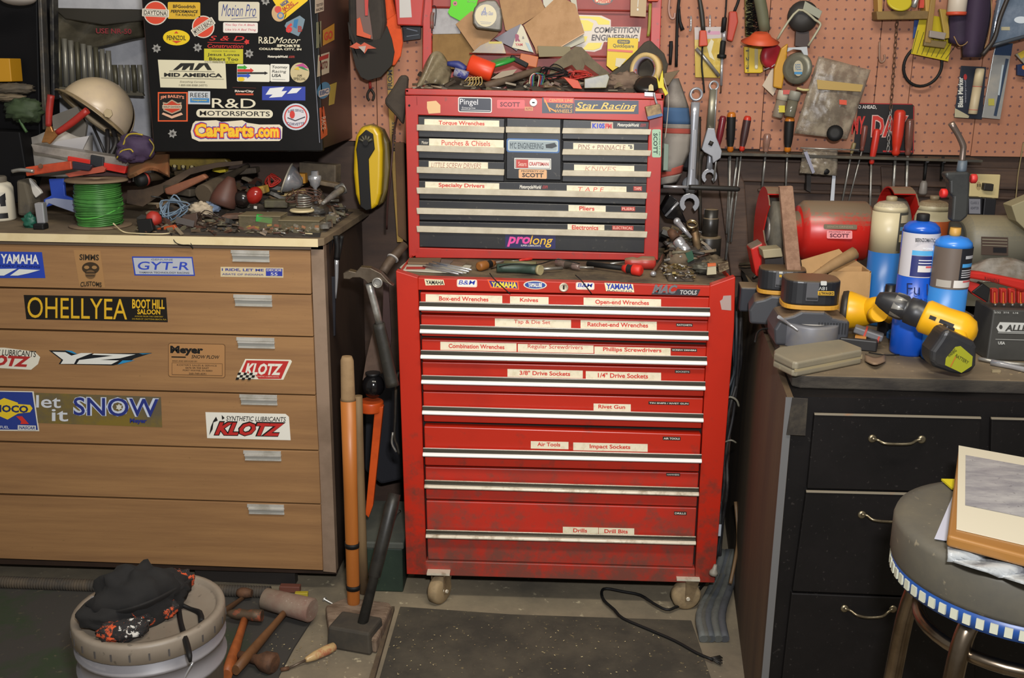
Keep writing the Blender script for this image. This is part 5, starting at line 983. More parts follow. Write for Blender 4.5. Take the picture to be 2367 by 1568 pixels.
plate('olive_packet', 'olive brown packet lying flat behind red wires', 'packet', [(1242, 106), (1318, 108), (1322, 130), (1246, 132)], 2.90, .012, '#74663c')
r = thing('cardboard_flap', 'dusty tent-folded cardboard in the middle of the till', 'cardboard', at(1335, 180, y=2.84))
for q in ([(1268, 176), (1278, 148), (1330, 107), (1338, 108), (1352, 150), (1344, 176), (1322, 150), (1300, 160)], [(1336, 108), (1345, 109), (1372, 138), (1410, 170), (1396, 182), (1352, 150)]):
    mb = MB(); slab(mb, q, 2.84, .005, M('#6b5f4a', .8, 0, '#564c3c', 14)); mb.build('panel', r, bevel=.001)
tangle('wire_bundle', 'tangle of red and black wires in the middle of chest till', 1335, 172, 2.78, 36, 16, 22, .0018, '#a82c24', .04, 9)
tangle('wire_bundle', 'tangle of thin black wires in the chest till', 1280, 168, 2.77, 55, 20, 22, .0016, rub, .04, 10)
for i, (cl_, lb) in enumerate([('#c8c0a8', 'cream'), ('#a82c30', 'red'), ('#3c5ca0', 'blue'), ('#3c7c50', 'green')]):
    wire('curled_wire', lb+' insulated wire curling out of a plug in the till', [(1224+i*3, 200, 2.77), (1226+i*3, 178-i*2, 2.77), (1236+i*4, 170, 2.77), (1246+i*4, 176, 2.78), (1243+i*3, 200, 2.78)][:5], .0013, cl_, 'wire')
for k in range(5):
    mb = MB(); a = 1082+k*7; mb.tube(YY([(a-8, 188-k), (a+2, 178), (a+4, 192), (a-2, 198)], 2.765+.004*k), .0014, '#b89c5c', 5, 4, closed=False); one(mb, 'rubber_band', 'yellow rubber band on the till edge under orange cap', 'rubber band', 'rubber bands in the till')
r = thing('hand_tool', 'dark wooden-handled tool lying across the till', 'hand tool', at(1190, 188, y=2.80))
mb = MB(); mb.tube(mix3([(1120, 200, 2.76), (1180, 182, 2.79), (1250, 160, 2.84)]), [.010, .011, .008], M('#5a4838', .7, 0, '#463a2e', 16), 8, 3); mb.build('handle', r)
mb = MB(); slab(mb, [(1135, 182), (1160, 165), (1195, 160), (1185, 172), (1150, 182)], 2.775, .003, '#8c7c64'); mb.build('blade', r)
plate('clear_tray', 'small clear plastic tray with olive label on right of till front', 'tray', [(1350, 182), (1405, 170), (1410, 178), (1402, 204), (1350, 205)], 2.735, .03, M('#57513a', .25, 0, '#77704c', 18, .45, .6), bev=.002)
plate('orange_packet', 'orange-red packet sticking up at the till front edge', 'packet', [(1302, 178), (1336, 186), (1346, 206), (1325, 204)], 2.74, .01, '#c04420', bev=.001)
mb = MB(); crumple(mb, at(1440, 190, y=2.79), (.055, .03, .024), M('#7a6656', .9, 0, '#5c4a3e', 20, .4, .7, .5), .5, ns=20); one(mb, 'grey_rag', 'crumpled grey-pink rag right of the clear tray in till', 'rag')
mb = MB(); mb.lathe([(.026, 0), (.034, .003), (.030, .012), (.02, .014)], at(1495, 200, y=2.76), (-.1, -.6, .8), M('#1d1a18', .3), 24); one(mb, 'black_dish', 'black round dish under the masking tape roll', 'dish')
mb = MB(); slab(mb, [(1535, 170), (1572, 162), (1556, 182), (1545, 198), (1534, 194)], 2.80, .02, M('#6a5a44', .8)); one(mb, 'cardboard_scrap', 'brown cardboard scrap sticking out right of the till', 'cardboard', bevel=.002)
r = thing('yellow_clip', 'yellow plastic spring clips hooked on right end of till', 'clip', at(1532, 215, y=2.69))
mb = MB(); slab(mb, [(1517, 170), (1524, 190), (1528, 172), (1532, 162), (1535, 200), (1545, 216), (1538, 222), (1530, 204), (1522, 204)], 2.685, .006, '#c8b81c'); mb.build('jaw', r, bevel=.001)
wire('thin_string', 'thin white string hanging down the right side of chest', [(1534, 180, 2.69), (1545, 225, 2.69), (1541, 290, 2.69), (1537, 320, 2.69)], .0012, '#a89c8c', 'string')
xa, xb = at(960, 205, y=2.75).x, at(1515, 210, y=2.75).x
mound('till_heap', 'jumble of small dusty scraps filling the open till of the red chest', xa, xb, 2.735, 2.93, TZ+.002, lambda u, v: .030+.04*v, mats_+['#8a7a64', '#5a2c28', '#8c8474'], 300, .008, .018, 31)
# padlock and hasp
r = thing('padlock', 'old brass padlock hanging from the hasp at the upper right of red chest', 'padlock', at(1512, 272, y=2.67))
mb = MB(); slab(mb, [(1491, 247), (1526, 240), (1532, 268), (1498, 277)], 2.668, .018, M('#8c7450', .5, .4, '#5c4a38', 30, .45, .6)); mb.build('body', r, bevel=.002)
mb = MB(); slab(mb, [(1496, 270), (1531, 262), (1532, 268), (1498, 277)], 2.6655, .003, '#3c5c8c'); mb.build('bumper', r)
mb = MB(); mb.tube(YY([(1512, 214), (1514, 226), (1519, 243)], 2.672), .0028, steelb, 8, 3); mb.build('shackle', r)
mb = MB(); slab(mb, [(1490, 213), (1512, 214), (1512, 223), (1490, 222)], KY-.008, .004, steelb); slab(mb, [(1499, 210), (1500, 198), (1505, 194), (1510, 198), (1511, 210)], KY-.006, .003, '#b8a878'); h_ = mb.build('hasp', ch)

# ================= on the roller cabinet deck =================
Z2 = ZC
def zz2(pts, t, m, name, label, cat, ops=None, bev=.0005):
    mb = MB(); zslab(mb, pts, Z2+t+.0005, t, m); return one(mb, name, label, cat, bevel=bev)
r = thing('number_plate', 'white and red printed plate lying on the left of cabinet deck', 'plate', at(1000, 620, z=Z2))
mb = MB(); zslab(mb, [(924, 618), (938, 606), (1000, 604), (1090, 614), (1078, 630), (1000, 628), (930, 624)], Z2+.003, .0025, '#c0bcac'); mb.build('backing', r)
mb = MB(); mb.poly([p+Vector((0, 0, .0004)) for p in ZZ([(940, 617), (986, 617), (982, 623), (938, 623)], Z2+.003)], '#b03830'); mb.poly([p+Vector((0, 0, .0004)) for p in ZZ([(990, 608), (1040, 612), (1030, 618), (985, 614)], Z2+.003)], '#7080a0'); mb.build('print', r)
for k, (a, b) in enumerate([((985, 612), (1070, 632)), ((992, 609), (1084, 628)), ((978, 616), (1060, 634)), ((1000, 606), (1090, 624))]):
    mb = MB(); ztube(mb, [(a[0], a[1], Z2+.007+.003*(k % 2)), (b[0], b[1], Z2+.006)], .0022, steelb); one(mb, 'drill_rod', 'slim steel rod lying across the printed plate', 'rod', 'steel rods on the printed plate')
mb = MB(); zslab(mb, [(945, 596), (1020, 596), (1016, 608), (942, 606)], Z2+.010, .006, M('#6e5640', .8)); one(mb, 'dusty_board', 'dusty brown wood offcut behind the printed plate', 'offcut', bevel=.001)
mb = MB(); zslab(mb, [(1020, 600), (1048, 602), (1040, 610), (1018, 608)], Z2+.008, .004, '#6a6058'); zslab(mb, [(1045, 604), (1078, 608), (1068, 614), (1036, 612)], Z2+.006, .004, '#75604e'); one(mb, 'sandpaper_scrap', 'grey sandpaper scraps right of the wood offcut', 'sandpaper')
def lying(label, a, b, c, rh, mats, blade=.0028, name='screwdriver', cat='screwdriver', z=None, bm=None):
    z = z or Z2; A_, B_, C_ = at(*a, z=z+rh), at(*b, z=z+rh), at(*c, z=z+rh*.9)
    r = thing(name, label, cat, Vector((A_.x, A_.y, z))); L = (B_-A_).length
    mb = MB(); mb.lathe([(rh*.6, 0), (rh, L*.06), (rh, L*.45), (rh*.7, L*.6), (rh*.85, L*.75), (rh*.6, L)], A_, B_-A_, mats[0], 14, [mats[0], mats[0], mats[1], mats[1], mats[0]]); mb.build('handle', r)
    mb = MB(); mb.tube([B_, C_], blade, bm or steel, 8); mb.build('blade', r); return r
lying('amber and black stubby screwdriver on the deck beside printed plate', (1106, 617), (1142, 608), (1165, 604), .012, ('#8a5420', rub))
r = thing('flashlight', 'dark green clip-on flashlight lying on the deck', 'flashlight', at(1200, 625, z=Z2))
mb = MB(); ztube(mb, [(1148, 620, Z2+.012), (1200, 620, Z2+.012), (1244, 624, Z2+.012)], [.011, .013, .012], M('#33463c', .5, 0, '#28382f', 20), 3, 14); mb.build('barrel', r)
mb = MB(); ztube(mb, [(1165, 608, Z2+.018), (1240, 610, Z2+.020)], .006, '#6a6444', 1, 8); mb.build('clip', r)
mb = MB(); ztube(mb, [(1244, 624, Z2+.012), (1250, 625, Z2+.012)], .0128, '#a89c74', 1, 14); mb.build('ring', r)
mb = MB(); ztube(mb, [(1252, 622, Z2+.012), (1300, 620, Z2+.010)], .004, steel); mb.build('rod', r)
lying('clear handled screwdriver lying in the middle of the deck', (1286, 606), (1340, 618), (1372, 619), .011, (M('#8c7470', .2, 0, '#6c5c50', 20, .4, .7, 0, (1, 1, 1), .8), '#4a4038'))
lying('bright red and black bit driver at the deck front right', (1484, 626), (1440, 620), (1358, 610), .014, ('#c8281c', '#1e1a1a'), .007, bm=rub)
lying('dusty big red handled screwdriver behind the bit driver', (1516, 608), (1444, 606), (1410, 610), .017, (dusty('#a83028', .4), dusty('#a83028', .4)))
lying('small bright red pick with thin shaft behind flashlight', (1230, 598), (1200, 602), (1180, 604), .004, ('#c83028', '#c83028'), .0015)
mb = MB(); ztube(mb, [(1508, 632, Z2+.007), (1528, 604, Z2+.018), (1534, 590, Z2+.03)], .0045, M('#8a6c58', .3, .8), 1); mb.ell(at(1510, 633, z=Z2+.008), (.008, .008, .007), steelb); one(mb, 'ratchet_extension', 'chrome extension bar leaning against right front corner of chest', 'extension bar')
zwire('black_wire', 'thin black wire looping over the deck and hanging over the edge', [(1340, 610, Z2+.02), (1290, 600, Z2+.03), (1240, 612, Z2+.03), (1180, 612, Z2+.03), (1135, 622, Z2+.004)], .0014, rub, 'wire')
wire('black_wire', 'thin black wire hanging over the yellow maker sticker', [(1132, 632, 2.425), (1140, 643, 2.41), (1160, 662, 2.41), (1180, 680, 2.408)], .0013, rub, 'wire')
wire('black_wire', 'thin black wire hanging over the second white badge sticker', [(1330, 636, 2.425), (1345, 650, 2.41), (1368, 680, 2.408)], .0013, rub, 'wire')
# pile right of chest
r = thing('socket_set', 'two stacked big black impact sockets at the back right of deck', 'sockets', at(1636, 595, y=2.74))
c = at(1636, 592, y=2.78); c.z = Z2
mb = MB(); mb.lathe([(.030, 0), (.034, .003), (.034, .058), (.031, .062), (.012, .062)], c, (0, 0, 1), dusty('#26231f', .4), 24); mb.build('large_socket', r)
mb = MB(); mb.lathe([(.018, .062), (.0215, .064), (.0215, .11), (.019, .113), (.019, .135), (.010, .136)], c+Vector((.002, 0, 0)), (0, 0, 1), dusty('#26231f', .35), 20); mb.build('deep_socket', r)
r = thing('ring_spanner', 'rusty ring spanner standing upright against the wall on the deck', 'spanner', at(1618, 640, y=2.66))
mb = MB(); mb.tube(mix3([(1604, 530, 2.72), (1612, 570, 2.69), (1620, 625, 2.62)]), [.012, .0105, .012], M('#7a6850', .45, .8, '#5c4632', 20, .4, .65), 10, 4, flat=.5); mb.build('shank', r)
mb = MB(); c = at(1599, 520, y=2.71); mb.lathe([(.011, -.006), (.016, -.006), (.017, 0), (.016, .006), (.011, .006), (.011, -.006)], c, (0, -.6, .8), M('#b0a080', .3, 1), 20); mb.build('ring', r)
r = thing('tube_coupling', 'rusty and chrome tube coupling leaning on the pile right of chest', 'coupling', at(1590, 600, y=2.66))
a, b = at(1548, 532, y=2.68), at(1592, 590, y=2.64)
mb = MB(); mb.lathe([(.008, 0), (.012, .01), (.012, .03)], a, b-a, rust, 16); mb.lathe([(.014, .034), (.015, .038), (.015, .052), (.013, .055), (.015, .058), (.015, .074), (.012, .078)], a, b-a, steelb, 16); mb.build('sleeve', r)
r = thing('ratchet', 'chrome ratchet handle propped above the rusty coupling', 'ratchet', at(1575, 520, y=2.70))
mb = MB(); mb.tube(mix3([(1566, 514, 2.70), (1598, 550, 2.68)]), [.009, .004], steelb, 10); mb.ell(at(1565, 512, y=2.70), (.010, .009, .010), steelb); mb.build('handle', r)
plate('black_toolbox', 'black glossy square housing leaning behind right edge of chest', 'housing', [(1528, 486), (1548, 450), (1566, 464), (1590, 520), (1576, 512), (1540, 506)], 2.84, .06, M('#121012', .15), bev=.003)
mb = MB(); mb.tube(YY([(1538, 500), (1568, 468)], 2.83), .004, steelb, 8); one(mb, 'chrome_trim', 'chrome strip on edge of the black glossy housing', 'trim')
mb = MB(); crumple(mb, at(1640, 612, y=2.66), (.045, .05, .022), M('#6b5c46', .9, 0, '#4e4436', 20, .4, .7, .5), .5, ns=20); one(mb, 'dusty_glove', 'dusty brown stiff glove at back right corner of deck', 'glove')
mb = MB(); crumple(mb, at(1568, 600, y=2.64), (.030, .03, .028), M('#695a48', .9, 0, '#4e4436', 20, .4, .7, .4), .3, ns=14); one(mb, 'putty_lump', 'dusty brown lump of putty on deck beside the ring spanner', 'lump')
r = thing('small_packet', 'tiny white and orange packet standing at right end of deck', 'packet', at(1650, 635, z=Z2))
mb = MB(); slab(mb, [(1636, 614), (1655, 612), (1656, 634), (1634, 636)], 2.50, .008, '#b0a88c'); mb.build('sleeve', r); mb = MB(); slab(mb, [(1636, 610), (1655, 609), (1655, 615), (1636, 617)], 2.498, .009, '#c06030'); mb.build('band', r)
plate('staple_strip', 'bundle of brown staples beside the tiny packet', 'staples', [(1660, 612), (1684, 606), (1686, 622), (1662, 632)], 2.52, .02, M('#5a4a38', .6, .5, '#8a7a60', 60, .45, .55), bev=.001)
mb = MB(); crumple(mb, at(1628, 620, z=Z2+.015), (.030, .022, .014), M('#5c5a50', .5, .5, '#3e3a34', 20), .5); one(mb, 'metal_casting', 'dark metal casting lying left of the tiny packet', 'casting')
mound('metal_chips', 'pile of brass-coloured small nuts and shavings on the right of deck', at(1540, 625, y=2.5).x, at(1600, 625, y=2.5).x, 2.455, 2.60, Z2, lambda u, v: .018, [M('#8a7a50', .4, .8), '#6a5c44', steel, '#57493a'], 170, .004, .010, 41)
mound('metal_chips', 'dark heap of dusty fittings behind the pile right of chest', at(1545, 560, y=2.75).x, at(1625, 560, y=2.75).x, 2.62, 2.86, Z2, lambda u, v: .05+.03*v, mats_, 120, .010, .022, 42)
plate('green_tag', 'dark green plastic scrap in the pile beside ring spanner', 'scrap', [(1584, 584), (1600, 580), (1606, 600), (1590, 608)], 2.62, .01, '#1e4a34')
r = thing('gripped_rod', 'black rubber-gripped rod sticking out horizontally from right side of chest', 'rod', at(1620, 436, y=2.74))
mb = MB(); mb.tube(YY([(1533, 431), (1592, 433)], 2.74), .004, steelb, 10); mb.build('shaft', r)
mb = MB(); mb.tube(YY([(1592, 433), (1600, 433), (1704, 437), (1710, 438)], 2.74), [.0065, .007, .0075, .004], '#211f1c', 12); mb.build('grip', r)
# striped cloth bag
r = thing('canvas_bag', 'grey canvas bag with blue and red stripes hanging right of the chest', 'bag', at(1565, 420, y=2.86))
gc = M('#8f8880', .85, 0, '#7a736c', 14)
def rows(n, a, m, t=.03):
    mb = MB(); mb.sheet(lambda u, v: at(*[((1-u)*p+u*q) for p, q in zip(lerp(a, v, 0), lerp(a, v, 1))], y=2.86-.025*math.sin(u*math.pi)), 8, 4, m, .004); mb.build(n, r)
def lerp(a, v, s_):
    i = min(int(v*(len(a)-1)), len(a)-2); f = v*(len(a)-1)-i
    return ((a[i][0+s_*2]*(1-f)+a[i+1][0+s_*2]*f), (a[i][1+s_*2]*(1-f)+a[i+1][1+s_*2]*f))
rows('upper_panel', [(1544, 182, 1566, 182), (1540, 215, 1578, 215), (1536, 248, 1590, 250)], gc)
rows('blue_stripe', [(1534, 248, 1590, 250), (1534, 286, 1594, 288)], M('#3e5c80', .85))
rows('middle_band', [(1534, 286, 1594, 288), (1534, 296, 1594, 298)], gc)
rows('red_stripe', [(1534, 296, 1594, 298), (1534, 308, 1594, 310)], M('#a0483c', .85))
rows('lower_panel', [(1534, 308, 1594, 310), (1530, 350, 1592, 350), (1528, 398, 1572, 394)], gc)
rows('bottom_stripe', [(1528, 398, 1578, 380), (1528, 412, 1574, 400)], M('#a0483c', .85))
rows('bottom_edge', [(1528, 412, 1574, 400), (1528, 428, 1562, 420)], gc)
plate('glass_vial', 'greenish cloudy strip hanging between chest and canvas bag', 'strip', [(1535, 332), (1546, 334), (1544, 394), (1533, 394)], 2.70, .006, '#6c7c70', bev=.001)
# ================= floor, between the cabinets =================
# bucket
bp = at(345, 1408, z=.355); bk = thing('bucket', 'grey five-gallon plastic bucket with lid standing on carpet at left', 'bucket', (bp.x, bp.y, .006))
RB = (at(520, 1420, z=.355)-at(170, 1420, z=.355)).length/2*.985
pl_ = M('#7d7a7c', .45, 0, '#6e6a6c', 3, .4, .75, .05)
o_ = Vector((bp.x, bp.y, .0075)); 
mb = MB(); mb.lathe([(RB*.84, 0), (RB*.86, .004), (RB*.93, .24), (RB*.985, .241), (RB*.985, .248), (RB*.935, .25), (RB*.945, .285), (RB*.99, .286), (RB*.99, .292), (RB*.95, .294), (RB*.955, .315)], o_, (0, 0, 1), pl_, 48); mb.build('pail', bk)
mb = MB(); mb.lathe([(RB*.97, .312), (RB, .314), (RB, .345), (RB*.985, .351), (RB*.90, .352), (RB*.885, .344), (RB*.86, .342), (.001, .342)], o_, (0, 0, 1), M('#857a6c', .5, 0, '#75695c', 5, .4, .7, .06, h3='#5e564c'), 48)
li = mb.build('lid', bk)
mb = MB()
for i in range(26):
    a = i/26*2*math.pi; mb.box(o_+Vector((RB*1.001*math.cos(a), RB*1.001*math.sin(a), .328)), (.002, .003, .014), '#4a4644', rotz(math.degrees(a)))
mb.build('lid_slot', bk)['kind'] = 'stuff'
mb = MB(); mb.tube(mix3([(446, 1532, o_.y-RB*.93), (432, 1556, o_.y-RB*.98), (415, 1590, o_.y-RB*1.0)]), .0018, steelb, 6, 3); mb.build('handle_wire', bk)
LZ = .0075+.342
# cap / bandana
r = thing('black_beanie', 'black folded cap with skull-and-flame bandana lining lying on bucket lid', 'cap', (bp.x, bp.y, LZ))
hm = M('#100e0d', .9, 0, '#191614', 12, .4, .7, .2)
mb = MB(); crumple(mb, at(318, 1385, z=LZ+.040), (.080, .054, .066), hm, .35, 30, 20, rotz(32), 11); crumple(mb, at(262, 1415, z=LZ+.028), (.062, .046, .030), hm, .3, 26, 18, rotz(20), 9); crumple(mb, at(382, 1352, z=LZ+.042), (.045, .036, .028), hm, .3, 24, 16, rotz(10), 9)
mb.build('crown', r)
mb = MB(); mb.sheet(lambda u, v: at(205+u*235, 1420+20*math.sin(u*3)-85*u+v*26, z=LZ+.012+.06*(1-v)*math.sin(u*2.6)), 16, 5, hm, .003); mb.build('brim', r)
sk = M('#1d1a19', .9, 0, '#b8471c', 45, .51, .55, .2, h3='#b8b0a8')
sk2 = M('#1c1a1a', .9, 0, '#c0bcb4', 50, .56, .59, .2, h3='#c8642c')
def fold(cx, cy, rx, ry, m, z=.02, rz=0, h=.018):
    mb = MB(); crumple(mb, at(cx, cy, z=LZ+z), (rx, ry, h), m, .35, rot=rotz(rz), ns=12); mb.build('bandana_fold', r)
fold(262, 1462, .028, .020, sk, .018, 20); fold(300, 1455, .036, .020, sk2, .020, 40, .020); fold(330, 1428, .034, .020, sk, .02, 60, .02); fold(372, 1385, .030, .024, sk2, .020, -30, .022); fold(385, 1408, .020, .018, sk, .02, 0); fold(412, 1345, .028, .030, sk, .022, 20, .024); fold(348, 1378, .026, .02, '#191716', .03, 20, .03)
mb = MB(); mb.lathe([(.015, 0), (.017, .002), (.012, .006), (.003, .008)], at(219, 1398, z=LZ+.03), (-.5, -.8, .3), '#b8b8bc', 8); mb.build('skull_button', r)
for pts in ([(405, 1370, LZ+.03), (412, 1400, LZ+.008), (418, 1440, LZ+.004), (432, 1490, LZ+.002)], ):
    mb = MB(); P_ = [at(a, b, z=c) for a, b, c in pts]; P_ += [at(438, 1515, y=o_.y-RB-.003), at(440, 1530, y=o_.y-RB-.004)]; mb.tube(P_, [.005, .005, .005, .006, .005, .003], rub, 6, 4, flat=1); mb.build('tie_string', r)
mb = MB(); P_ = [at(a, b, z=c) for a, b, c in [(412, 1395, LZ+.012), (440, 1408, LZ+.004), (462, 1418, LZ+.004), (466, 1440, LZ+.004)]]; mb.tube(P_, [.004, .004, .006, .006], rub, 6, 3); mb.build('tie_string', r)
# hammers on the floor
def floor_tool(name, label, cat, hd, hm_, hs, shaft, sr, sm, z=.02):
    A_, B_ = at(*shaft[0], z=z), at(*shaft[1], z=z+.004); r = thing(name, label, cat, Vector((A_.x, A_.y, .006)))
    mb = MB(); n = 6; mb.tube([A_.lerp(B_, i/n) for i in range(n+1)], [sr*k for k in (.85, .8, .85, 1, 1.1, 1.15, 1.0)], sm, 12, 1, flat=.75); mb.build('handle', r)
    c, d = at(*hd[0], z=z+.012), at(*hd[1], z=z+.012)
    mb = MB(); L = (d-c).length; mb.lathe(hs(L), c, d-c, hm_, 20); mb.build('head', r); return r
floor_tool('mallet', 'wooden mallet with large worn pinkish-grey head on the floor', 'mallet', ((612, 1384), (722, 1412)), M('#8a7a6a', .85, 0, '#7a5c50', 8, .4, .6, .3, h3='#a8988c'), lambda L: [(.022, 0), (.028, .004), (.029, L*.5), (.031, L-.004), (.027, L)], ((664, 1410), (545, 1550)), .013, M('#6e4a2c', .6, 0, '#59391f', 14, .4, .7), .033)
floor_tool('ball_hammer', 'hammer with bright orange handle lying beside the bucket', 'hammer', ((522, 1418), (606, 1424)), M('#5c4c3c', .6, .5, '#a8583c', 20, .5, .6), lambda L: [(.003, 0), (.010, L*.15), (.014, L*.35), (.012, L*.6), (.015, L*.75), (.015, L)], ((566, 1432), (524, 1562)), .015, M('#a85c2c', .5, 0, '#8a4a24', 14), .02)
floor_tool('tack_hammer', 'small rusty brown hammer lying behind the bucket', 'hammer', ((548, 1370), (582, 1372)), rust, lambda L: [(.008, 0), (.014, .01), (.014, L*.6), (.010, L)], ((568, 1378), (510, 1420)), .008, '#4c3422', .016)
mb = MB(); mb.lathe([(.020, 0), (.026, .006), (.024, .03), (.012, .05), (.010, .10)], at(636, 1536, z=.027), (-1, .35, 0), rust, 18); one(mb, 'rusty_fitting', 'rusty pipe fitting lying under the mallet handle', 'fitting')
# dead-blow hammer leaning on cabinet
r = thing('dead_blow_hammer', 'black rubber-headed hammer standing on its head beside the cabinet', 'hammer', at(820, 1500, z=.0))
A_ = at(838, 1442, z=.055); B_ = at(912, 1142, y=2.36)
mb = MB(); mb.tube([A_, A_.lerp(B_, .35), A_.lerp(B_, .36), A_.lerp(B_, .9), B_], [.013, .012, .016, .0175, .016], M('#2b2925', .45, 0, '#1e1c1a', 30), 14, 1); mb.build('handle', r)
c = at(822, 1462, z=.03); q = rotz(-14)
mb = MB(); mb.box((c.x, c.y, .030), (.118, .088, .058), M('#35312b', .8, 0, '#4a4236', 10, .4, .7, .2), q, taper=.92); mb.build('head', r, bevel=.006)
# handles leaning
r = thing('axe_handle', 'long orange-varnished wooden axe handle standing upright with black tape bands', 'handle', at(818, 1420, z=.0))
P0, P1 = at(818, 1418, z=.012), at(802, 824, y=2.33); P0 = Vector((P0.x, P0.y, .008))
om = M('#b06a2c', .4, 0, '#9a5824', 12, .35, .7, 0, (1, 1, .12)); tip = M('#8f7452', .8, 0, '#7c6244', 14)
pt_ = lambda t: P0.lerp(P1, t)
mb = MB(); mb.tube([pt_(0), pt_(.06), pt_(.5), pt_(.84)], [.012, .0165, .0175, .019], om, 16, 1, flat=.8); mb.build('shaft', r)
mb = MB(); mb.tube([pt_(.84), pt_(.85), pt_(.985), pt_(1)], [.0195, .0175, .016, .012], tip, 16, 1, flat=.8); mb.build('bare_tip', r)
for t in (.105, .275):
    mb = MB(); mb.tube([pt_(t), pt_(t+.018)], [.0182, .0188], rub, 16, 1, flat=.85); mb.build('tape_band', r)
mb = MB(); mb.tube([at(842, 1392, y=2.46), at(832, 1100, y=2.47), at(828, 915, y=2.48)], [.013, .012, .011], M('#7d6444', .7, 0, '#65503a', 12, st=(1, 1, .2)), 12, 2); mb.clampz(.002); one(mb, 'wooden_pole', 'dull brown wooden pole standing behind the varnished axe handle', 'pole')
r = thing('hand_tool', 'orange steel-armed tool with black ball end hanging left of red cabinet', 'tool', at(850, 1200, y=2.52))
orm = M('#c8501c', .35, 0, '#b04418', 10)
mb = MB(); mb.lathe([(.030, 0), (.033, .002), (.033, .026), (.030, .028)], at(858, 950, y=2.52), (0, 0, 1), orm, 24); slab(mb, [(866, 945), (886, 940), (862, 1170), (852, 1198), (844, 1190)], 2.50, .018, orm); mb.build('arm', r, bevel=.002)
mb = MB(); mb.ell(at(863, 892, y=2.52), (.030, .03, .032), M('#131214', .15)); mb.lathe([(.016, 0), (.020, .01)], at(862, 870, y=2.52), (0, 0, 1), '#131214', 14); mb.build('knob', r)
# claw hammer
r = thing('claw_hammer', 'steel claw hammer with black grip hanging between the cabinets', 'hammer', at(900, 890, y=2.42))
hs_ = M('#6e6254', .4, .7, '#52463a', 18, .4, .7)
mb = MB(); slab(mb, [(793, 632), (806, 626), (822, 630), (832, 618), (856, 620), (880, 632), (898, 652), (909, 662), (886, 652), (872, 648), (862, 652), (850, 656), (843, 648), (832, 642), (815, 642), (808, 646), (794, 645)], 2.385, .026, hs_); mb.lathe([(.011, 0), (.013, .002), (.013, .008), (.009, .008), (.009, .002)], at(873, 653, y=2.385), (0, -1, 0), steel, 18); mb.build('head', r, bevel=.003)
mb = MB(); mb.tube(mix3([(853, 655, 2.40), (865, 700, 2.40), (877, 748, 2.40)]), .0095, steel, 12, 2); mb.build('shaft', r)
mb = MB(); mb.tube(mix3([(875, 748, 2.40), (885, 790, 2.40), (900, 860, 2.40), (908, 893, 2.40)]), [.015, .0155, .016, .017], M('#26241f', .55, 0, '#36322a', 30, .5, .7, .2), 14, 3, flat=.8); mb.build('grip', r)
r = thing('steel_pipe', 'thick grey-brown pipe with white ring leaning behind claw hammer', 'pipe', at(880, 640, y=2.6))
mb = MB(); mb.tube(mix3([(935, 566, 2.62), (905, 600, 2.58), (884, 632, 2.55)]), [.011, .013, .013], M('#5c4c3e', .6, .3, '#47392e', 16), 14, 2); mb.build('tube', r)
mb = MB(); mb.lathe([(.0155, -.002), (.0165, 0), (.0155, .002)], at(908, 597, y=2.58), at(905, 600, y=2.58)-at(884, 632, y=2.55), '#a8a4a0', 18); mb.build('ring', r)
plate('saw_blade', 'grey-brown triangular steel plate hanging behind the claw hammer grip', 'plate', [(866, 745), (884, 840), (890, 860), (866, 868), (838, 880), (846, 830)], 2.56, .003, M('#6a5548', .6, .4, '#54443a', 14))
plate('leather_sheath', 'dark red-brown leather strip behind claw hammer shaft', 'strip', [(886, 650), (898, 660), (905, 780), (898, 850), (884, 760)], 2.60, .006, '#3a2422')
plate('dark_sack', 'dark grey hanging sack behind the orange tool', 'sack', [(845, 900), (925, 880), (932, 1110), (880, 1122), (842, 1090)], 2.86, .145, M('#24242a', .9), bev=.01)
mb = MB(); mb.tube(mix3([(938, 862, 2.5), (918, 870, 2.5), (914, 960, 2.5), (912, 1010, 2.5), (918, 1030, 2.5), (922, 1050, 2.5)]), .004, iron, 6, 4); mb.tube(mix3([(908, 1000, 2.49), (906, 1025, 2.49), (916, 1045, 2.49)]), .003, steel, 6, 3); one(mb, 'meat_hook', 'dark iron S hooks hanging at the left side of red cabinet', 'hook')
# green ammo box
am = M('#28382c', .6, 0, '#1f2c24', 8, .4, .7, .1, h3='#3e4a38')
r = thing('ammo_box', 'dark green steel ammunition box standing between the cabinets', 'ammo box', at(890, 1390, z=0))
L0 = at(800, 1250, y=2.47).x; L1 = at(930, 1250, y=2.47).x; zt_ = at(880, 1268, y=2.47).z
mb = MB(); mb.box(((L0+L1)/2, 2.60, zt_/2), (L1-L0, .26, zt_), am); mb.build('body', r, bevel=.004)
mb = MB(); mb.box(((L0+L1)/2, 2.60, zt_+.010), (L1-L0+.008, .27, .020), M('#4c4f48', .7, 0, '#5c5a50', 10, .4, .7)); ld = mb.build('lid', r, bevel=.004)
mb = MB(); mb.tube([Vector(((L0+L1)/2+.02, 2.53, zt_+.021)), Vector(((L0+L1)/2+.025, 2.54, zt_+.03)), Vector(((L0+L1)/2+.035, 2.62, zt_+.032)), Vector(((L0+L1)/2+.04, 2.66, zt_+.021))], .005, '#6a645a', 8, 3); mb.build('handle', ld)
# wood block
mb = MB()
P_ = ZZ([(752, 1400), (800, 1380), (900, 1392), (905, 1400), (870, 1480), (760, 1450)], .04)
mb.prism(P_, (0, 0, -.039), M('#857260', .9, 0, '#5f4c3c', 14, .4, .65, .6, (1, 4, 1), h3='#a08c70')); one(mb, 'wood_block', 'splintered rotten wood block on the floor under the black hammer', 'wood block', bevel=.006)
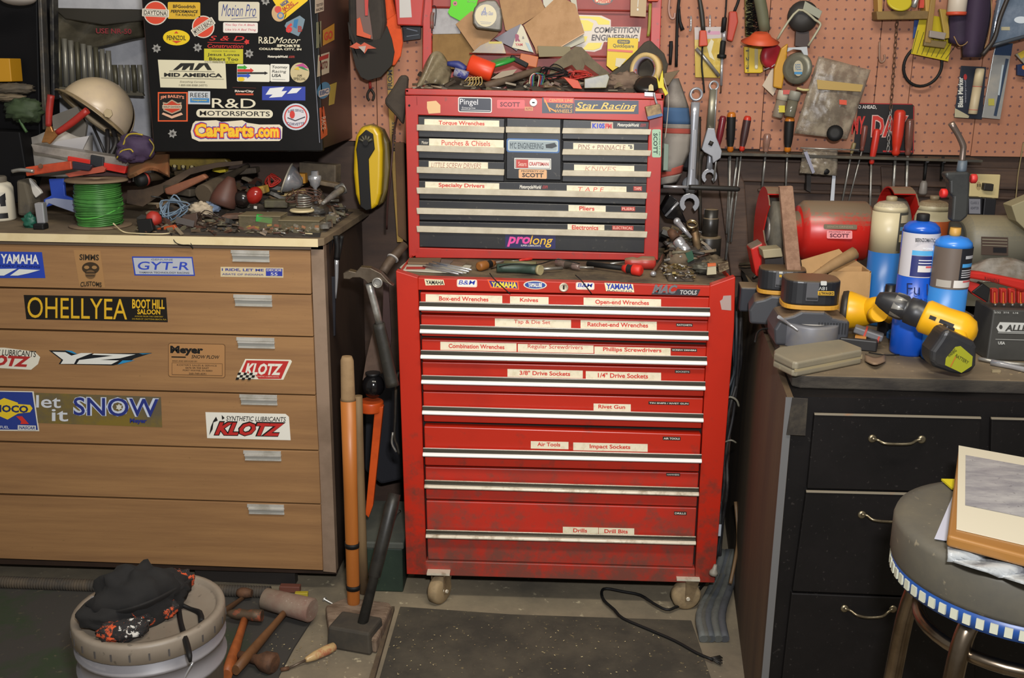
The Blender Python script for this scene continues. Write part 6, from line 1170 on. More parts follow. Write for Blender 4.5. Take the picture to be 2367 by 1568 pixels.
# floor screwdriver, nail, yellow bit
r = thing('screwdriver', 'yellowish clear-handled screwdriver lying on the concrete floor', 'screwdriver', at(740, 1510, z=.002))
mb = MB(); A_, B_ = at(775, 1494, z=.013), at(706, 1527, z=.013); L = (B_-A_).length; mb.lathe([(.006, 0), (.011, .004), (.0125, L*.3), (.011, L*.7), (.007, L*.95), (.005, L)], A_, B_-A_, M('#b89a6c', .25, 0, '#a8684c', 30, .5, .6), 14); mb.build('handle', r)
mb = MB(); mb.tube([B_, at(668, 1545, z=.006)], .003, M('#6a5c50', .5, .6), 8); mb.tube([at(668, 1545, z=.006), at(648, 1549, z=.006)], .005, rust, 8); mb.build('blade', r)
mb = MB(); A_, B_ = at(750, 1386, z=.004), at(770, 1397, z=.004); mb.lathe([(.0065, 0), (.0065, .002), (.0028, .003), (.0028, (B_-A_).length)], A_, B_-A_, steel, 10); one(mb, 'bolt', 'bright steel bolt lying on the floor left of the wood block', 'bolt')
mb = MB(); mb.box(at(697, 1374, z=.012), (.035, .014, .012), '#a8962c', rotz(5)); one(mb, 'yellow_crayon', 'small yellow block behind the mallet head', 'block', bevel=.002)
mb = MB(); mb.box(at(671, 1360, z=.012), (.055, .02, .018), '#6a4034', rotz(0)); one(mb, 'brick_scrap', 'dull red brick scrap by the hose end', 'brick', bevel=.002)
# floor strip between the mats
mb = MB(); zslab(mb, [(905, 1402), (912, 1402), (845, 1640), (830, 1640)], .012, .0118, M('#5a4c3a', .8, 0, '#463a2e', 14)); one(mb, 'floor_edging', 'narrow metal edging strip on the floor beside doormat', 'edging strip')
# black cord with frayed end on the floor
r = thing('electric_lead', 'black cord looping on the floor in front of the red cabinet', 'cord', at(1500, 1450, z=0))
mb = MB(); P_ = [at(1648, 1318, y=2.40)]+[at(a, b, z=.012) for a, b in [(1616, 1364), (1590, 1390), (1560, 1405), (1540, 1410), (1510, 1395), (1480, 1376), (1440, 1368), (1402, 1361), (1391, 1368), (1396, 1388), (1420, 1410), (1440, 1430), (1500, 1456), (1560, 1482), (1610, 1510), (1648, 1526)]]
mb.tube(P_, .0038, rub, 8, 3); mb.build('cable', r)
mb = MB()
for k in range(14): mb.tube([at(1640, 1522, z=.012), at(1664+k % 4*2, 1526+(k-6)*1.6, z=.004+.003*(k % 3))], .0016, '#2a2724', 5)
mb.build('frayed_end', r)
# hanging cords right of cabinet
cb_ = thing('cord_bundle', 'bundle of black extension cords hanging at right side of red cabinet', 'cords', at(1690, 1330, y=2.58))
rr = random.Random(5)
for k in range(11):
    x0 = 1690+rr.uniform(-14, 22); pts = [(x0+rr.uniform(-8, 8)-(i*6.5 if i > 2 else 0), 690+i*86+rr.uniform(-10, 10), 2.58+rr.uniform(-.02, .03)) for i in range(8)]
    mb = MB(); mb.tube(mix3(pts), .0045, M('#232021', .6, 0, '#3c3834', 20) if k % 3 else '#34383c', 6, 4); mb.build('cord', cb_)
mb = MB(); mb.tube(mix3([(1676, 925, 2.55), (1688, 918, 2.54), (1702, 925, 2.54), (1708, 940, 2.55)]), .003, '#8a8474', 6, 4); mb.tube(mix3([(1676, 1022, 2.55), (1690, 1018, 2.54), (1702, 1024, 2.55)]), .0025, '#8a8474', 6, 4); mb.build('tie_wire', cb_)
plate('cord_tag', 'small white tag hanging low on the right side of red cabinet', 'tag', [(1660, 1213), (1668, 1213), (1666, 1240), (1659, 1240)], 2.50, .001, '#b8bcc4')
r = thing('plug', 'grey-white plug end hanging at lower right corner of cabinet', 'plug', at(1650, 1330, y=2.40))
mb = MB(); mb.lathe([(.004, 0), (.006, .012), (.011, .02), (.012, .028)], at(1654, 1306, y=2.40), (-.15, 0, -1), '#8a8478', 12); mb.build('body', r)
for k, (a, b, c_) in enumerate([(1672, 1618, '#5f625f'), (1684, 1636, '#4c5054'), (1696, 1652, '#5a5c58'), (1702, 1668, '#4a4c50'), (1690, 1626, '#54544e')]):
    mb = MB(); mb.tube([at(a, 1275, y=2.62), at((a+b)/2+4, 1350, y=2.52), at(b, 1420, y=2.36), Vector(at(b+8, 1478, z=.012))], .011, M(c_, .7, 0, '#3c3c3a', 14, st=(1, 1, .2)), 10, 4); one(mb, 'grey_tube', 'grey plastic tube leaning in the gap beside the black bench', 'tube', 'grey tubes in the gap right of the red cabinet')
wire('brown_hose', 'brown hose running down the gap beside black bench', [(1700, 1160, 2.6), (1706, 1240, 2.56), (1700, 1290, 2.5), (1688, 1350, 2.45)], .005, '#6a5238', 'hose')
rr = random.Random(8); mb = MB()
for k in range(150):
    px, py = rr.uniform(900, 1640), rr.uniform(1440, 1560)
    if k > 110: px, py = rr.uniform(620, 760), rr.uniform(1460, 1550)
    mb.box(at(px, py, z=.0115), (rr.uniform(.001, .005), .0015, .001), rr.choice(['#b0a078', '#c8b88c', '#8a7a5c']), rotz(rr.uniform(0, 180)))
o = mb.build('wood_shavings'); o['kind'] = 'stuff'; tag(o, 'tiny pale shavings scattered over doormat and floor', 'shavings')
# ================= black bench at right =================
BZ = .82; FY = 1.815
bn = thing('workbench', 'black-painted wooden bench with drawers and thick worn top at right', 'workbench', (1.1, 2.3, 0))
bw = M('#0e0c0c', .5, 0, '#151212', 9, .4, .75, .12, h3='#2e2a28', sp=.25)
fl_ = at(1838, 868, z=BZ); fr_ = at(2520, 886, z=BZ); bl3 = at(1712, 640, z=BZ)
bot = at(1752, 1560, y=FY)
tp = [Vector((fl_.x, fl_.y, BZ)), Vector((fr_.x, fl_.y-.005, BZ)), Vector((fr_.x, 2.975, BZ)), Vector((bl3.x+.03, 2.975, BZ))]
# worn end chip
tp = [Vector((fl_.x-.002, fl_.y+.014, BZ)), Vector((fl_.x+.012, fl_.y, BZ))]+tp[1:]
mb = MB(); mb.prism(tp, (0, 0, -.026), M('#75654e', .75, 0, '#54493a', 5, .4, .7, .2, (.6, 1, 1), h3='#9a8664'), M('#3a342c', .85, 0, '#241f1b', 12, .4, .65, .7, (1, 1, 3))); mb.build('top', bn, bevel=.003)
# left side board: brown plywood, from front to back
sx = at(1822, 890, y=FY).x
mb = MB(); zb_ = BZ-.0265; SKX = bl3.x+.035-sx
mb.prism([Vector((sx, FY, 0)), Vector((sx+.012, FY, 0)), Vector((sx+.012, FY, zb_)), Vector((sx, FY, zb_))], (SKX, 1.15, 0), M('#56452f', .7, 0, '#3d3024', 6, .35, .7, .1, (2, 2, .25)))
mb.build('side_panel', bn)
mb = MB(); mb.box((sx+.004, FY-.0015, zb_/2), (.014, .003, zb_), M('#5d5c5c', .5, 0, '#8a5a3c', 6, .62, .7)); mb.build('edge_strip', bn)
mb = MB(); mb.prism([Vector((sx+.012, FY+.004, 0)), Vector((1.75, FY+.004, 0)), Vector((1.75, FY+.004, zb_)), Vector((sx+.012, FY+.004, zb_))], (SKX, 1.14, 0), bw)
bb_ = mb.build('body', bn)
yd = FY-.006
pale = M('#7d7464', .5, 0, '#9a6844', 14, .6, .7)
DRW = [[(1883, 957), (2268, 966), (2262, 1140), (1866, 1130)], [(1864, 1136), (2262, 1146), (2256, 1385), (1832, 1368)], [(1830, 1372), (2256, 1390), (2250, 1640), (1800, 1640)], [(2292, 967), (2560, 974), (2560, 1150), (2288, 1142)], [(2286, 1148), (2560, 1156), (2560, 1400), (2280, 1388)]]
BD = []
for q in DRW:
    mb = MB(); slab(mb, q, yd, .012, bw); d = mb.build('drawer', bn, bevel=.002); BD.append(d)
for i in (0, 1, 3):
    q = DRW[i]; mb = MB(); slab(mb, [(q[0][0], q[0][1]-1), (q[1][0], q[1][1]-1), (q[1][0], q[1][1]+3), (q[0][0], q[0][1]+3)], yd-.002, .004, pale); mb.build('pale_edge', BD[i])  # pale strip along the top edge of the drawer front
brass = M('#8a806a', .35, .9, '#6a5e4c', 30)
for i, pts in ((0, [(2016, 1014), (2030, 1018), (2044, 1025), (2072, 1027), (2104, 1026), (2118, 1019), (2130, 1016)]), (1, [(1992, 1190), (2004, 1192), (2018, 1202), (2048, 1206), (2078, 1206), (2092, 1197), (2104, 1194)]), (2, [(1952, 1407), (1966, 1412), (1980, 1422), (2006, 1428), (2038, 1426), (2052, 1416), (2064, 1408)])):
    mb = MB(); P_ = [at(a, b, y=yd-.004-(.012 if 1 < k < 5 else .003)) for k, (a, b) in enumerate(pts)]; mb.tube(P_, .0026, brass, 8, 3)
    for e in (pts[0], pts[-1]): mb.lathe([(.008, 0), (.008, .002), (.005, .004)], at(e[0], e[1], y=yd), (0, -1, 0), brass, 12)
    mb.build('drawer_pull', BD[i])
plate('metal_patch', 'dull grey metal patch nailed on bench corner under worktop', 'patch', [(1832, 920), (1868, 922), (1862, 1008), (1818, 1006)], yd, .003, M('#2c2722', .6, .3, '#4a4236', 20))
# ---------- bench grinder ----------
GR = dusty('#b0201a', .35, 0, '#6c5c4a', .25, .7)
gt = thing('bench_grinder', 'red dusty bench grinder with grey wheel at the back of bench', 'bench grinder', (at(1925, 600, y=2.42).x, 2.42, BZ))
gc_ = at(1925, 533, y=2.42)
ax = Vector((1, .03, 0)).normalized(); hw = (at(2010, 533, y=2.42)-at(1843, 533, y=2.42)).length/2
mb = MB(); mb.lathe([(.040, -hw-.03), (.045, -hw-.001), (.058, -hw), (.070, -hw+.014), (.070, hw-.014), (.058, hw), (.045, hw+.001), (.030, hw+.02)], gc_, ax, GR, 40)
mb.box((gc_.x, gc_.y, (BZ+gc_.z-.05)/2), (.12, .11, gc_.z-.05-BZ), GR, taper=.8); gm = mb.build('motor', gt)
sticker('name_label', gm, [('r', 1911, 533, 1970, 552, '#d88a8c', 3), ('t', 'PROPERTY OF', 1916, 535, 1966, 538, '#6a3038'), ('t', 'SCOTT', 1918, 540, 1962, 549, '#5a2430', {'b': .03})], y=gc_.y-.073, s=.02)
sticker('rating_plate', gm, [('r', 1904, 519, 1981, 530, '#6c6250', 3), ('t', 'BENCH GRINDER', 1912, 522, 1972, 527, '#8a8068')], y=gc_.y-.071, s=.02)
for sx_, px in ((-1, 1785), (1, 2068)):
    wc = at(px, 530, y=2.44)
    mb = MB(); mb.lathe([(.012, -.012), (.075, -.012), (.075, .012), (.012, .012)], wc, ax, M('#5c574c', .8, 0, '#49453c', 30, .4, .7, .3), 36); mb.build('wheel', gt)
    mb = MB()
    # guard: side shield with cut-out + rim band over top/back
    c = wc+ax*.026*sx_; u = Vector((0, -1, 0)); v = Vector((0, 0, 1)); out_ = []
    for k in range(28):
        a = math.radians(30+k*300/27); out_.append(c+u*math.cos(a+.2)*.088+v*math.sin(a+.2)*.098)
    inn = [c+u*math.cos(math.radians(-28+.2*57))*.05+v*math.sin(math.radians(-28))*.05, c+u*.018, c+u*math.cos(.6)*.05+v*.04]
    mb.prism(out_+inn, ax*.003, GR)
    for k in range(16):
        a = math.radians(62+k*10); b2 = math.radians(62+(k+1)*10)
        p, q = c+u*math.cos(a)*.088+v*math.sin(a)*.098, c+u*math.cos(b2)*.088+v*math.sin(b2)*.098
        mb.prism([p, q, q-ax*.05*sx_, p-ax*.05*sx_], ((p+q)/2-c).normalized()*.003, GR)
    mb.build('wheel_guard', gt)
    mb = MB(); mb.lathe([(.022, -.016), (.030, -.014), (.030, -.012)], wc, ax, steel, 24); mb.build('flange', gt)
mb = MB(); slab(mb, [(1762, 578), (1806, 574), (1810, 594), (1766, 598)], 2.32, .05, M('#8f8468', .6)); slab(mb, [(1768, 598), (1812, 594), (1814, 618), (1768, 620)], 2.35, .04, '#2c2420'); mb.build('tool_rest', gt, bevel=.002)
mb = MB(); slab(mb, [(1735, 575), (1765, 560), (1770, 640), (1748, 640)], 2.42, .06, GR); mb.build('foot', gt, bevel=.004)
plate('particle_board', 'speckled particle board strip leaning in front of the grinder', 'board', [(1802, 432), (1833, 431), (1852, 625), (1850, 636), (1820, 632)], 2.27, .016, M('#8f6e58', .8, 0, '#7a5a46', 60, .4, .6, .2, h3='#c0a078'), bev=.001)
# second grinder, grey, far right
g2 = M('#6a6658', .5, 0, '#5a564a', 14)
r = thing('grey_grinder', 'dusty grey bench motor behind the propane cylinders at right', 'motor', (at(2300, 560, y=2.55).x, 2.55, BZ))
c = at(2295, 560, y=2.58); mb = MB(); mb.lathe([(.05, -.085), (.068, -.07), (.068, .075), (.05, .09)], c, (1, 0, 0), dusty('#6a6658', .5, 0, '#7d745c'), 32); mb.box((c.x, c.y, (BZ+c.z)/2-.03), (.14, .11, c.z-BZ-.05), g2); q = mb.build('motor', r)
sticker('rating_plate', q, [('r', 2268, 548, 2330, 590, '#4a3c34'), ('l', (2270, 553), (2328, 555), 2, '#8a8270'), ('l', (2270, 560), (2328, 562), 1.5, '#8a8270'), ('l', (2270, 567), (2328, 569), 1.5, '#8a8270'), ('r', 2295, 572, 2326, 584, '#1c1a1c')], y=c.y-.0705, s=.03)
mb = MB(); mb.lathe([(.02, -.12), (.05, -.118), (.05, -.09), (.03, -.088)], c, (1, 0, 0), '#3a3a38', 24); mb.build('wheel', r)
mb = MB(); slab(mb, [(2338, 476), (2400, 450), (2400, 560), (2350, 512)], 2.5, .05, M('#8f8668', .6)); mb.build('shield', r, bevel=.002)
# cardboard box + stick
r = thing('cardboard_box', 'small open tan cardboard box behind the battery chargers', 'box', at(1960, 710, y=2.33))
cb3 = M('#b08a5c', .8, 0, '#a07c50', 6)
mb = MB(); slab(mb, [(1912, 628), (2014, 628), (2006, 734), (1906, 732)], 2.27, .003, cb3)
a0, a1 = at(1912, 628, y=2.27), at(2014, 628, y=2.27); zb2 = BZ+.001
mb.prism([a1, a1+Vector((0, .06, 0)), Vector((a1.x, a1.y+.06, zb2)), Vector((a1.x, a1.y, zb2))], (-.003, 0, 0), cb3); mb.prism([a0, a0+Vector((0, .06, 0)), Vector((a0.x, a0.y+.06, zb2)), Vector((a0.x, a0.y, zb2))], (.003, 0, 0), cb3); mb.prism([a0+Vector((0, .06, 0)), a1+Vector((0, .06, 0)), Vector((a1.x, a1.y+.06, zb2)), Vector((a0.x, a0.y+.06, zb2))], (0, .003, 0), cb3)
mb.build('carton', r)
mb = MB(); slab(mb, [(1852, 602), (1940, 576), (1962, 600), (1890, 630), (1856, 634)], 2.33, .003, cb3); mb.build('flap', r)
mb = MB(); slab(mb, [(1925, 620), (1975, 600), (2014, 627), (1920, 628)], 2.335, .003, '#9a7850'); mb.build('flap', r)
mb = MB(); mb.tube(mix3([(1880, 640, 2.24), (1930, 610, 2.26), (1975, 585, 2.28)]), [.008, .013, .015], M('#8a6c48', .8, 0, '#735838', 14, .4, .7, .3), 8, 3); one(mb, 'wood_stick', 'rough broken wood stick lying on the open cardboard box', 'stick')
# chargers and batteries
chm = dusty('#34353a', .5, 0, '#6a5742', .5, .95); bat = dusty('#1a1b1f', .4, 0, '#5c4a34', .5, .95)
def charger(label, lb2, px, py, y, sc_, rz):
    c = at(px, py, y=y); c.z = BZ
    r = thing('battery_charger', label, 'charger', c); q = rotz(rz)
    mb = MB()
    prof = [(-.062, .0005), (.066, 0), (.066, .050), (.035, .056), (.020, .066), (-.020, .066), (-.034, .058), (-.055, .052), (-.066, .03)]
    mb.prism([c+q@Vector((a*sc_, -.045*sc_, b*sc_)) for a, b in prof], q@Vector((0, .09*sc_, 0)), chm); mb.build('base', r, bevel=.006, seg=3)
    mb = MB()
    for k in range(10): mb.box(c+q@Vector(((.012+.0052*k)*sc_, -.0455*sc_, .036*sc_)), (.0022, .002, .02*sc_), '#17181b', q)
    mb.build('vent', r)['kind'] = 'stuff'
    b = thing('battery_pack', lb2, 'battery', c+Vector((0, 0, .068*sc_)))
    z0 = c.z+.067*sc_
    el = lambda kx, ky, n=28: [(.050*kx*(abs(math.cos(t))**.6)*(1 if math.cos(t) > 0 else -1), .040*ky*(abs(math.sin(t))**.6)*(1 if math.sin(t) > 0 else -1)) for t in [2*math.pi*j/n for j in range(n)]]
    mb = MB(); mb.prism([c+q@Vector((x*sc_, y_*sc_, 0))+Vector((0, 0, z0-c.z+.008)) for x, y_ in el(1, 1)], (0, 0, .046*sc_), bat); mb.build('casing', b, bevel=.005, seg=3)
    mb = MB(); mb.prism([c+q@Vector((x*sc_, y_*sc_, 0))+Vector((0, 0, z0-c.z)) for x, y_ in el(1.03, 1.03)], (0, 0, .009), '#b8862c'); mb.build('yellow_band', b, bevel=.001)
    mb = MB(); p = c+q@Vector((-.004*sc_, -.041*sc_, 0)); mb.box((p.x, p.y, z0+.034*sc_), (.022*sc_, .004, .034*sc_), '#4a4a4e', q); mb.box((p.x, p.y-.002, z0+.022*sc_), (.019*sc_, .004, .004), '#15161a', q); mb.build('release_latch', b, bevel=.001)
    return b, c
b1, c1 = charger('dark grey battery charger behind duct tape roll, nearest one', 'dusty black battery pack with yellow band upside down on nearest charger', 1865, 752, 2.13, 1.16, -3)
bt = b1.children[0]
sticker('print', b1, [('r', 1897, 650, 1911, 660, '#b8b8b4', 2), ('t', '18V', 1892, 663, 1911, 671, '#a8a8a4', {'rot': 180}), ('r', 1890, 673, 1928, 683, '#b8902c'), ('t', 'DEWALT', 1892, 675, 1926, 681, '#2a2418', {'rot': 180, 'b': .03})], y=c1.y-.049, s=.02)
b2_, c2_ = charger('dark grey battery charger left behind the nearest one', 'dusty black battery pack on the rear charger', 1800, 728, 2.30, 1.05, -10)
sticker('print', b2_, [('r', 1801, 628, 1809, 633, '#b8b8b4'), ('r', 1801, 635, 1807, 641, '#b8902c')], y=c2_.y-.046, s=.02)
mb = MB(); c = at(1738, 670, y=2.42); mb.box((c.x, c.y, BZ+.03), (.06, .07, .06), dusty('#20222a', .5), rotz(-5)); one(mb, 'black_adapter', 'dusty black box at back left corner of bench', 'box', bevel=.004)
# duct tape
r = thing('duct_tape', 'roll of grey duct tape lying flat on the bench front left', 'duct tape', at(1868, 795, z=BZ))
c = at(1870, 796, z=BZ); mb = MB(); mb.lathe([(.034, 0), (.0565, 0), (.0575, .003), (.0575, .046), (.0565, .049), (.034, .049), (.034, 0)], c, (0, 0, 1), M('#66676e', .4, 0, '#75706a', 10, .45, .7), 40); mb.build('roll', r)
mb = MB(); mb.lathe([(.0337, .0485), (.0337, .046), (.001, .045)], c, (0, 0, 1), '#b8b4b0', 32); mb.build('core', r)
mb = MB(); mb.tube([at(1800, 733, z=BZ+.075), at(1822, 748, z=BZ+.055), at(1845, 764, z=BZ+.045)], [.004, .003, .002], steelb, 6, 2); one(mb, 'cotter_pin', 'thin steel pin resting on the duct tape roll', 'pin')
zwire('black_cable', 'short black cable left of the duct tape roll', [(1745, 790, BZ+.003), (1752, 768, BZ+.006), (1770, 760, BZ+.008), (1798, 764, BZ+.005)], .002, rub, 'cable')
r = thing('hard_case', 'pale grey plastic hard case lying at the bench front corner', 'case', at(1890, 840, z=BZ))
gcs = M('#77705f', .5, 0, '#857a64', 7, .4, .7, 0, h3='#8f866c')
q = [(1790, 808), (1800, 802), (1936, 784), (1946, 785), (1992, 803), (1992, 809), (1843, 838), (1832, 836), (1790, 816)]
mb = MB(); zslab(mb, q, BZ+.030, .016, gcs); mb.build('lid', r, bevel=.005, seg=3)
mb = MB(); mb.prism([Vector((p.x, p.y, BZ+.0135)) for p in ZZ(q, BZ+.030)], (0, 0, -.0128), gcs); mb.build('base', r, bevel=.004, seg=3)
mb = MB(); mb.prism([Vector((p.x, p.y, BZ+.016)) for p in ZZ([(1838, 839), (1995, 808), (1995, 804), (1838, 834)], BZ+.030)], (0, 0, -.005), '#9a8c6c'); mb.build('seam', r)
# propane cylinders
def cyl(label, px, y, top, rad, mats, dome, group=None):
    z1 = at(px, top, y=y).z; c = at(px, top, y=y); h = z1-BZ; c.z = BZ
    r = thing('propane_cylinder', label, 'gas cylinder', c)
    mb = MB(); k = mats; zs = [k_[0]*h for k_ in k]
    mb.lathe([(rad*.93, 0), (rad, .005), (rad, zs[0])], c, (0, 0, 1), k[0][1], 72)
    mb.lathe([(rad*1.0, zs[0]), (rad, h-rad*.6)], c, (0, 0, 1), dome, 72)
    mb.lathe([(rad, h-rad*.6), (rad*.93, h-rad*.32), (rad*.7, h-rad*.1), (rad*.3, h), (.001, h)], c, (0, 0, 1), dome, 72); tk = mb.build('tank', r)
    return r, c, h, tk
blu = M('#1f5c9c', .35, 0, '#265f96', 4)
r, c, h, tk = cyl('old propane cylinder, dusty white upper half and blue bottom', 2061, 2.30, 464, .0380, [(.60, blu)], dusty('#b8ac8c', .4, 0, '#8a8070', .5, .9))
mb = MB(); mb.lathe([(.012, h-.003), (.012, h+.008), (.010, h+.010)], c, (0, 0, 1), '#8a7a5c', 16); mb.build('valve', r)
mb = MB(); D = math.radians; band(mb, c, .0384, D(-76), D(-25), h*0.62, h*0.92, '#3c3a34'); band(mb, c, .0387, D(-70), D(-30), h*0.69, h*0.75, '#b8a884'); band(mb, c, .0387, D(-70), D(-30), h*0.78, h*0.81, '#3c6c8c'); band(mb, c, .0387, D(-70), D(-30), h*0.84, h*0.90, '#a89c80'); mb.build('cylinder_label', tk)
r, c, h, tk = cyl('fat cream and orange propane cylinder behind the blue ones', 2160, 2.60, 462, .0425, [(.30, '#b8b0a0')], dusty('#a8a084', .4))
mb = MB(); mb.lathe([(.011, h-.003), (.011, h+.010)], c, (0, 0, 1), '#7d6f58', 16); mb.build('valve', r)
mb = MB(); band(mb, c, .0428, D(-160), D(-20), h*.55, h*.80, '#b85a2c'); mb.build('cylinder_label', tk)
r, c, h, tk = cyl('bright blue propane cylinder with white label and black cap, handwritten letters', 2133, 2.05, 510, .0362, [(.60, M('#1248a8', .3))], M('#1650b0', .25))
mb = MB(); mb.lathe([(.011, h-.002), (.0125, h), (.0125, h+.012), (.011, h+.014)], c, (0, 0, 1), rub, 18); mb.build('cap', r)
mb = MB(); band(mb, c, .0365, D(-178), D(-2), h*0.600, h*0.920, '#b8b4b8'); band(mb, c, .0368, D(-130), D(-5), h*0.607, h*0.760, '#1c2460'); band(mb, c, .0370, D(-130), D(-5), h*0.763, h*0.798, '#4898c8')
band(mb, c, .0371, D(-108), D(-40), h*0.704, h*0.711, '#c8c8d0'); band(mb, c, .0371, D(-108), D(-40), h*0.725, h*0.732, '#c8c8d0'); band(mb, c, .0371, D(-108), D(-45), h*0.642, h*0.690, '#c8c4c0'); band(mb, c, .0373, D(-85), D(-45), h*0.673, h*0.687, '#c05050'); mb.build('cylinder_label', tk)
sticker('print', tk, [('t', 'BERNZOMATIC', 2116, 551, 2162, 560, '#3c4048', {'b': .02}), ('t', 'PROPANE', 2133, 573, 2158, 578, '#d8dce0')], y=c.y-.0378, s=.03)
sticker('handwriting', tk, [('t', 'Fu L', 2096, 656, 2156, 682, '#0c1c50', {'b': -.008}), ('t', 'TANK', 2108, 690, 2148, 700, '#0c1c50', {'b': -.008})], y=c.y-.0375, s=.05)
r, c, h, tk = cyl('blue propane cylinder with black label, wearing the torch', 2207, 2.005, 545, .0362, [(.60, M('#2f74b8', .35, 0, '#2a68a8', 5))], M('#2a72c4', .3))
mb = MB(); band(mb, c, .0365, D(-180), D(0), h*0.600, h*0.920, '#5c5048'); band(mb, c, .0368, D(-85), D(0), h*0.614, h*0.920, '#14151c'); band(mb, c, .0370, D(-78), D(0), h*0.774, h*0.802, '#3c8cc8'); band(mb, c, .0370, D(-70), D(-5), h*0.840, h*0.864, '#a8a8ac')
for k in range(4): band(mb, c, .0370, D(-78), D(-10), h*(.694+.0174*k), h*(.701+.0174*k), '#b8b8bc')
band(mb, c, .0372, D(-98), D(-8), h*0.614, h*0.673, '#c8c4c0'); band(mb, c, .0374, D(-70), D(-8), h*0.656, h*0.670, '#c05050'); band(mb, c, .0370, D(-150), D(-105), h*0.614, h*0.670, '#9a948c'); mb.build('cylinder_label', tk)
# torch
r2 = thing('gas_torch', 'black torch head with red knobs and bent steel nozzle on the cylinder', 'torch', c+Vector((0, 0, h)))
mb = MB(); mb.lathe([(.009, h-.002), (.011, h+.004), (.010, h+.016)], c, (0, 0, 1), '#b0863c', 16); mb.build('brass_collar', r2)
yt = c.y; tm = M('#2a2b2a', .5, 0, '#1e1f20', 20)
mb = MB(); slab(mb, [(2200, 512), (2222, 514), (2238, 500), (2242, 440), (2243, 402), (2240, 397), (2186, 399), (2186, 410), (2196, 420), (2196, 448), (2204, 456)], yt-.013, .026, tm); mb.build('body', r2, bevel=.005, seg=3)
mb = MB(); mb.lathe([(.007, 0), (.009, .002), (.009, .010), (.006, .012)], at(2188, 447, y=yt), (-1, -.1, 0), '#b8201c', 16); mb.build('knob', r2)
mb = MB(); mb.lathe([(.007, 0), (.009, .002), (.009, .010), (.006, .012)], at(2243, 413, y=yt), (1, -.1, 0), '#b02824', 16); mb.build('knob', r2)
mb = MB(); mb.lathe([(.0085, 0), (.0095, .004), (.0085, .022)], at(2222, 398, y=yt), (0, 0, 1), '#46505a', 16); mb.tube(YY([(2223, 378), (2226, 350), (2226, 336), (2215, 312), (2198, 284)], yt), [.0062, .0055, .006, .0055, .0062], M('#7a6c64', .35, .8), 10, 3); mb.build('nozzle', r2)
# black socket adaptor
mb = MB(); c = at(2057, 690, y=2.2); c.z = BZ; mb.lathe([(.016, 0), (.020, .004), (.020, .040), (.018, .043), (.020, .046), (.020, .078), (.013, .086), (.012, .112), (.008, .112)], c, (0, 0, 1), M('#131316', .35), 20); one(mb, 'impact_adaptor', 'black stepped impact adaptor standing behind yellow drill', 'adaptor')
# yellow drill
yw = M('#d8a010', .38, 0, '#c8900e', 8, .4, .8); dk = M('#232326', .4, 0, '#2e2c2a', 14)
A_, B_ = at(2026, 688, y=1.965), at(2250, 775, y=1.885); d_ = (B_-A_).normalized(); L = (B_-A_).length
dr_ = thing('cordless_drill', 'yellow and black cordless drill lying on the bench', 'drill', at(2200, 860, z=BZ))
mb = MB(); mb.lathe([(.004, 0), (.012, .002), (.017, .012), (.023, .03), (.025, .045), (.025, .056), (.022, .060), (.026, .062), (.027, .078), (.026, .092), (.027, .094)], A_, d_, dk, 26); mb.build('chuck', dr_)
mb = MB(); mb.lathe([(.0252, .034), (.0262, .046), (.0252, .056)], A_, d_, steel, 8); mb.build('chuck_sleeve', dr_)
mb = MB(); mb.lathe([(.029, .090), (.033, .096), (.032, .130), (.034, .160), (.033, L-.02), (.026, L-.004), (.012, L+.004), (.001, L+.006)], A_, d_, yw, 26); hou = mb.build('housing', dr_)
H0 = A_+d_*.145+Vector((0, -.01, -.005)); H1 = at(2207, 812, y=1.855)
mb = MB(); mb.tube([H0, H0.lerp(H1, .5)+Vector((.004, 0, .01)), H1], [.021, .019, .021], yw, 14, 3, flat=.8); mb.build('handle', dr_)
mb = MB(); mb.box(H0+Vector((-.020, -.02, .0)), (.018, .02, .030), dk, rote(0, 22, 0)); mb.build('trigger', dr_, bevel=.003)
mb = MB(); 
for t, w_ in ((.52, .010), (.66, .022)): mb.box(A_+d_*L*t+Vector((.0, -.0335, .006)), (w_*1.2, .005, .007), dk, along(d_))
mb.build('slot', dr_)
# battery: rounded block facing the camera
o = [(2150, 838), (2152, 812), (2172, 784), (2182, 766), (2196, 764), (2254, 792), (2260, 804), (2258, 846), (2248, 862), (2222, 868), (2200, 864), (2160, 850)]
mb = MB(); slab(mb, o, 1.825, .055, dk); bt_ = mb.build('battery', dr_, bevel=.009, seg=3)
sticker('battery_label', bt_, [('p', [(2208, 802), (2220, 800), (2248, 824), (2246, 846), (2222, 862), (2184, 844), (2186, 828)], '#8f9020'), ('t', 'WARNING', 2188, 812, 2212, 820, '#3a3a14', {'rot': -40, 'b': .02}), ('t', 'BATTERY', 2206, 826, 2240, 834, '#3a3a14', {'rot': 30}), ('l', (2196, 848), (2208, 824), 2, '#b05c28')], y=1.825, s=0, lift=.001)
# yellow right-angle tool behind
r = thing('flood_light', 'yellow round-headed power tool lying behind the drill chuck', 'power tool', at(1990, 770, z=BZ))
A_ = at(1950, 716, y=2.17); d_ = Vector((1, -.35, .0)).normalized()
mb = MB(); mb.lathe([(.030, -.006), (.040, -.004), (.042, .006), (.038, .012)], A_, d_, '#2c2620', 30); mb.build('rubber_rim', r)
mb = MB(); mb.lathe([(.040, .006), (.041, .012), (.036, .030), (.030, .050), (.024, .060), (.020, .064)], A_, d_, yw, 30); mb.tube([A_+d_*.05, at(2035, 712, y=2.12), at(2068, 736, y=2.10)], [.027, .024, .016], yw, 16, 3); mb.build('body', r)
mb = MB(); mb.lathe([(.014, 0), (.017, .003), (.017, .03)], at(2022, 728, y=2.09), (0, -.9, .3), yw, 18); mb.box(at(2022, 728, y=2.066), (.012, .006, .012), dk); mb.build('boss', r)
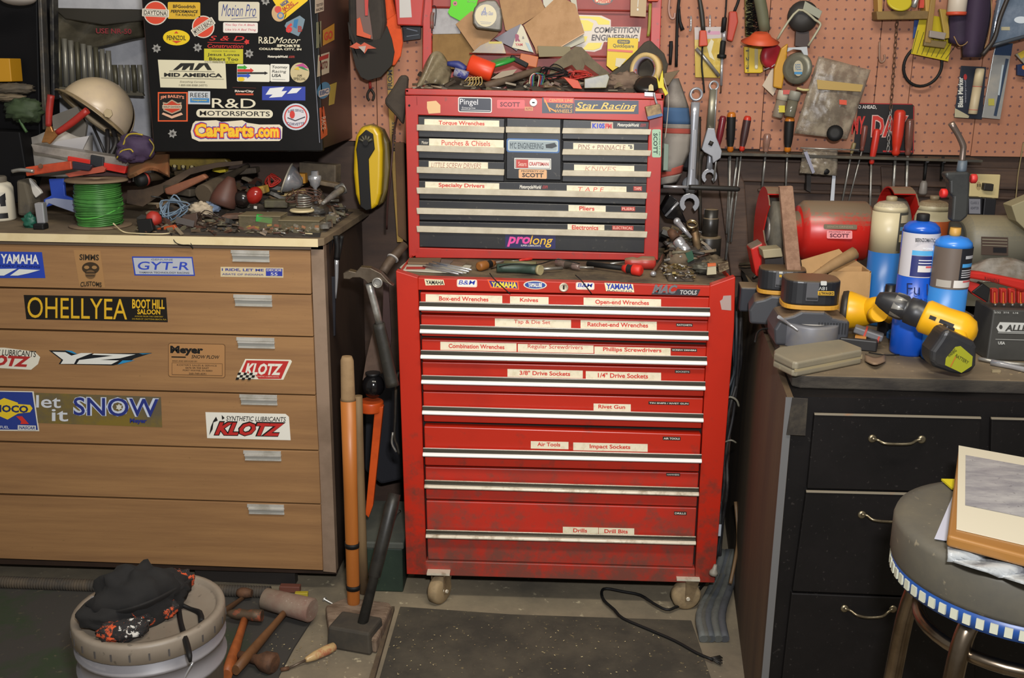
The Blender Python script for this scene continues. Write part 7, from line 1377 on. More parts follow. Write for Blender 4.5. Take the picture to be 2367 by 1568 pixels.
mb = MB(); mb.prism([Vector((p.x, p.y, BZ+.016)) for p in ZZ([(2050, 766), (2062, 754), (2142, 790), (2132, 806), (2118, 806)], BZ+.016)], (0, 0, -.0155), M('#1c5c98', .35)); one(mb, 'blue_case', 'blue plastic case lying under the yellow drill', 'case', bevel=.003)
r = thing('jig', 'small black and grey device with red bands between drill and hard case', 'device', at(2000, 800, z=BZ))
mb = MB(); mb.box(at(1985, 792, z=BZ+.012), (.075, .045, .024), '#1c1a1a', rotz(-20)); mb.build('base', r, bevel=.003)
mb = MB(); mb.box(at(2008, 770, z=BZ+.032), (.06, .03, .014), '#5c5c60', rote(0, 14, -20)); mb.build('clamp', r, bevel=.003)
for k in (-.006, .020):
    mb = MB(); mb.box(at(2008, 770, z=BZ+.032)+rotz(-20)@Vector((k, 0, -.014*k/.03)), (.004, .032, .016), '#a83c30', rote(0, 14, -20)); mb.build('red_band', r)
mb = MB(); mb.box(at(1990, 778, z=BZ+.026), (.022, .02, .004), '#a8702c', rotz(-20)); mb.build('pad', r)
mb = MB(); mb.lathe([(.028, -.0015), (.030, 0), (.028, .0015)], at(2150, 712, y=2.03), (.2, -.9, .4), '#9a948c', 28); mb.lathe([(.026, 0), (.001, 0)], at(2150, 712, y=2.03), (.2, -.9, .4), M('#3c6c9c', .3), 28); one(mb, 'clear_ring', 'pale ring standing between drill and blue cylinder', 'ring')
mb = MB(); mb.sheet(lambda u, v: at(2000+u*46, 820+v*16+8*math.sin(u*3), z=BZ+.003+.008*math.sin(u*3.1)*v), 8, 4, M('#7d6650', .8), .002); one(mb, 'leather_offcut', 'small curled tan leather offcut on the bench front', 'leather')
zwire('thin_cable', 'thin black cable lying on bench in front of the drill', [(2008, 815, BZ+.002), (2050, 821, BZ+.002), (2100, 818, BZ+.002), (2145, 808, BZ+.004)], .0012, rub, 'cable')
# hex key stand
r = thing('hex_key_stand', 'dark grey metal hex key stand with white lettering at right edge', 'stand', at(2330, 805, y=2.0))
gm_ = M('#3c3b38', .5, 0, '#33322f', 8); mb = MB(); a, b = at(2284, 806, y=2.0), at(2420, 812, y=2.0); zt2 = at(2290, 716, y=2.0).z
mb.box(((a.x+b.x)/2, 2.0+.045, (BZ+zt2)/2+.0005), (b.x-a.x, .09, zt2-BZ-.001), gm_); q = mb.build('base', r, bevel=.003)
sticker('print', q, [('p', [(2303, 758), (2311, 745), (2420, 748), (2420, 770), (2308, 767)], '#b8b8b4'), ('e', 2313, 756, 4, 5, '#3c3b38'), ('t', 'ALLEN', 2322, 751, 2392, 766, '#3c3b38', {'b': .04, 'sh': .25}), ('l', (2306, 769), (2420, 772), 1.5, '#a8a8a4'), ('l', (2300, 784), (2420, 787), 1, '#a8a8a4'), ('t', 'USA', 2306, 789, 2322, 796, '#b8b8b4', {'b': .03}), ('t', '5/32', 2297, 720, 2312, 724, '#a8a8a4'), ('t', '3/16', 2318, 720, 2331, 724, '#a8a8a4'), ('t', '1/4', 2340, 721, 2352, 725, '#a8a8a4')], y=2.0, s=.02)
for k in range(5):
    t = thing('hex_key', 'orange-red T handled hex key standing in the grey stand', 'hex key', at(2300+k*20, 705, y=2.04), 'hex keys in the grey stand')
    x = 2302+k*20
    mb = MB(); slab(mb, [(x-9, 668), (x+6, 668), (x+6, 702), (x+1, 702), (x+1, 676), (x-4, 676), (x-4, 702), (x-9, 702)], 2.025, .012, '#b8281c'); mb.build('grip', t, bevel=.002)
    mb = MB(); slab(mb, [(x-4, 676), (x+1, 676), (x+1, 702), (x-4, 702)], 2.03, .008, '#d8742c'); mb.build('insert', t)
    mb = MB(); p = at(x-1, 702, y=2.035); mb.tube([p, Vector((p.x, p.y, zt2+.0005))], .003, steel, 6); mb.build('shaft', t)
r = thing('red_pliers', 'long red plastic handled tool resting across the hex keys', 'tool', at(2300, 660, y=2.0))
mb = MB(); slab(mb, [(2236, 627), (2270, 630), (2380, 652), (2390, 676), (2362, 672), (2290, 652), (2240, 644)], 1.99, .02, M('#a82018', .4)); mb.build('grip', r, bevel=.004)
mb = MB(); slab(mb, [(2238, 650), (2266, 658), (2286, 680), (2280, 700), (2250, 682), (2234, 665)], 2.0, .02, '#a82018'); slab(mb, [(2246, 676), (2272, 655), (2290, 668), (2284, 700)], 1.997, .024, rub); mb.build('jaw', r, bevel=.002)
sticker('print', r, [('t', 'P-HANDLE', 2276, 643, 2310, 652, '#5a1410', {'b': .03})], y=1.989, s=.2)
mb = MB(); mb.sheet(lambda u, v: at(2236+u*160, 640-44*math.sin(u*2.2+.5)*(1-v)+v*14, y=2.20-.08*v+.012*math.sin(u*14+v*5)), 18, 8, M('#9a948c', .2, 0, '#7d7468', 20, .4, .6, .5, (1, 1, 1), .8), .002); one(mb, 'plastic_bag', 'crumpled clear plastic bag behind the hex key stand', 'bag')
r = thing('combination_wrench', 'chrome open-end wrench lying on bench front at right edge', 'wrench', at(2330, 850, z=BZ))
mb = MB(); mb.tube([at(2292, 838, z=BZ+.006), at(2340, 848, z=BZ+.006), at(2400, 862, z=BZ+.006)], [.007, .005, .006], steelb, 10, 2, flat=1); mb.build('shank', r)
mb = MB(); mb.tube([at(2262, 829, z=BZ+.006), at(2310, 838, z=BZ+.005), at(2400, 846, z=BZ+.005)], .004, steel, 8, 2); one(mb, 'steel_rod', 'thin steel rod lying behind the open-end wrench on bench', 'rod')
mb = MB(); mb.box(at(2302, 858, z=BZ+.003), (.016, .006, .005), '#8a7c60'); one(mb, 'wood_chip', 'tiny tan wood chip on the bench front', 'chip')
xa = at(2010, 700, y=2.4).x
mound('bench_dust', 'dark scraps along the back of the bench behind tools', at(1740, 640, y=2.75).x, 1.4, 2.66, 2.96, BZ, lambda u, v: .02, ['#2c2622', '#3a342e', '#4a4236'], 130, .010, .03, 51)
# ================= pegboard, right =================
PW = 2.965
def ptool(*a, **k): return screwdriver(*a, **k)
# peg hooks
for x, y0, y1 in ((1597, 40, 66), (1641, 38, 68)):
    mb = MB(); mb.tube([at(x, y0, y=PB), at(x, y0, y=PB-.012), at(x, y1, y=PB-.012), at(x-2, y1+4, y=PB-.022)], .0028, steelb, 8, 2); one(mb, 'peg_hook', 'bright metal peg hook standing on the pegboard right of the lid', 'hook', 'bright peg hooks right of the lid')
wire('black_rod', 'long thin black rod hanging right of the lid', [(1572, -20, PW), (1566, 40, PW), (1563, 155, PW)], .0042, rub, 'rod')
mb = MB(); mb.tube(YY([(1551, 95), (1551, 110), (1549, 150)], PW), [.005, .0055, .004], rub, 8, 2); one(mb, 'black_punch', 'short black round-ended punch beside the long thin rod', 'punch')
wire('pink_hook', 'pale pink bent hook at the top edge right of lid', [(1550, -20, PW), (1546, 20, PW), (1550, 40, PW), (1558, 42, PW), (1560, 30, PW)], .0032, '#a88478', 'hook')
mb = MB(); mb.tube(YY([(1570, 20), (1572, 50), (1578, 70)], PW-.01), [.003, .004, .006], rub, 6, 2); one(mb, 'black_zip_tie', 'black curled tie hanging over the long thin rod', 'tie')
plate('parts_packet', 'yellow-backed clear packet hanging on pegboard with a chrome tube', 'packet', [(1605, 63), (1668, 62), (1664, 180), (1607, 179)], PW+.004, .004, M('#b89c3c', .25, 0, '#c8b060', 20, .5, .6), ops=[('p', [(1605, 63), (1668, 62), (1667, 88), (1606, 92)], '#b0a4a0'), ('p', [(1634, 72), (1664, 72), (1664, 80), (1634, 80)], '#b8849c'), ('p', [(1634, 108), (1644, 90), (1650, 96), (1644, 120), (1652, 140), (1640, 132)], '#c8c0a0')], s=0)
mb = MB(); mb.tube(YY([(1609, 112), (1632, 138), (1662, 176)], PW-.004), .0052, steel, 10); one(mb, 'chrome_tube', 'chrome tube hanging diagonally over the yellow-backed packet', 'tube')
r = thing('test_lead', 'black cable with orange-red grip hanging over yellow-backed packet', 'cable', at(1626, 200, y=PW-.02))
mb = MB(); mb.tube(YY([(1614, -20), (1622, 30), (1626, 72)], PW-.02), [.005, .007, .006], '#2c2822', 8, 3); mb.tube(YY([(1624, 104), (1622, 150), (1626, 190), (1628, 215)], PW-.015), .0025, rub, 6, 3); mb.build('cable', r)
mb = MB(); slab(mb, [(1618, 70), (1633, 70), (1637, 106), (1616, 108)], PW-.03, .018, M('#b84428', .5)); mb.build('grip', r, bevel=.003)
r = thing('soldering_iron', 'black and chrome long soldering iron hanging vertically on pegboard', 'soldering iron', at(1668, 200, y=PW))
mb = MB(); mb.lathe([(.006, 0), (.007, .004), (.007, .040)], at(1675, 40, y=PW), (-.04, 0, -1), rub, 12); mb.lathe([(.0065, 0), (.008, .004), (.008, .036), (.013, .038), (.013, .046), (.008, .048)], at(1672, 94, y=PW), (-.04, 0, -1), rub, 12); mb.build('handle', r)
mb = MB(); mb.tube(YY([(1674, 72), (1673, 95)], PW), .0065, steelb, 10); mb.tube(YY([(1669, 130), (1667, 198)], PW), .0042, steelb, 10); mb.tube(YY([(1667, 198), (1666, 215)], PW), .002, rust, 6); mb.build('shaft', r)
mb = MB(); mb.tube(YY([(1680, -20), (1678, 20), (1676, 42)], PW), .0025, rub, 6, 3); mb.build('cord', r)
r = thing('red_handled_tool', 'red angular handle hanging upside down beside the soldering iron', 'tool', at(1690, 95, y=PW))
mb = MB(); slab(mb, [(1686, 26), (1704, 26), (1707, 50), (1694, 97), (1681, 93), (1685, 46)], PW-.012, .018, M('#a83824', .5)); mb.build('grip', r, bevel=.004)
mb = MB(); mb.tube(YY([(1712, -20), (1706, 5), (1697, 28)], PW-.004), .004, rub, 8, 3); mb.build('shank', r)
r = thing('wire_brush', 'long black bristled wire brush hanging at the top of pegboard', 'brush', at(1740, 90, y=PW))
mb = MB(); slab(mb, [(1722, -20), (1740, -20), (1742, 84), (1724, 84)], PW-.004, .016, '#6a6428'); mb.build('spine', r, bevel=.002)
mb = MB(); rr = random.Random(3)
for k in range(420):
    x, yv = rr.uniform(1722, 1752), rr.uniform(-15, 84); p = at(x, yv, y=PW-.006); mb.tube([p, p+Vector((rr.uniform(.004, .012), -rr.uniform(.01, .02), rr.uniform(-.004, .004)))], .0008, rub, 3, cap=False)
b = mb.build('bristles', r); b['kind'] = 'stuff'
r = thing('grinder_shield', 'orange plastic guard on olive grey tool handle at top of pegboard', 'tool', at(1757, 100, y=PW-.03))
mb = MB(); mb.tube(YY([(1752, -20), (1762, 30), (1768, 72)], PW-.025), [.016, .016, .015], M('#5a5a44', .7), 14, 2); mb.build('handle', r)
mb = MB(); c = at(1757, 98, y=PW-.045); mb.lathe([(.018, .026), (.024, .022), (.030, .014), (.052, .002), (.050, 0), (.02, .0)], c, (0, -.25, 1), M('#c04c28', .5), 24, flat=1); mb.build('guard', r)
plate('spirit_level', 'small yellow spirit level with clear vial below orange guard', 'level', [(1720, 108), (1762, 106), (1764, 166), (1758, 169), (1722, 169)], PW, .012, '#c8a818', ops=[('l', (1730, 110), (1729, 166), 4, '#8a7a1c'), ('t', '1 2 3', 1724, 116, 1731, 160, '#2a2818', {'rot': 90}), ('r', 1744, 112, 1752, 160, '#a89c6c', 3), ('e', 1748, 154, 3, 4, '#d8d0b0')], s=0, bev=.002)
r = thing('tape_measure', 'dark red small tape measure hanging beside the yellow level', 'tape measure', at(1780, 165, y=PW))
mb = MB(); mb.lathe([(.018, -.012), (.032, -.010), (.034, 0), (.032, .010), (.018, .012)], at(1783, 130, y=PW-.01), (.5, -.85, 0), M('#a02430', .45), 24); mb.build('case', r)
mb = MB(); mb.tube(YY([(1766, 162), (1784, 154), (1796, 146)], PW-.02), .002, steelb, 6); mb.build('blade', r)
plate('white_tag', 'blank white card hanging tilted on the pegboard', 'card', [(1762, 198), (1790, 148), (1812, 168), (1787, 222)], PW-.012, .002, '#b8a894')
plate('yellow_scraper', 'mustard yellow plastic tool behind the round dial', 'tool', [(1806, 112), (1822, 100), (1818, 150), (1808, 206), (1788, 202), (1790, 160)], PW-.035, .016, M('#b8861c', .45), bev=.004)
r = thing('dial_gauge', 'grey oval pull-reel with paper label hanging on the pegboard', 'reel', at(1842, 205, y=PW-.06))
mb = MB(); mb.lathe([(.030, -.008), (.040, -.006), (.043, 0), (.040, .006), (.030, .008)], at(1843, 158, y=PW-.06), (-.6, -.8, 0), M('#6e6c5e', .4, .3, '#5c5a4e', 16), 30); mb.build('case', r)
sticker('reel_label', r, [('e', 1845, 158, 11, 18, '#a8a088'), ('r', 1836, 166, 1854, 172, '#3c7ca8'), ('t', 'REEL', 1838, 148, 1852, 162, '#5a7088')], y=PW-.078, s=0)
mb = MB(); slab(mb, [(1822, 110), (1866, 108), (1868, 128), (1860, 130), (1852, 116), (1834, 114), (1820, 120)], PW-.075, .01, '#a8acb0'); mb.build('bracket', r, bevel=.001); mb = MB(); mb.tube(YY([(1842, 204), (1856, 208), (1870, 208)], PW-.07), .0035, '#b8ac74', 8, 2); mb.build('hook', r)
r = thing('wheel_bracket', 'black wheel with grey plate and wire frame hanging at top of pegboard', 'wheel tool', at(1856, 75, y=PW-.02))
mb = MB(); mb.lathe([(.012, -.012), (.030, -.012), (.040, -.008), (.042, 0), (.040, .008), (.012, .012)], at(1856, 38, y=PW-.015), (-.1, -1, .05), M('#25211e', .6), 28); mb.build('wheel', r)
mb = MB(); mb.prism(YY([(1861, 2), (1901, 26), (1894, 44), (1856, 22)], PW-.035), (0, .003, 0), M('#8c8c7c', .5, .3)); mb.build('plate', r, bevel=.001)
mb = MB(); mb.tube(YY([(1797, 90), (1822, 50), (1846, 23), (1866, 30), (1884, 46), (1896, 54), (1893, 66), (1868, 106)], PW-.04), .0032, '#a09c84', 8, 2); mb.build('wire_frame', r)
mb = MB(); slab(mb, [(1840, 72), (1870, 72), (1872, 110), (1838, 106)], PW-.012, .012, '#3a2c28'); mb.build('stem', r)
for i, (q, col, cc, lb) in enumerate([([(1800, 208), (1826, 212), (1808, 274), (1784, 270)], '#8c8070', '#b8b09c', 'cloudy clear vial with yellow mark hanging under the round dial'), ([(1828, 208), (1850, 214), (1836, 272), (1812, 268)], '#6c6858', '#8a887c', 'grey-green clear vial beside the vial with yellow mark')]):
    r = thing('vial', lb, 'vial', at(1810, 272, y=PW-.03)); mb = MB(); a, b = [(at(*q[0], y=PW-.03-i*.02)+at(*q[1], y=PW-.03-i*.02))/2, (at(*q[2], y=PW-.03-i*.02)+at(*q[3], y=PW-.03-i*.02))/2][0:2]
    L = (b-a).length; mb.lathe([(.015, 0), (.016, .004), (.016, L*.35)], a, b-a, cc, 18); mb.build('cap', r); mb = MB(); mb.lathe([(.0145, L*.35), (.015, L-.003), (.013, L)], a, b-a, M(col, .2, 0, None, 8, .45, .65, 0, (1, 1, 1), .8), 18); mb.build('tube', r)
    if i == 0: sticker('print', r, [('r', 1810, 208, 1826, 218, '#b85048'), ('r', 1800, 244, 1814, 260, '#c0b030')], y=PW-.05, s=0)
# tool rack
rk = thing('tool_rack', 'long thin dark steel rail holding screwdrivers under the pegboard', 'tool rack', at(1950, 362, y=2.93))
mb = MB(); mb.prism(YY([(1650, 352), (2272, 370), (2272, 376), (1650, 359)], 2.90), (0, .105, 0), M('#43403a', .6, .3, '#5a5244', 14)); mb.build('rail', rk, bevel=.001)
mb = MB(); slab(mb, [(1866, 362), (1876, 362), (1874, 445), (1864, 440)], 2.97, .03, '#1f1814'); mb.build('bracket', rk)
RY = 2.925
amber = M('#b86c1c', .25, 0, '#a85a18', 14)
screwdriver('dark red translucent handled screwdriver, leftmost in the rail', (1672, 268), (1658, 345), (1650, 420), RY, .010, M('#6a1c24', .3), name='screwdriver')
screwdriver('amber and black handled screwdriver in the rail', (1691, 259), (1688, 352), (1684, 560), RY, .0125, amber, .003, band=rub)
screwdriver('bright red and black handled screwdriver in the rail', (1729, 268), (1714, 350), (1690, 560), RY, .011, M('#b82c1c', .35), .0026, band='#3a2020')
screwdriver('long black and amber screwdriver hanging below the round dial', (1826, 270), (1820, 352), (1816, 440), RY, .0135, amber, .003, band=rub)
screwdriver('cloudy clear handled screwdriver in the rail', (1774, 309), (1770, 352), (1762, 432), RY, .010, M('#8a6458', .2, 0, '#745a4c', 20), .0032)
screwdriver('large plain red handled screwdriver right of the word sign', (2081, 254), (2070, 360), (2062, 480), RY, .016, M('#c0301c', .35, 0, '#b02a18', 14), .004)
screwdriver('smaller red screwdriver tilted before the word sign', (2028, 298), (2014, 380), (2010, 520), RY-.01, .010, M('#b82c20', .35), .003)
screwdriver('smoky clear handled screwdriver at the right of the sign', (2104, 275), (2098, 360), (2092, 520), RY, .0115, M('#6a4238', .25, 0, '#5a3a30', 20), .004)
screwdriver('thin brown handled screwdriver left of the small red one', (2000, 290), (1992, 350), (1962, 465), RY, .008, M('#6a3c34', .3), .0022)
screwdriver('short olive shafted screwdriver hanging left of the sign', (1975, 330), (1968, 356), (1946, 470), RY, .006, M('#7a6c48', .4), .0026)
for k, (x, lb) in enumerate([(2141, 'black shafted nut driver hanging in the right part of the rail'), (2180, 'short black shafted pick hanging right of the nut driver')]):
    r = thing('nut_driver', lb, 'nut driver', at(x, 450, y=RY)); mb = MB(); mb.tube(YY([(x, 362), (x-1, 384), (x-4, 415)], RY), [.004, .0045, .004], rub, 8, 2); mb.build('shaft', r)
    mb = MB(); mb.lathe([(.005, 0), (.006, .004), (.003, .010)], at(x+3, 368, y=RY-.004), (0, -.3, -1), steelb, 10); mb.build('tip', r)
    if k == 0:
        mb = MB(); mb.lathe([(.006, 0), (.010, .008), (.012, .034), (.010, .038)], at(2136, 418, y=RY), (0, 0, -1), '#77706a', 10); mb.build('socket', r)
plate('white_straw', 'short flat white strip standing above red grinder', 'strip', [(1928, 360), (1935, 360), (1928, 468), (1919, 467)], 2.93, .003, '#b8bcc4')
# sign
plate('metal_sign', 'black sign with red outlined letters half hidden by bag and screwdrivers', 'sign', [(1985, 238), (2108, 240), (2114, 246), (2112, 354), (2106, 358), (1972, 352)], PW+.008, .003, '#141012', ops=[('l', (1985, 239), (2108, 241), 2, '#a82c2c'), ('l', (2112, 246), (2111, 354), 2, '#a82c2c'), ('t', 'GO AHEAD,', 1976, 243, 2026, 253, '#c8c4c0', {'b': .03}), ('t', 'MAKE MY', 1908, 268, 2000, 310, '#c03028', {'b': .03, 'sh': .2}), ('t', 'DAY', 2012, 266, 2100, 318, '#c8a8a0', {'b': .07, 'sh': .1}), ('t', 'DAY', 2014, 268, 2098, 316, '#b83028', {'b': .03, 'sh': .1}), ('r', 2040, 348, 2108, 352, '#a82c2c')], s=.01)
# bags
def bag(label, q, y, ops, m):
    r = thing('zip_bag', label, 'bag', at(q[3][0], q[3][1], y=y)); q0, q1, q2, q3 = [Vector((a, b, 0)) for a, b in q]
    def f(u, v):
        p = (q0*(1-u)+q1*u)*(1-v)+(q3*(1-u)+q2*u)*v; return at(p.x, p.y, y=y-.018*math.sin(v*2.8)*math.sin(u*3.1)-.006*noise.noise(Vector((u*9, v*9, 1))))
    mb = MB(); mb.sheet(f, 18, 18, m, .002); b = mb.build('film', r)
    if ops: sticker('print', r, ops, y=y-.028, s=.08)
    return r
film = M('#7c7062', .18, 0, '#a89c88', 22, .45, .62, .7, (1, 1, 1), .62)
r = bag('large clear zip bag of parts hanging on the pegboard', [(1892, 130), (2012, 162), (1958, 322), (1836, 308)], PW-.05, [('p', [(1888, 184), (1995, 196), (1990, 212), (1890, 206)], '#a88c50'), ('r', 1940, 231, 1957, 242, '#c85038')], film)
mb = MB(); mb.lathe([(.010, -.006), (.022, -.004), (.022, .004), (.010, .006)], at(1930, 308, y=PW-.075), (-.2, -1, .3), rub, 20); mb.build('knob', r)
mb = MB(); crumple(mb, at(1905, 260, y=PW-.035), (.045, .012, .04), M('#574c46', .6, 0, '#6e625c', 20), .5); mb.build('contents', r)
r = bag('small clear bag hanging under the large zip bag', [(1856, 345), (1936, 346), (1934, 406), (1848, 400)], PW-.045, None, film)
mb = MB(); slab(mb, [(1858, 352), (1866, 350), (1884, 398), (1878, 402)], PW-.07, .004, '#8c8c9c'); mb.build('tube', r); mb = MB(); mb.ell(at(1908, 396, y=PW-.05), (.012, .01, .01), rub); mb.build('button', r)
mb = MB(); mb.tube(YY([(1850, 342), (1985, 347)], PW-.06), .0022, steel, 6); one(mb, 'header_rod', 'thin horizontal wire rod above the small clear bag', 'rod')
# chain, hook, belt, card
cn = thing('chain', 'rusty thin chain hanging down in front of the black sign', 'chain', at(2055, 350, y=PW-.012))
for k in range(26):
    x = 2074-k*.85; yv = 44+k*12; c = at(x, yv, y=PW-.012); mb = MB()
    a = Vector((1, 0, 0)) if k % 2 else Vector((.3, -.9, 0)); mb.tube([c+a*.0035*math.cos(t)+Vector((0, 0, .0095*math.sin(t))) for t in [j*math.pi/5 for j in range(10)]], .0012, rust if k < 18 else steel, 5, 1, closed=True); mb.build('link', cn)
wire('j_hook', 'bent steel J hook hanging on pegboard left of the chain', [(2033, 96, PW), (2033, 135, PW), (2038, 144, PW), (2045, 138, PW), (2044, 126, PW)], .003, '#8a6a58', 'hook')
mb = MB(); c = at(2133, 152, y=PW-.01); mb.tube([c+Vector((.052*math.cos(t), -.004*math.sin(t), .055*math.sin(t))) for t in [j*math.pi/16 for j in range(32)]], .0042, rub, 8, 1, closed=True); one(mb, 'drive_belt', 'black rubber belt ring hanging below the yellow striped card', 'belt')
plate('striped_card', 'yellow card with black diagonal stripes hanging at upper right', 'card', [(2128, 32), (2210, 44), (2192, 142), (2106, 124)], PW-.018, .003, M('#b8a414', .45), ops=[('l', (2108+k*11, 122+k*2), (2122+k*13, 70+k*4), 1.2, '#3a3818') for k in range(8)], s=0)
plate('blue_card', 'narrow blue card edge behind the yellow striped card', 'card', [(2114, 40), (2126, 42), (2118, 84), (2110, 90)], PW-.008, .002, '#1c3c78')
r = thing('wooden_rack', 'small wooden rack of coloured bits at top of pegboard', 'rack', at(2085, 44, y=PW-.03))
mb = MB(); slab(mb, [(2026, 26), (2150, 24), (2150, 44), (2028, 46)], PW-.045, .045, M('#7a6034', .7, 0, '#66502c', 14)); slab(mb, [(2028, -20), (2040, -20), (2040, 28), (2030, 28)], PW-.045, .04, '#a8843c'); slab(mb, [(2138, -20), (2150, -20), (2150, 28), (2140, 28)], PW-.045, .04, '#a8843c'); mb.build('frame', r, bevel=.002)
mb = MB(); mb.lathe([(.03, 0), (.034, .003), (.03, .006)], at(2078, 4, y=PW-.045), (0, -.8, .6), '#b8a824', 24); mb.build('yellow_disc', r)
mb = MB(); mb.lathe([(.008, 0), (.010, .003), (.004, .03)], at(2110, 16, y=PW-.04), (.3, -.4, 1), steel, 12); mb.box(at(2130, 5, y=PW-.03), (.012, .01, .03), '#b84030'); mb.build('bits', r)
r = thing('spring_clamp', 'long brown wooden clothes-peg style clamp with metal tips beside striped card', 'clamp', at(2165, 110, y=PW-.05))
mb = MB(); slab(mb, [(2154, -20), (2166, -20), (2152, 100), (2138, 98)], PW-.05, .012, M('#8a6c34', .6)); slab(mb, [(2172, 20), (2188, 22), (2198, 88), (2184, 90)], PW-.055, .012, '#9a8034'); mb.build('arm', r, bevel=.002)
mb = MB(); slab(mb, [(2150, 70), (2188, 76), (2184, 92), (2148, 86)], PW-.06, .02, '#8a8078'); slab(mb, [(2138, 90), (2190, 96), (2184, 112), (2136, 106)], PW-.048, .014, '#6e5c38'); mb.build('pivot', r, bevel=.002)
r = thing('glue_bottle', 'white bottle with orange-red rim hanging cap down at upper right', 'bottle', at(2210, 36, y=PW-.08))
c = at(2210, 36, y=PW-.08); mb = MB(); mb.lathe([(.022, .008), (.024, .010), (.024, .09)], c, (0, 0, 1), '#c0b4a4', 24); mb.build('bottle', r); mb = MB(); mb.lathe([(.022, 0), (.0255, .002), (.0255, .009)], c, (0, 0, 1), '#c0482c', 24); mb.build('rim', r)
mb = MB()
def boot(u, v):
    a = 2240+u*50*(1-.35*v); return at(a-10*v+14*math.sin(v*3)*(u-.5), -30+v*162, y=PW-.06-.03*math.sin(u*3.14))
mb.sheet(boot, 12, 16, M('#33243c', .8, 0, '#291d31', 10), .006); r = thing('purple_gloves', 'dark purple work glove hanging with tan piping at upper right', 'glove', at(2250, 130, y=PW-.06)); mb.build('palm', r)
mb = MB(); mb.sheet(lambda u, v: at(2196+u*50, -30+v*134-16*abs(u-.45), y=PW-.05-.02*math.sin(u*3.14)), 10, 12, M('#2f2138', .8, 0, '#241a2c', 10), .006); mb.build('palm', r)
mb = MB(); mb.tube(YY([(2248, -20), (2246, 60), (2238, 95), (2218, 106), (2205, 84)], PW-.085), .0016, '#8a6c44', 5, 3); mb.tube(YY([(2290, -20), (2292, 40), (2284, 90), (2276, 112)], PW-.085), .0016, '#8a6c44', 5, 3); mb.build('piping', r)
wire('dark_strap', 'dark brown strap hanging diagonally beside purple glove', [(2336, -20, PW-.09), (2312, 40, PW-.09), (2298, 90, PW-.09), (2270, 128, PW-.09)], .006, '#2c2420', 'strap')
plate('safety_visor', 'blue-grey clear plastic safety goggles package at upper right corner', 'goggles', [(2316, -30), (2400, -30), (2400, 80), (2292, 108), (2300, 50)], PW-.07, .02, M('#5c6a7c', .12, 0, '#8a94a4', 6, .45, .65, .2), ops=[('e', 2360, 46, 16, 8, '#c8d0d8'), ('r', 2314, 62, 2334, 70, '#a8a084')], bev=.004)
mb = MB(); mb.tube(YY([(2292, 106), (2340, 92), (2400, 76)], PW-.085), .005, '#3a4048', 8, 2); one(mb, 'goggle_strap', 'dark band along the bottom of the goggles package', 'band')
r = plate('marker_blister', 'blister card with cream paint marker hanging on pegboard', 'blister pack', [(2222, 152), (2280, 155), (2270, 276), (2206, 272)], PW, .003, '#1c2230', ops=[('t', 'Blast Marker', 2214, 178, 2226, 248, '#c8c8c0', {'rot': -90, 'b': .03}), ('e', 2231, 178, 4, 7, '#a83030'), ('t', 'waterproof', 2229, 185, 2234, 238, '#8a8c98', {'rot': -90}), ('p', [(2207, 250), (2240, 268), (2238, 273), (2206, 271)], '#a8a084')], s=0)
r = thing('paint_marker', 'cream paint marker with red rings mounted on the blister card', 'marker', at(2252, 262, y=PW-.012)); a, b = at(2266, 158, y=PW-.014), at(2248, 264, y=PW-.014); L = (b-a).length
mb = MB(); mb.lathe([(.010, 0), (.012, .004), (.0125, L*.4)], a, b-a, '#c8b894', 16); mb.build('cap', r); mb = MB(); mb.lathe([(.012, L*.4), (.012, L-.002), (.010, L)], a, b-a, '#b8a888', 16); mb.build('barrel', r)
mb = MB(); mb.lathe([(.0127, L*.39), (.0127, L*.40)], a, b-a, '#b84040', 16); mb.lathe([(.0124, L*.90), (.0124, L*.91)], a, b-a, '#b84040', 16); mb.build('ring', r)
plate('pen_blister', 'tall narrow clear blister with a pen on pegboard at right', 'blister pack', [(2304, 96), (2342, 100), (2336, 130), (2312, 276), (2270, 272), (2296, 128)], PW-.004, .004, M('#8a8a88', .2, 0, '#a09a90', 10), ops=[('p', [(2304, 97), (2341, 101), (2337, 129), (2298, 127)], '#1c3454'), ('l', (2328, 136), (2300, 268), 7, '#2c3a50'), ('l', (2318, 150), (2308, 220), 4, '#a8b4bc'), ('r', 2284, 228, 2298, 244, '#a8a048')], s=0)
plate('blue_package', 'deep blue package with orange mark at right picture edge', 'package', [(2352, 150), (2410, 140), (2410, 182), (2352, 174)], PW-.01, .01, '#14264c', ops=[('e', 2366, 156, 4, 5, '#d87828')])
plate('grey_yellow_packet', 'grey and yellow packet above the deep blue package', 'packet', [(2347, 126), (2400, 100), (2400, 150), (2372, 152)], PW-.02, .006, '#8a8474', ops=[('p', [(2352, 124), (2374, 112), (2380, 124), (2360, 136)], '#b89c30')])
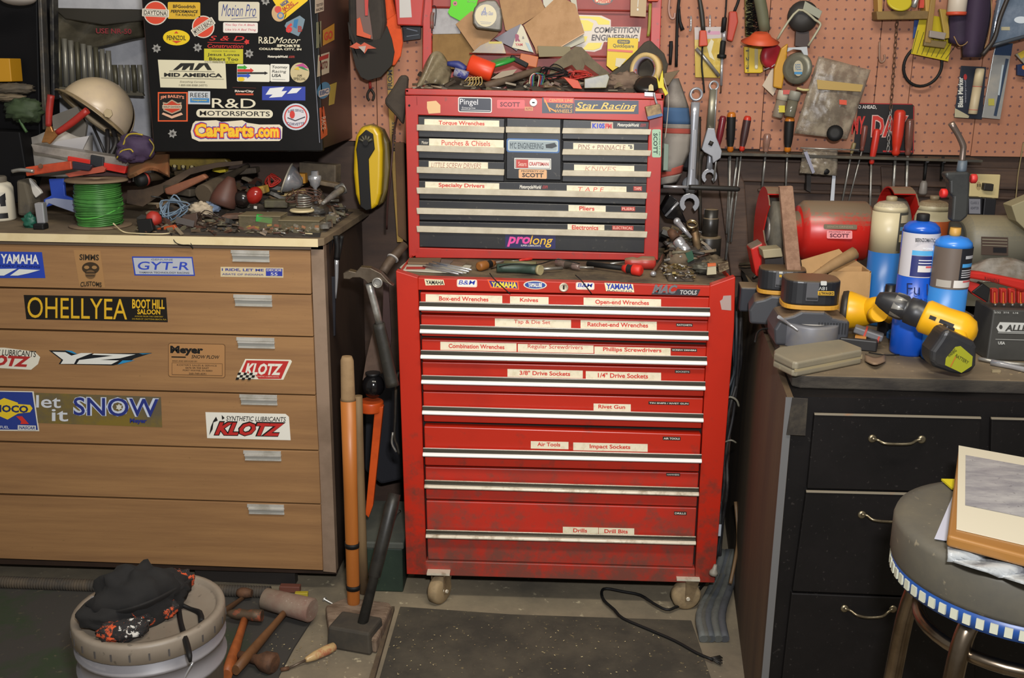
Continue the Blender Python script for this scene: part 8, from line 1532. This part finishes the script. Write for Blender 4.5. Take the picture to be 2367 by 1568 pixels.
# outlet and adaptors on the wall
r = thing('wall_outlet', 'cream double wall outlet plate behind the torch', 'outlet', at(2280, 458, y=WY)); mb = MB(); slab(mb, [(2244, 402), (2313, 404), (2308, 459), (2240, 456)], WY-.030, .008, '#c8b684'); q = mb.build('cover_plate', r, bevel=.002)
sticker('socket_face', q, [('e', 2262, 430, 6, 10, '#a89468'), ('r', 2259, 425, 2261, 432, '#2a2418'), ('r', 2264, 425, 2266, 432, '#2a2418')], y=WY-.030, s=0)
mb = MB(); slab(mb, [(2276, 424), (2298, 426), (2296, 442), (2274, 440)], WY-.05, .02, '#26221e'); one(mb, 'black_plug', 'small black plug in the right socket of the outlet', 'plug', bevel=.002)
plate('power_adaptor', 'black power adaptor with grey label hanging left below the outlet', 'adaptor', [(2238, 456), (2272, 457), (2270, 500), (2234, 497)], WY-.06, .05, '#15141a', ops=[('r', 2240, 460, 2266, 494, '#7c7c84'), ('t', 'CLASS 2', 2243, 466, 2262, 472, '#4a4a54'), ('t', 'ADAPTOR', 2243, 478, 2262, 484, '#4a4a54')], bev=.003, s=.02)
plate('power_adaptor', 'plain black power adaptor hanging right below the outlet', 'adaptor', [(2276, 458), (2304, 460), (2300, 502), (2272, 500)], WY-.06, .05, '#17161a', bev=.003)
wire('string', 'thin yellowish cord hanging down at the right picture side', [(2366, 330, 2.93), (2354, 400, 2.93), (2350, 440, 2.93), (2346, 480, 2.9)], .0016, '#8a7a54', 'cord')
# wrenches
def jaw(mb, c, R_, ang, m, t=.008):
    o = []
    for k in range(15):
        a = math.radians(ang+35+k*290/14); o.append(Vector((c.x+R_*math.cos(a), c.y, c.z+R_*math.sin(a))))
    i_ = []
    for k in range(9):
        a = math.radians(ang-38-k*(284/8)); i_.append(Vector((c.x+R_*.52*math.cos(a), c.y, c.z+R_*.52*math.sin(a))))
    mb.prism(o+i_, (0, t, 0), m)
wm = M('#a8aab0', .28, .45, '#9a9ca4', 10)
YW = 2.90
r = thing('combination_wrench', 'large chrome combination wrench hanging at right of the canvas bag', 'wrench', at(1594, 490, y=YW))
mb = MB(); c = at(1609, 218, y=YW); mb.lathe([(.0125, -.007), (.018, -.007), (.0195, 0), (.018, .007), (.0125, .007), (.0125, -.007)], c, (0, -1, 0), wm, 24); mb.build('ring_end', r)
mb = MB(); mb.tube(YY([(1608, 236), (1604, 300), (1599, 400), (1595, 446)], YW), [.0125, .0115, .011, .014], wm, 12, 2, flat=.55); mb.build('shank', r)
mb = MB(); mb.prism(YY([(1603, 300), (1609, 300), (1604, 392), (1598, 392)], YW-.008), (0, .002, 0), steelb); mb.build('panel', r)
mb = MB(); jaw(mb, at(1594, 470, y=YW-.006), .028, -90, wm, .011); mb.build('open_jaw', r, bevel=.001)
def adj(label, a, b, hd, y, jp):
    r = thing('adjustable_wrench', label, 'wrench', at(hd[0], hd[1]+40, y=y)); P_ = at(*a, y=y); Q = at(*b, y=y)
    mb = MB(); mb.lathe([(.009, -.004), (.014, -.004), (.014, .004), (.009, .004), (.009, -.004)], P_, (0, -1, 0), wm, 20); mb.tube([P_+(Q-P_)*.08, Q], [.011, .013], M('#8c8878', .4, .6), 10, 1, flat=.5); mb.tube([P_+(Q-P_)*.08+Vector((.008, -.002, 0)), Q+Vector((.009, -.002, 0))], .003, steelb, 6); mb.build('handle', r)
    mb = MB(); slab(mb, jp, y-.008, .016, wm); mb.build('head', r, bevel=.002)
    mb = MB(); mb.lathe([(.006, 0), (.006, .012)], at(hd[0], hd[1], y=y-.010), (.4, 0, .9), iron, 12); mb.build('thumb_screw', r); return r
adj('chrome adjustable wrench hanging right of the big combination wrench', (1650, 198), (1643, 300), (1641, 336), 2.905, [(1636, 296), (1652, 297), (1656, 318), (1669, 350), (1666, 366), (1648, 378), (1646, 362), (1628, 352), (1622, 345)])
r = thing('open_end_wrench', 'smaller chrome wrench, jaws down, behind the adjustable wrench', 'wrench', at(1640, 430, y=2.935)); mb = MB(); mb.tube(YY([(1644, 250), (1642, 350), (1640, 392)], 2.94), [.006, .007, .010], wm, 8, 2, flat=.6); mb.build('shank', r); mb = MB(); jaw(mb, at(1640, 408, y=2.935), .022, -90, wm, .008); mb.build('open_jaw', r, bevel=.001)
mb = MB(); mb.lathe([(.020, -.008), (.026, -.004), (.026, .006), (.018, .010)], at(1588, 372, y=2.95), (-.4, -.9, .1), M('#5c5c60', .3, .9), 22); mb.ell(at(1596, 425, y=2.95), (.024, .01, .022), wm); one(mb, 'chrome_pulley', 'round chrome disc shapes behind the big combination wrench', 'disc')
mb = MB(); mb.tube(YY([(1615, 270), (1612, 380), (1606, 430)], 2.955), [.007, .009, .008], iron, 8, 3); mb.tube(YY([(1622, 350), (1616, 390), (1620, 540)], 2.955), [.010, .008, .004], iron, 8, 3); one(mb, 'pry_bar', 'dark iron bars hanging behind the chrome wrenches', 'bar')
for k, (pts, lb) in enumerate([([(1686, 355), (1684, 450), (1680, 540)], 'a'), ([(1706, 355), (1690, 480), (1678, 600)], 'b')]):
    mb = MB(); mb.tube(YY(pts, 2.955), .0035, steel, 8, 2); one(mb, 'long_rod', ['straight steel rod hanging below the amber screwdriver', 'slanting steel rod hanging below the bright red screwdriver'][k], 'rod')
# ================= stool at lower right =================
SZ = .76; sc0 = at(2420, 1290, z=SZ)
rs = sc0.x-at(2081, 1215, z=SZ).x
rs = (at(2400, 1240, z=SZ)-at(2081, 1215, z=SZ)).length*.97
cs = at(2081, 1215, z=SZ)+Vector((rs, 0, 0))
stl = thing('bar_stool', 'chrome-legged round bar stool with dusty grey seat, lower right corner', 'stool', (cs.x, cs.y, 0))
ss = M('#49463f', .6, 0, '#5a5446', 6, .4, .7, .15, h3='#7a705c')
mb = MB(); mb.lathe([(rs*.985, -.062), (rs, -.055), (rs*1.0, -.008), (rs*.985, 0), (rs*.9, .003), (.001, .004)], (cs.x, cs.y, SZ), (0, 0, 1), ss, 64); mb.build('seat', stl)
mb = MB(); mb.lathe([(rs*.9, -.088), (rs*.97, -.086), (rs*.985, -.062), (rs*.95, -.061)], (cs.x, cs.y, SZ), (0, 0, 1), M('#1c4484', .4), 64); ring = mb.build('seat_band', stl)
mb = MB()
for k in range(64):
    a = 2*math.pi*k/64; p = Vector((cs.x+rs*.984*math.cos(a), cs.y+rs*.984*math.sin(a), SZ-.074)); mb.box(p, (.003, rs*.055, .014), '#b8b8a4', rotz(math.degrees(a)))
mb.build('check_pattern', ring)['kind'] = 'stuff'
cl2 = M('#8a7c6c', .25, 1, '#6a5c4c', 12, .45, .7)
for a in (150, 218, 290, 30):
    d = Vector((math.cos(D(a)), math.sin(D(a)), 0)); b = Vector((cs.x, cs.y, 0))
    mb = MB(); mb.tube([b+d*rs*.35+Vector((0, 0, SZ-.095)), b+d*rs*.62+Vector((0, 0, SZ-.10)), b+d*rs*.80+Vector((0, 0, SZ-.16)), b+d*rs*.90+Vector((0, 0, SZ-.40)), b+d*rs*1.10+Vector((0, 0, .015))], .0135, cl2, 14, 6); mb.build('leg', stl)
mb = MB(); mb.tube([Vector((cs.x+rs*1.0*math.cos(t), cs.y+rs*1.0*math.sin(t), .30)) for t in [j*math.pi/20 for j in range(40)]], .011, cl2, 12, 1, closed=True); mb.build('foot_ring', stl)
mb = MB(); mb.tube([Vector((cs.x+rs*.72*math.cos(t), cs.y+rs*.72*math.sin(t), SZ-.15)) for t in [j*math.pi/20 for j in range(40)]], .010, cl2, 12, 1, closed=True); mb.build('support_ring', stl)
# things on the stool
def flatq(pts, z0, t, m, mb=None):
    mb = mb or MB(); mb.prism(ZZ(pts, z0+t), (0, 0, -t), m); return mb
o = one(flatq([(2160, 1245), (2205, 1140), (2290, 1160), (2260, 1262)], SZ+.006, .001, '#a8a8b4'), 'paper_sheet', 'white paper sheet under the photo frame on stool', 'paper')
o = one(flatq([(2176, 1107), (2226, 1108), (2226, 1130), (2200, 1128)], SZ+.006, .003, '#b8a818'), 'yellow_notepad', 'yellow note corner sticking out under the photo frame', 'note')
r = thing('clear_tray', 'crumpled clear plastic sleeve under the framed photograph', 'sleeve', at(2300, 1290, z=SZ)); mb = MB()
mb.sheet(lambda u, v: at(2190+u*260, 1262+u*62+v*(34+20*u), z=SZ+.006+.012*abs(math.sin(u*7+v*3))), 20, 6, M('#9a9c9c', .12, 0, '#5c5c60', 16, .45, .6, .4), .002); mb.build('sleeve', r)
r = thing('picture_frame', 'framed black and white photograph lying on the bar stool', 'picture frame', at(2290, 1200, z=SZ+.02))
zf = SZ+.040
ob = [(2214, 1040), (2226, 1028), (2460, 1062), (2500, 1330), (2300, 1262), (2190, 1232), (2196, 1130)]
q4 = [(2222, 1030), (2520, 1085), (2500, 1310), (2188, 1232)]
mb = MB(); mb.prism(ZZ([(2216, 1036), (2520, 1092), (2508, 1322), (2190, 1238)], zf-.002), (0, 0, -.016), M('#8a6030', .25, 0, '#6a4420', 10, .55, .7)); fr0 = mb.build('wood_frame', r, bevel=.004, seg=3)
mb = MB(); mb.prism(ZZ([(2216, 1030), (2520, 1086), (2500, 1290), (2211, 1222)], zf), (0, 0, -.0015), '#b8b09c'); mt_ = mb.build('mat_board', fr0)
mb = MB(); P_ = ZZ([(2232, 1052), (2520, 1104), (2512, 1226), (2231, 1168)], zf+.0006); mb.poly(P_, M('#77767a', .3, 0, '#a09e9c', 12, .4, .7, 0, (1, 3, 1), h3='#4c4b50')); mb.build('photograph', mt_)
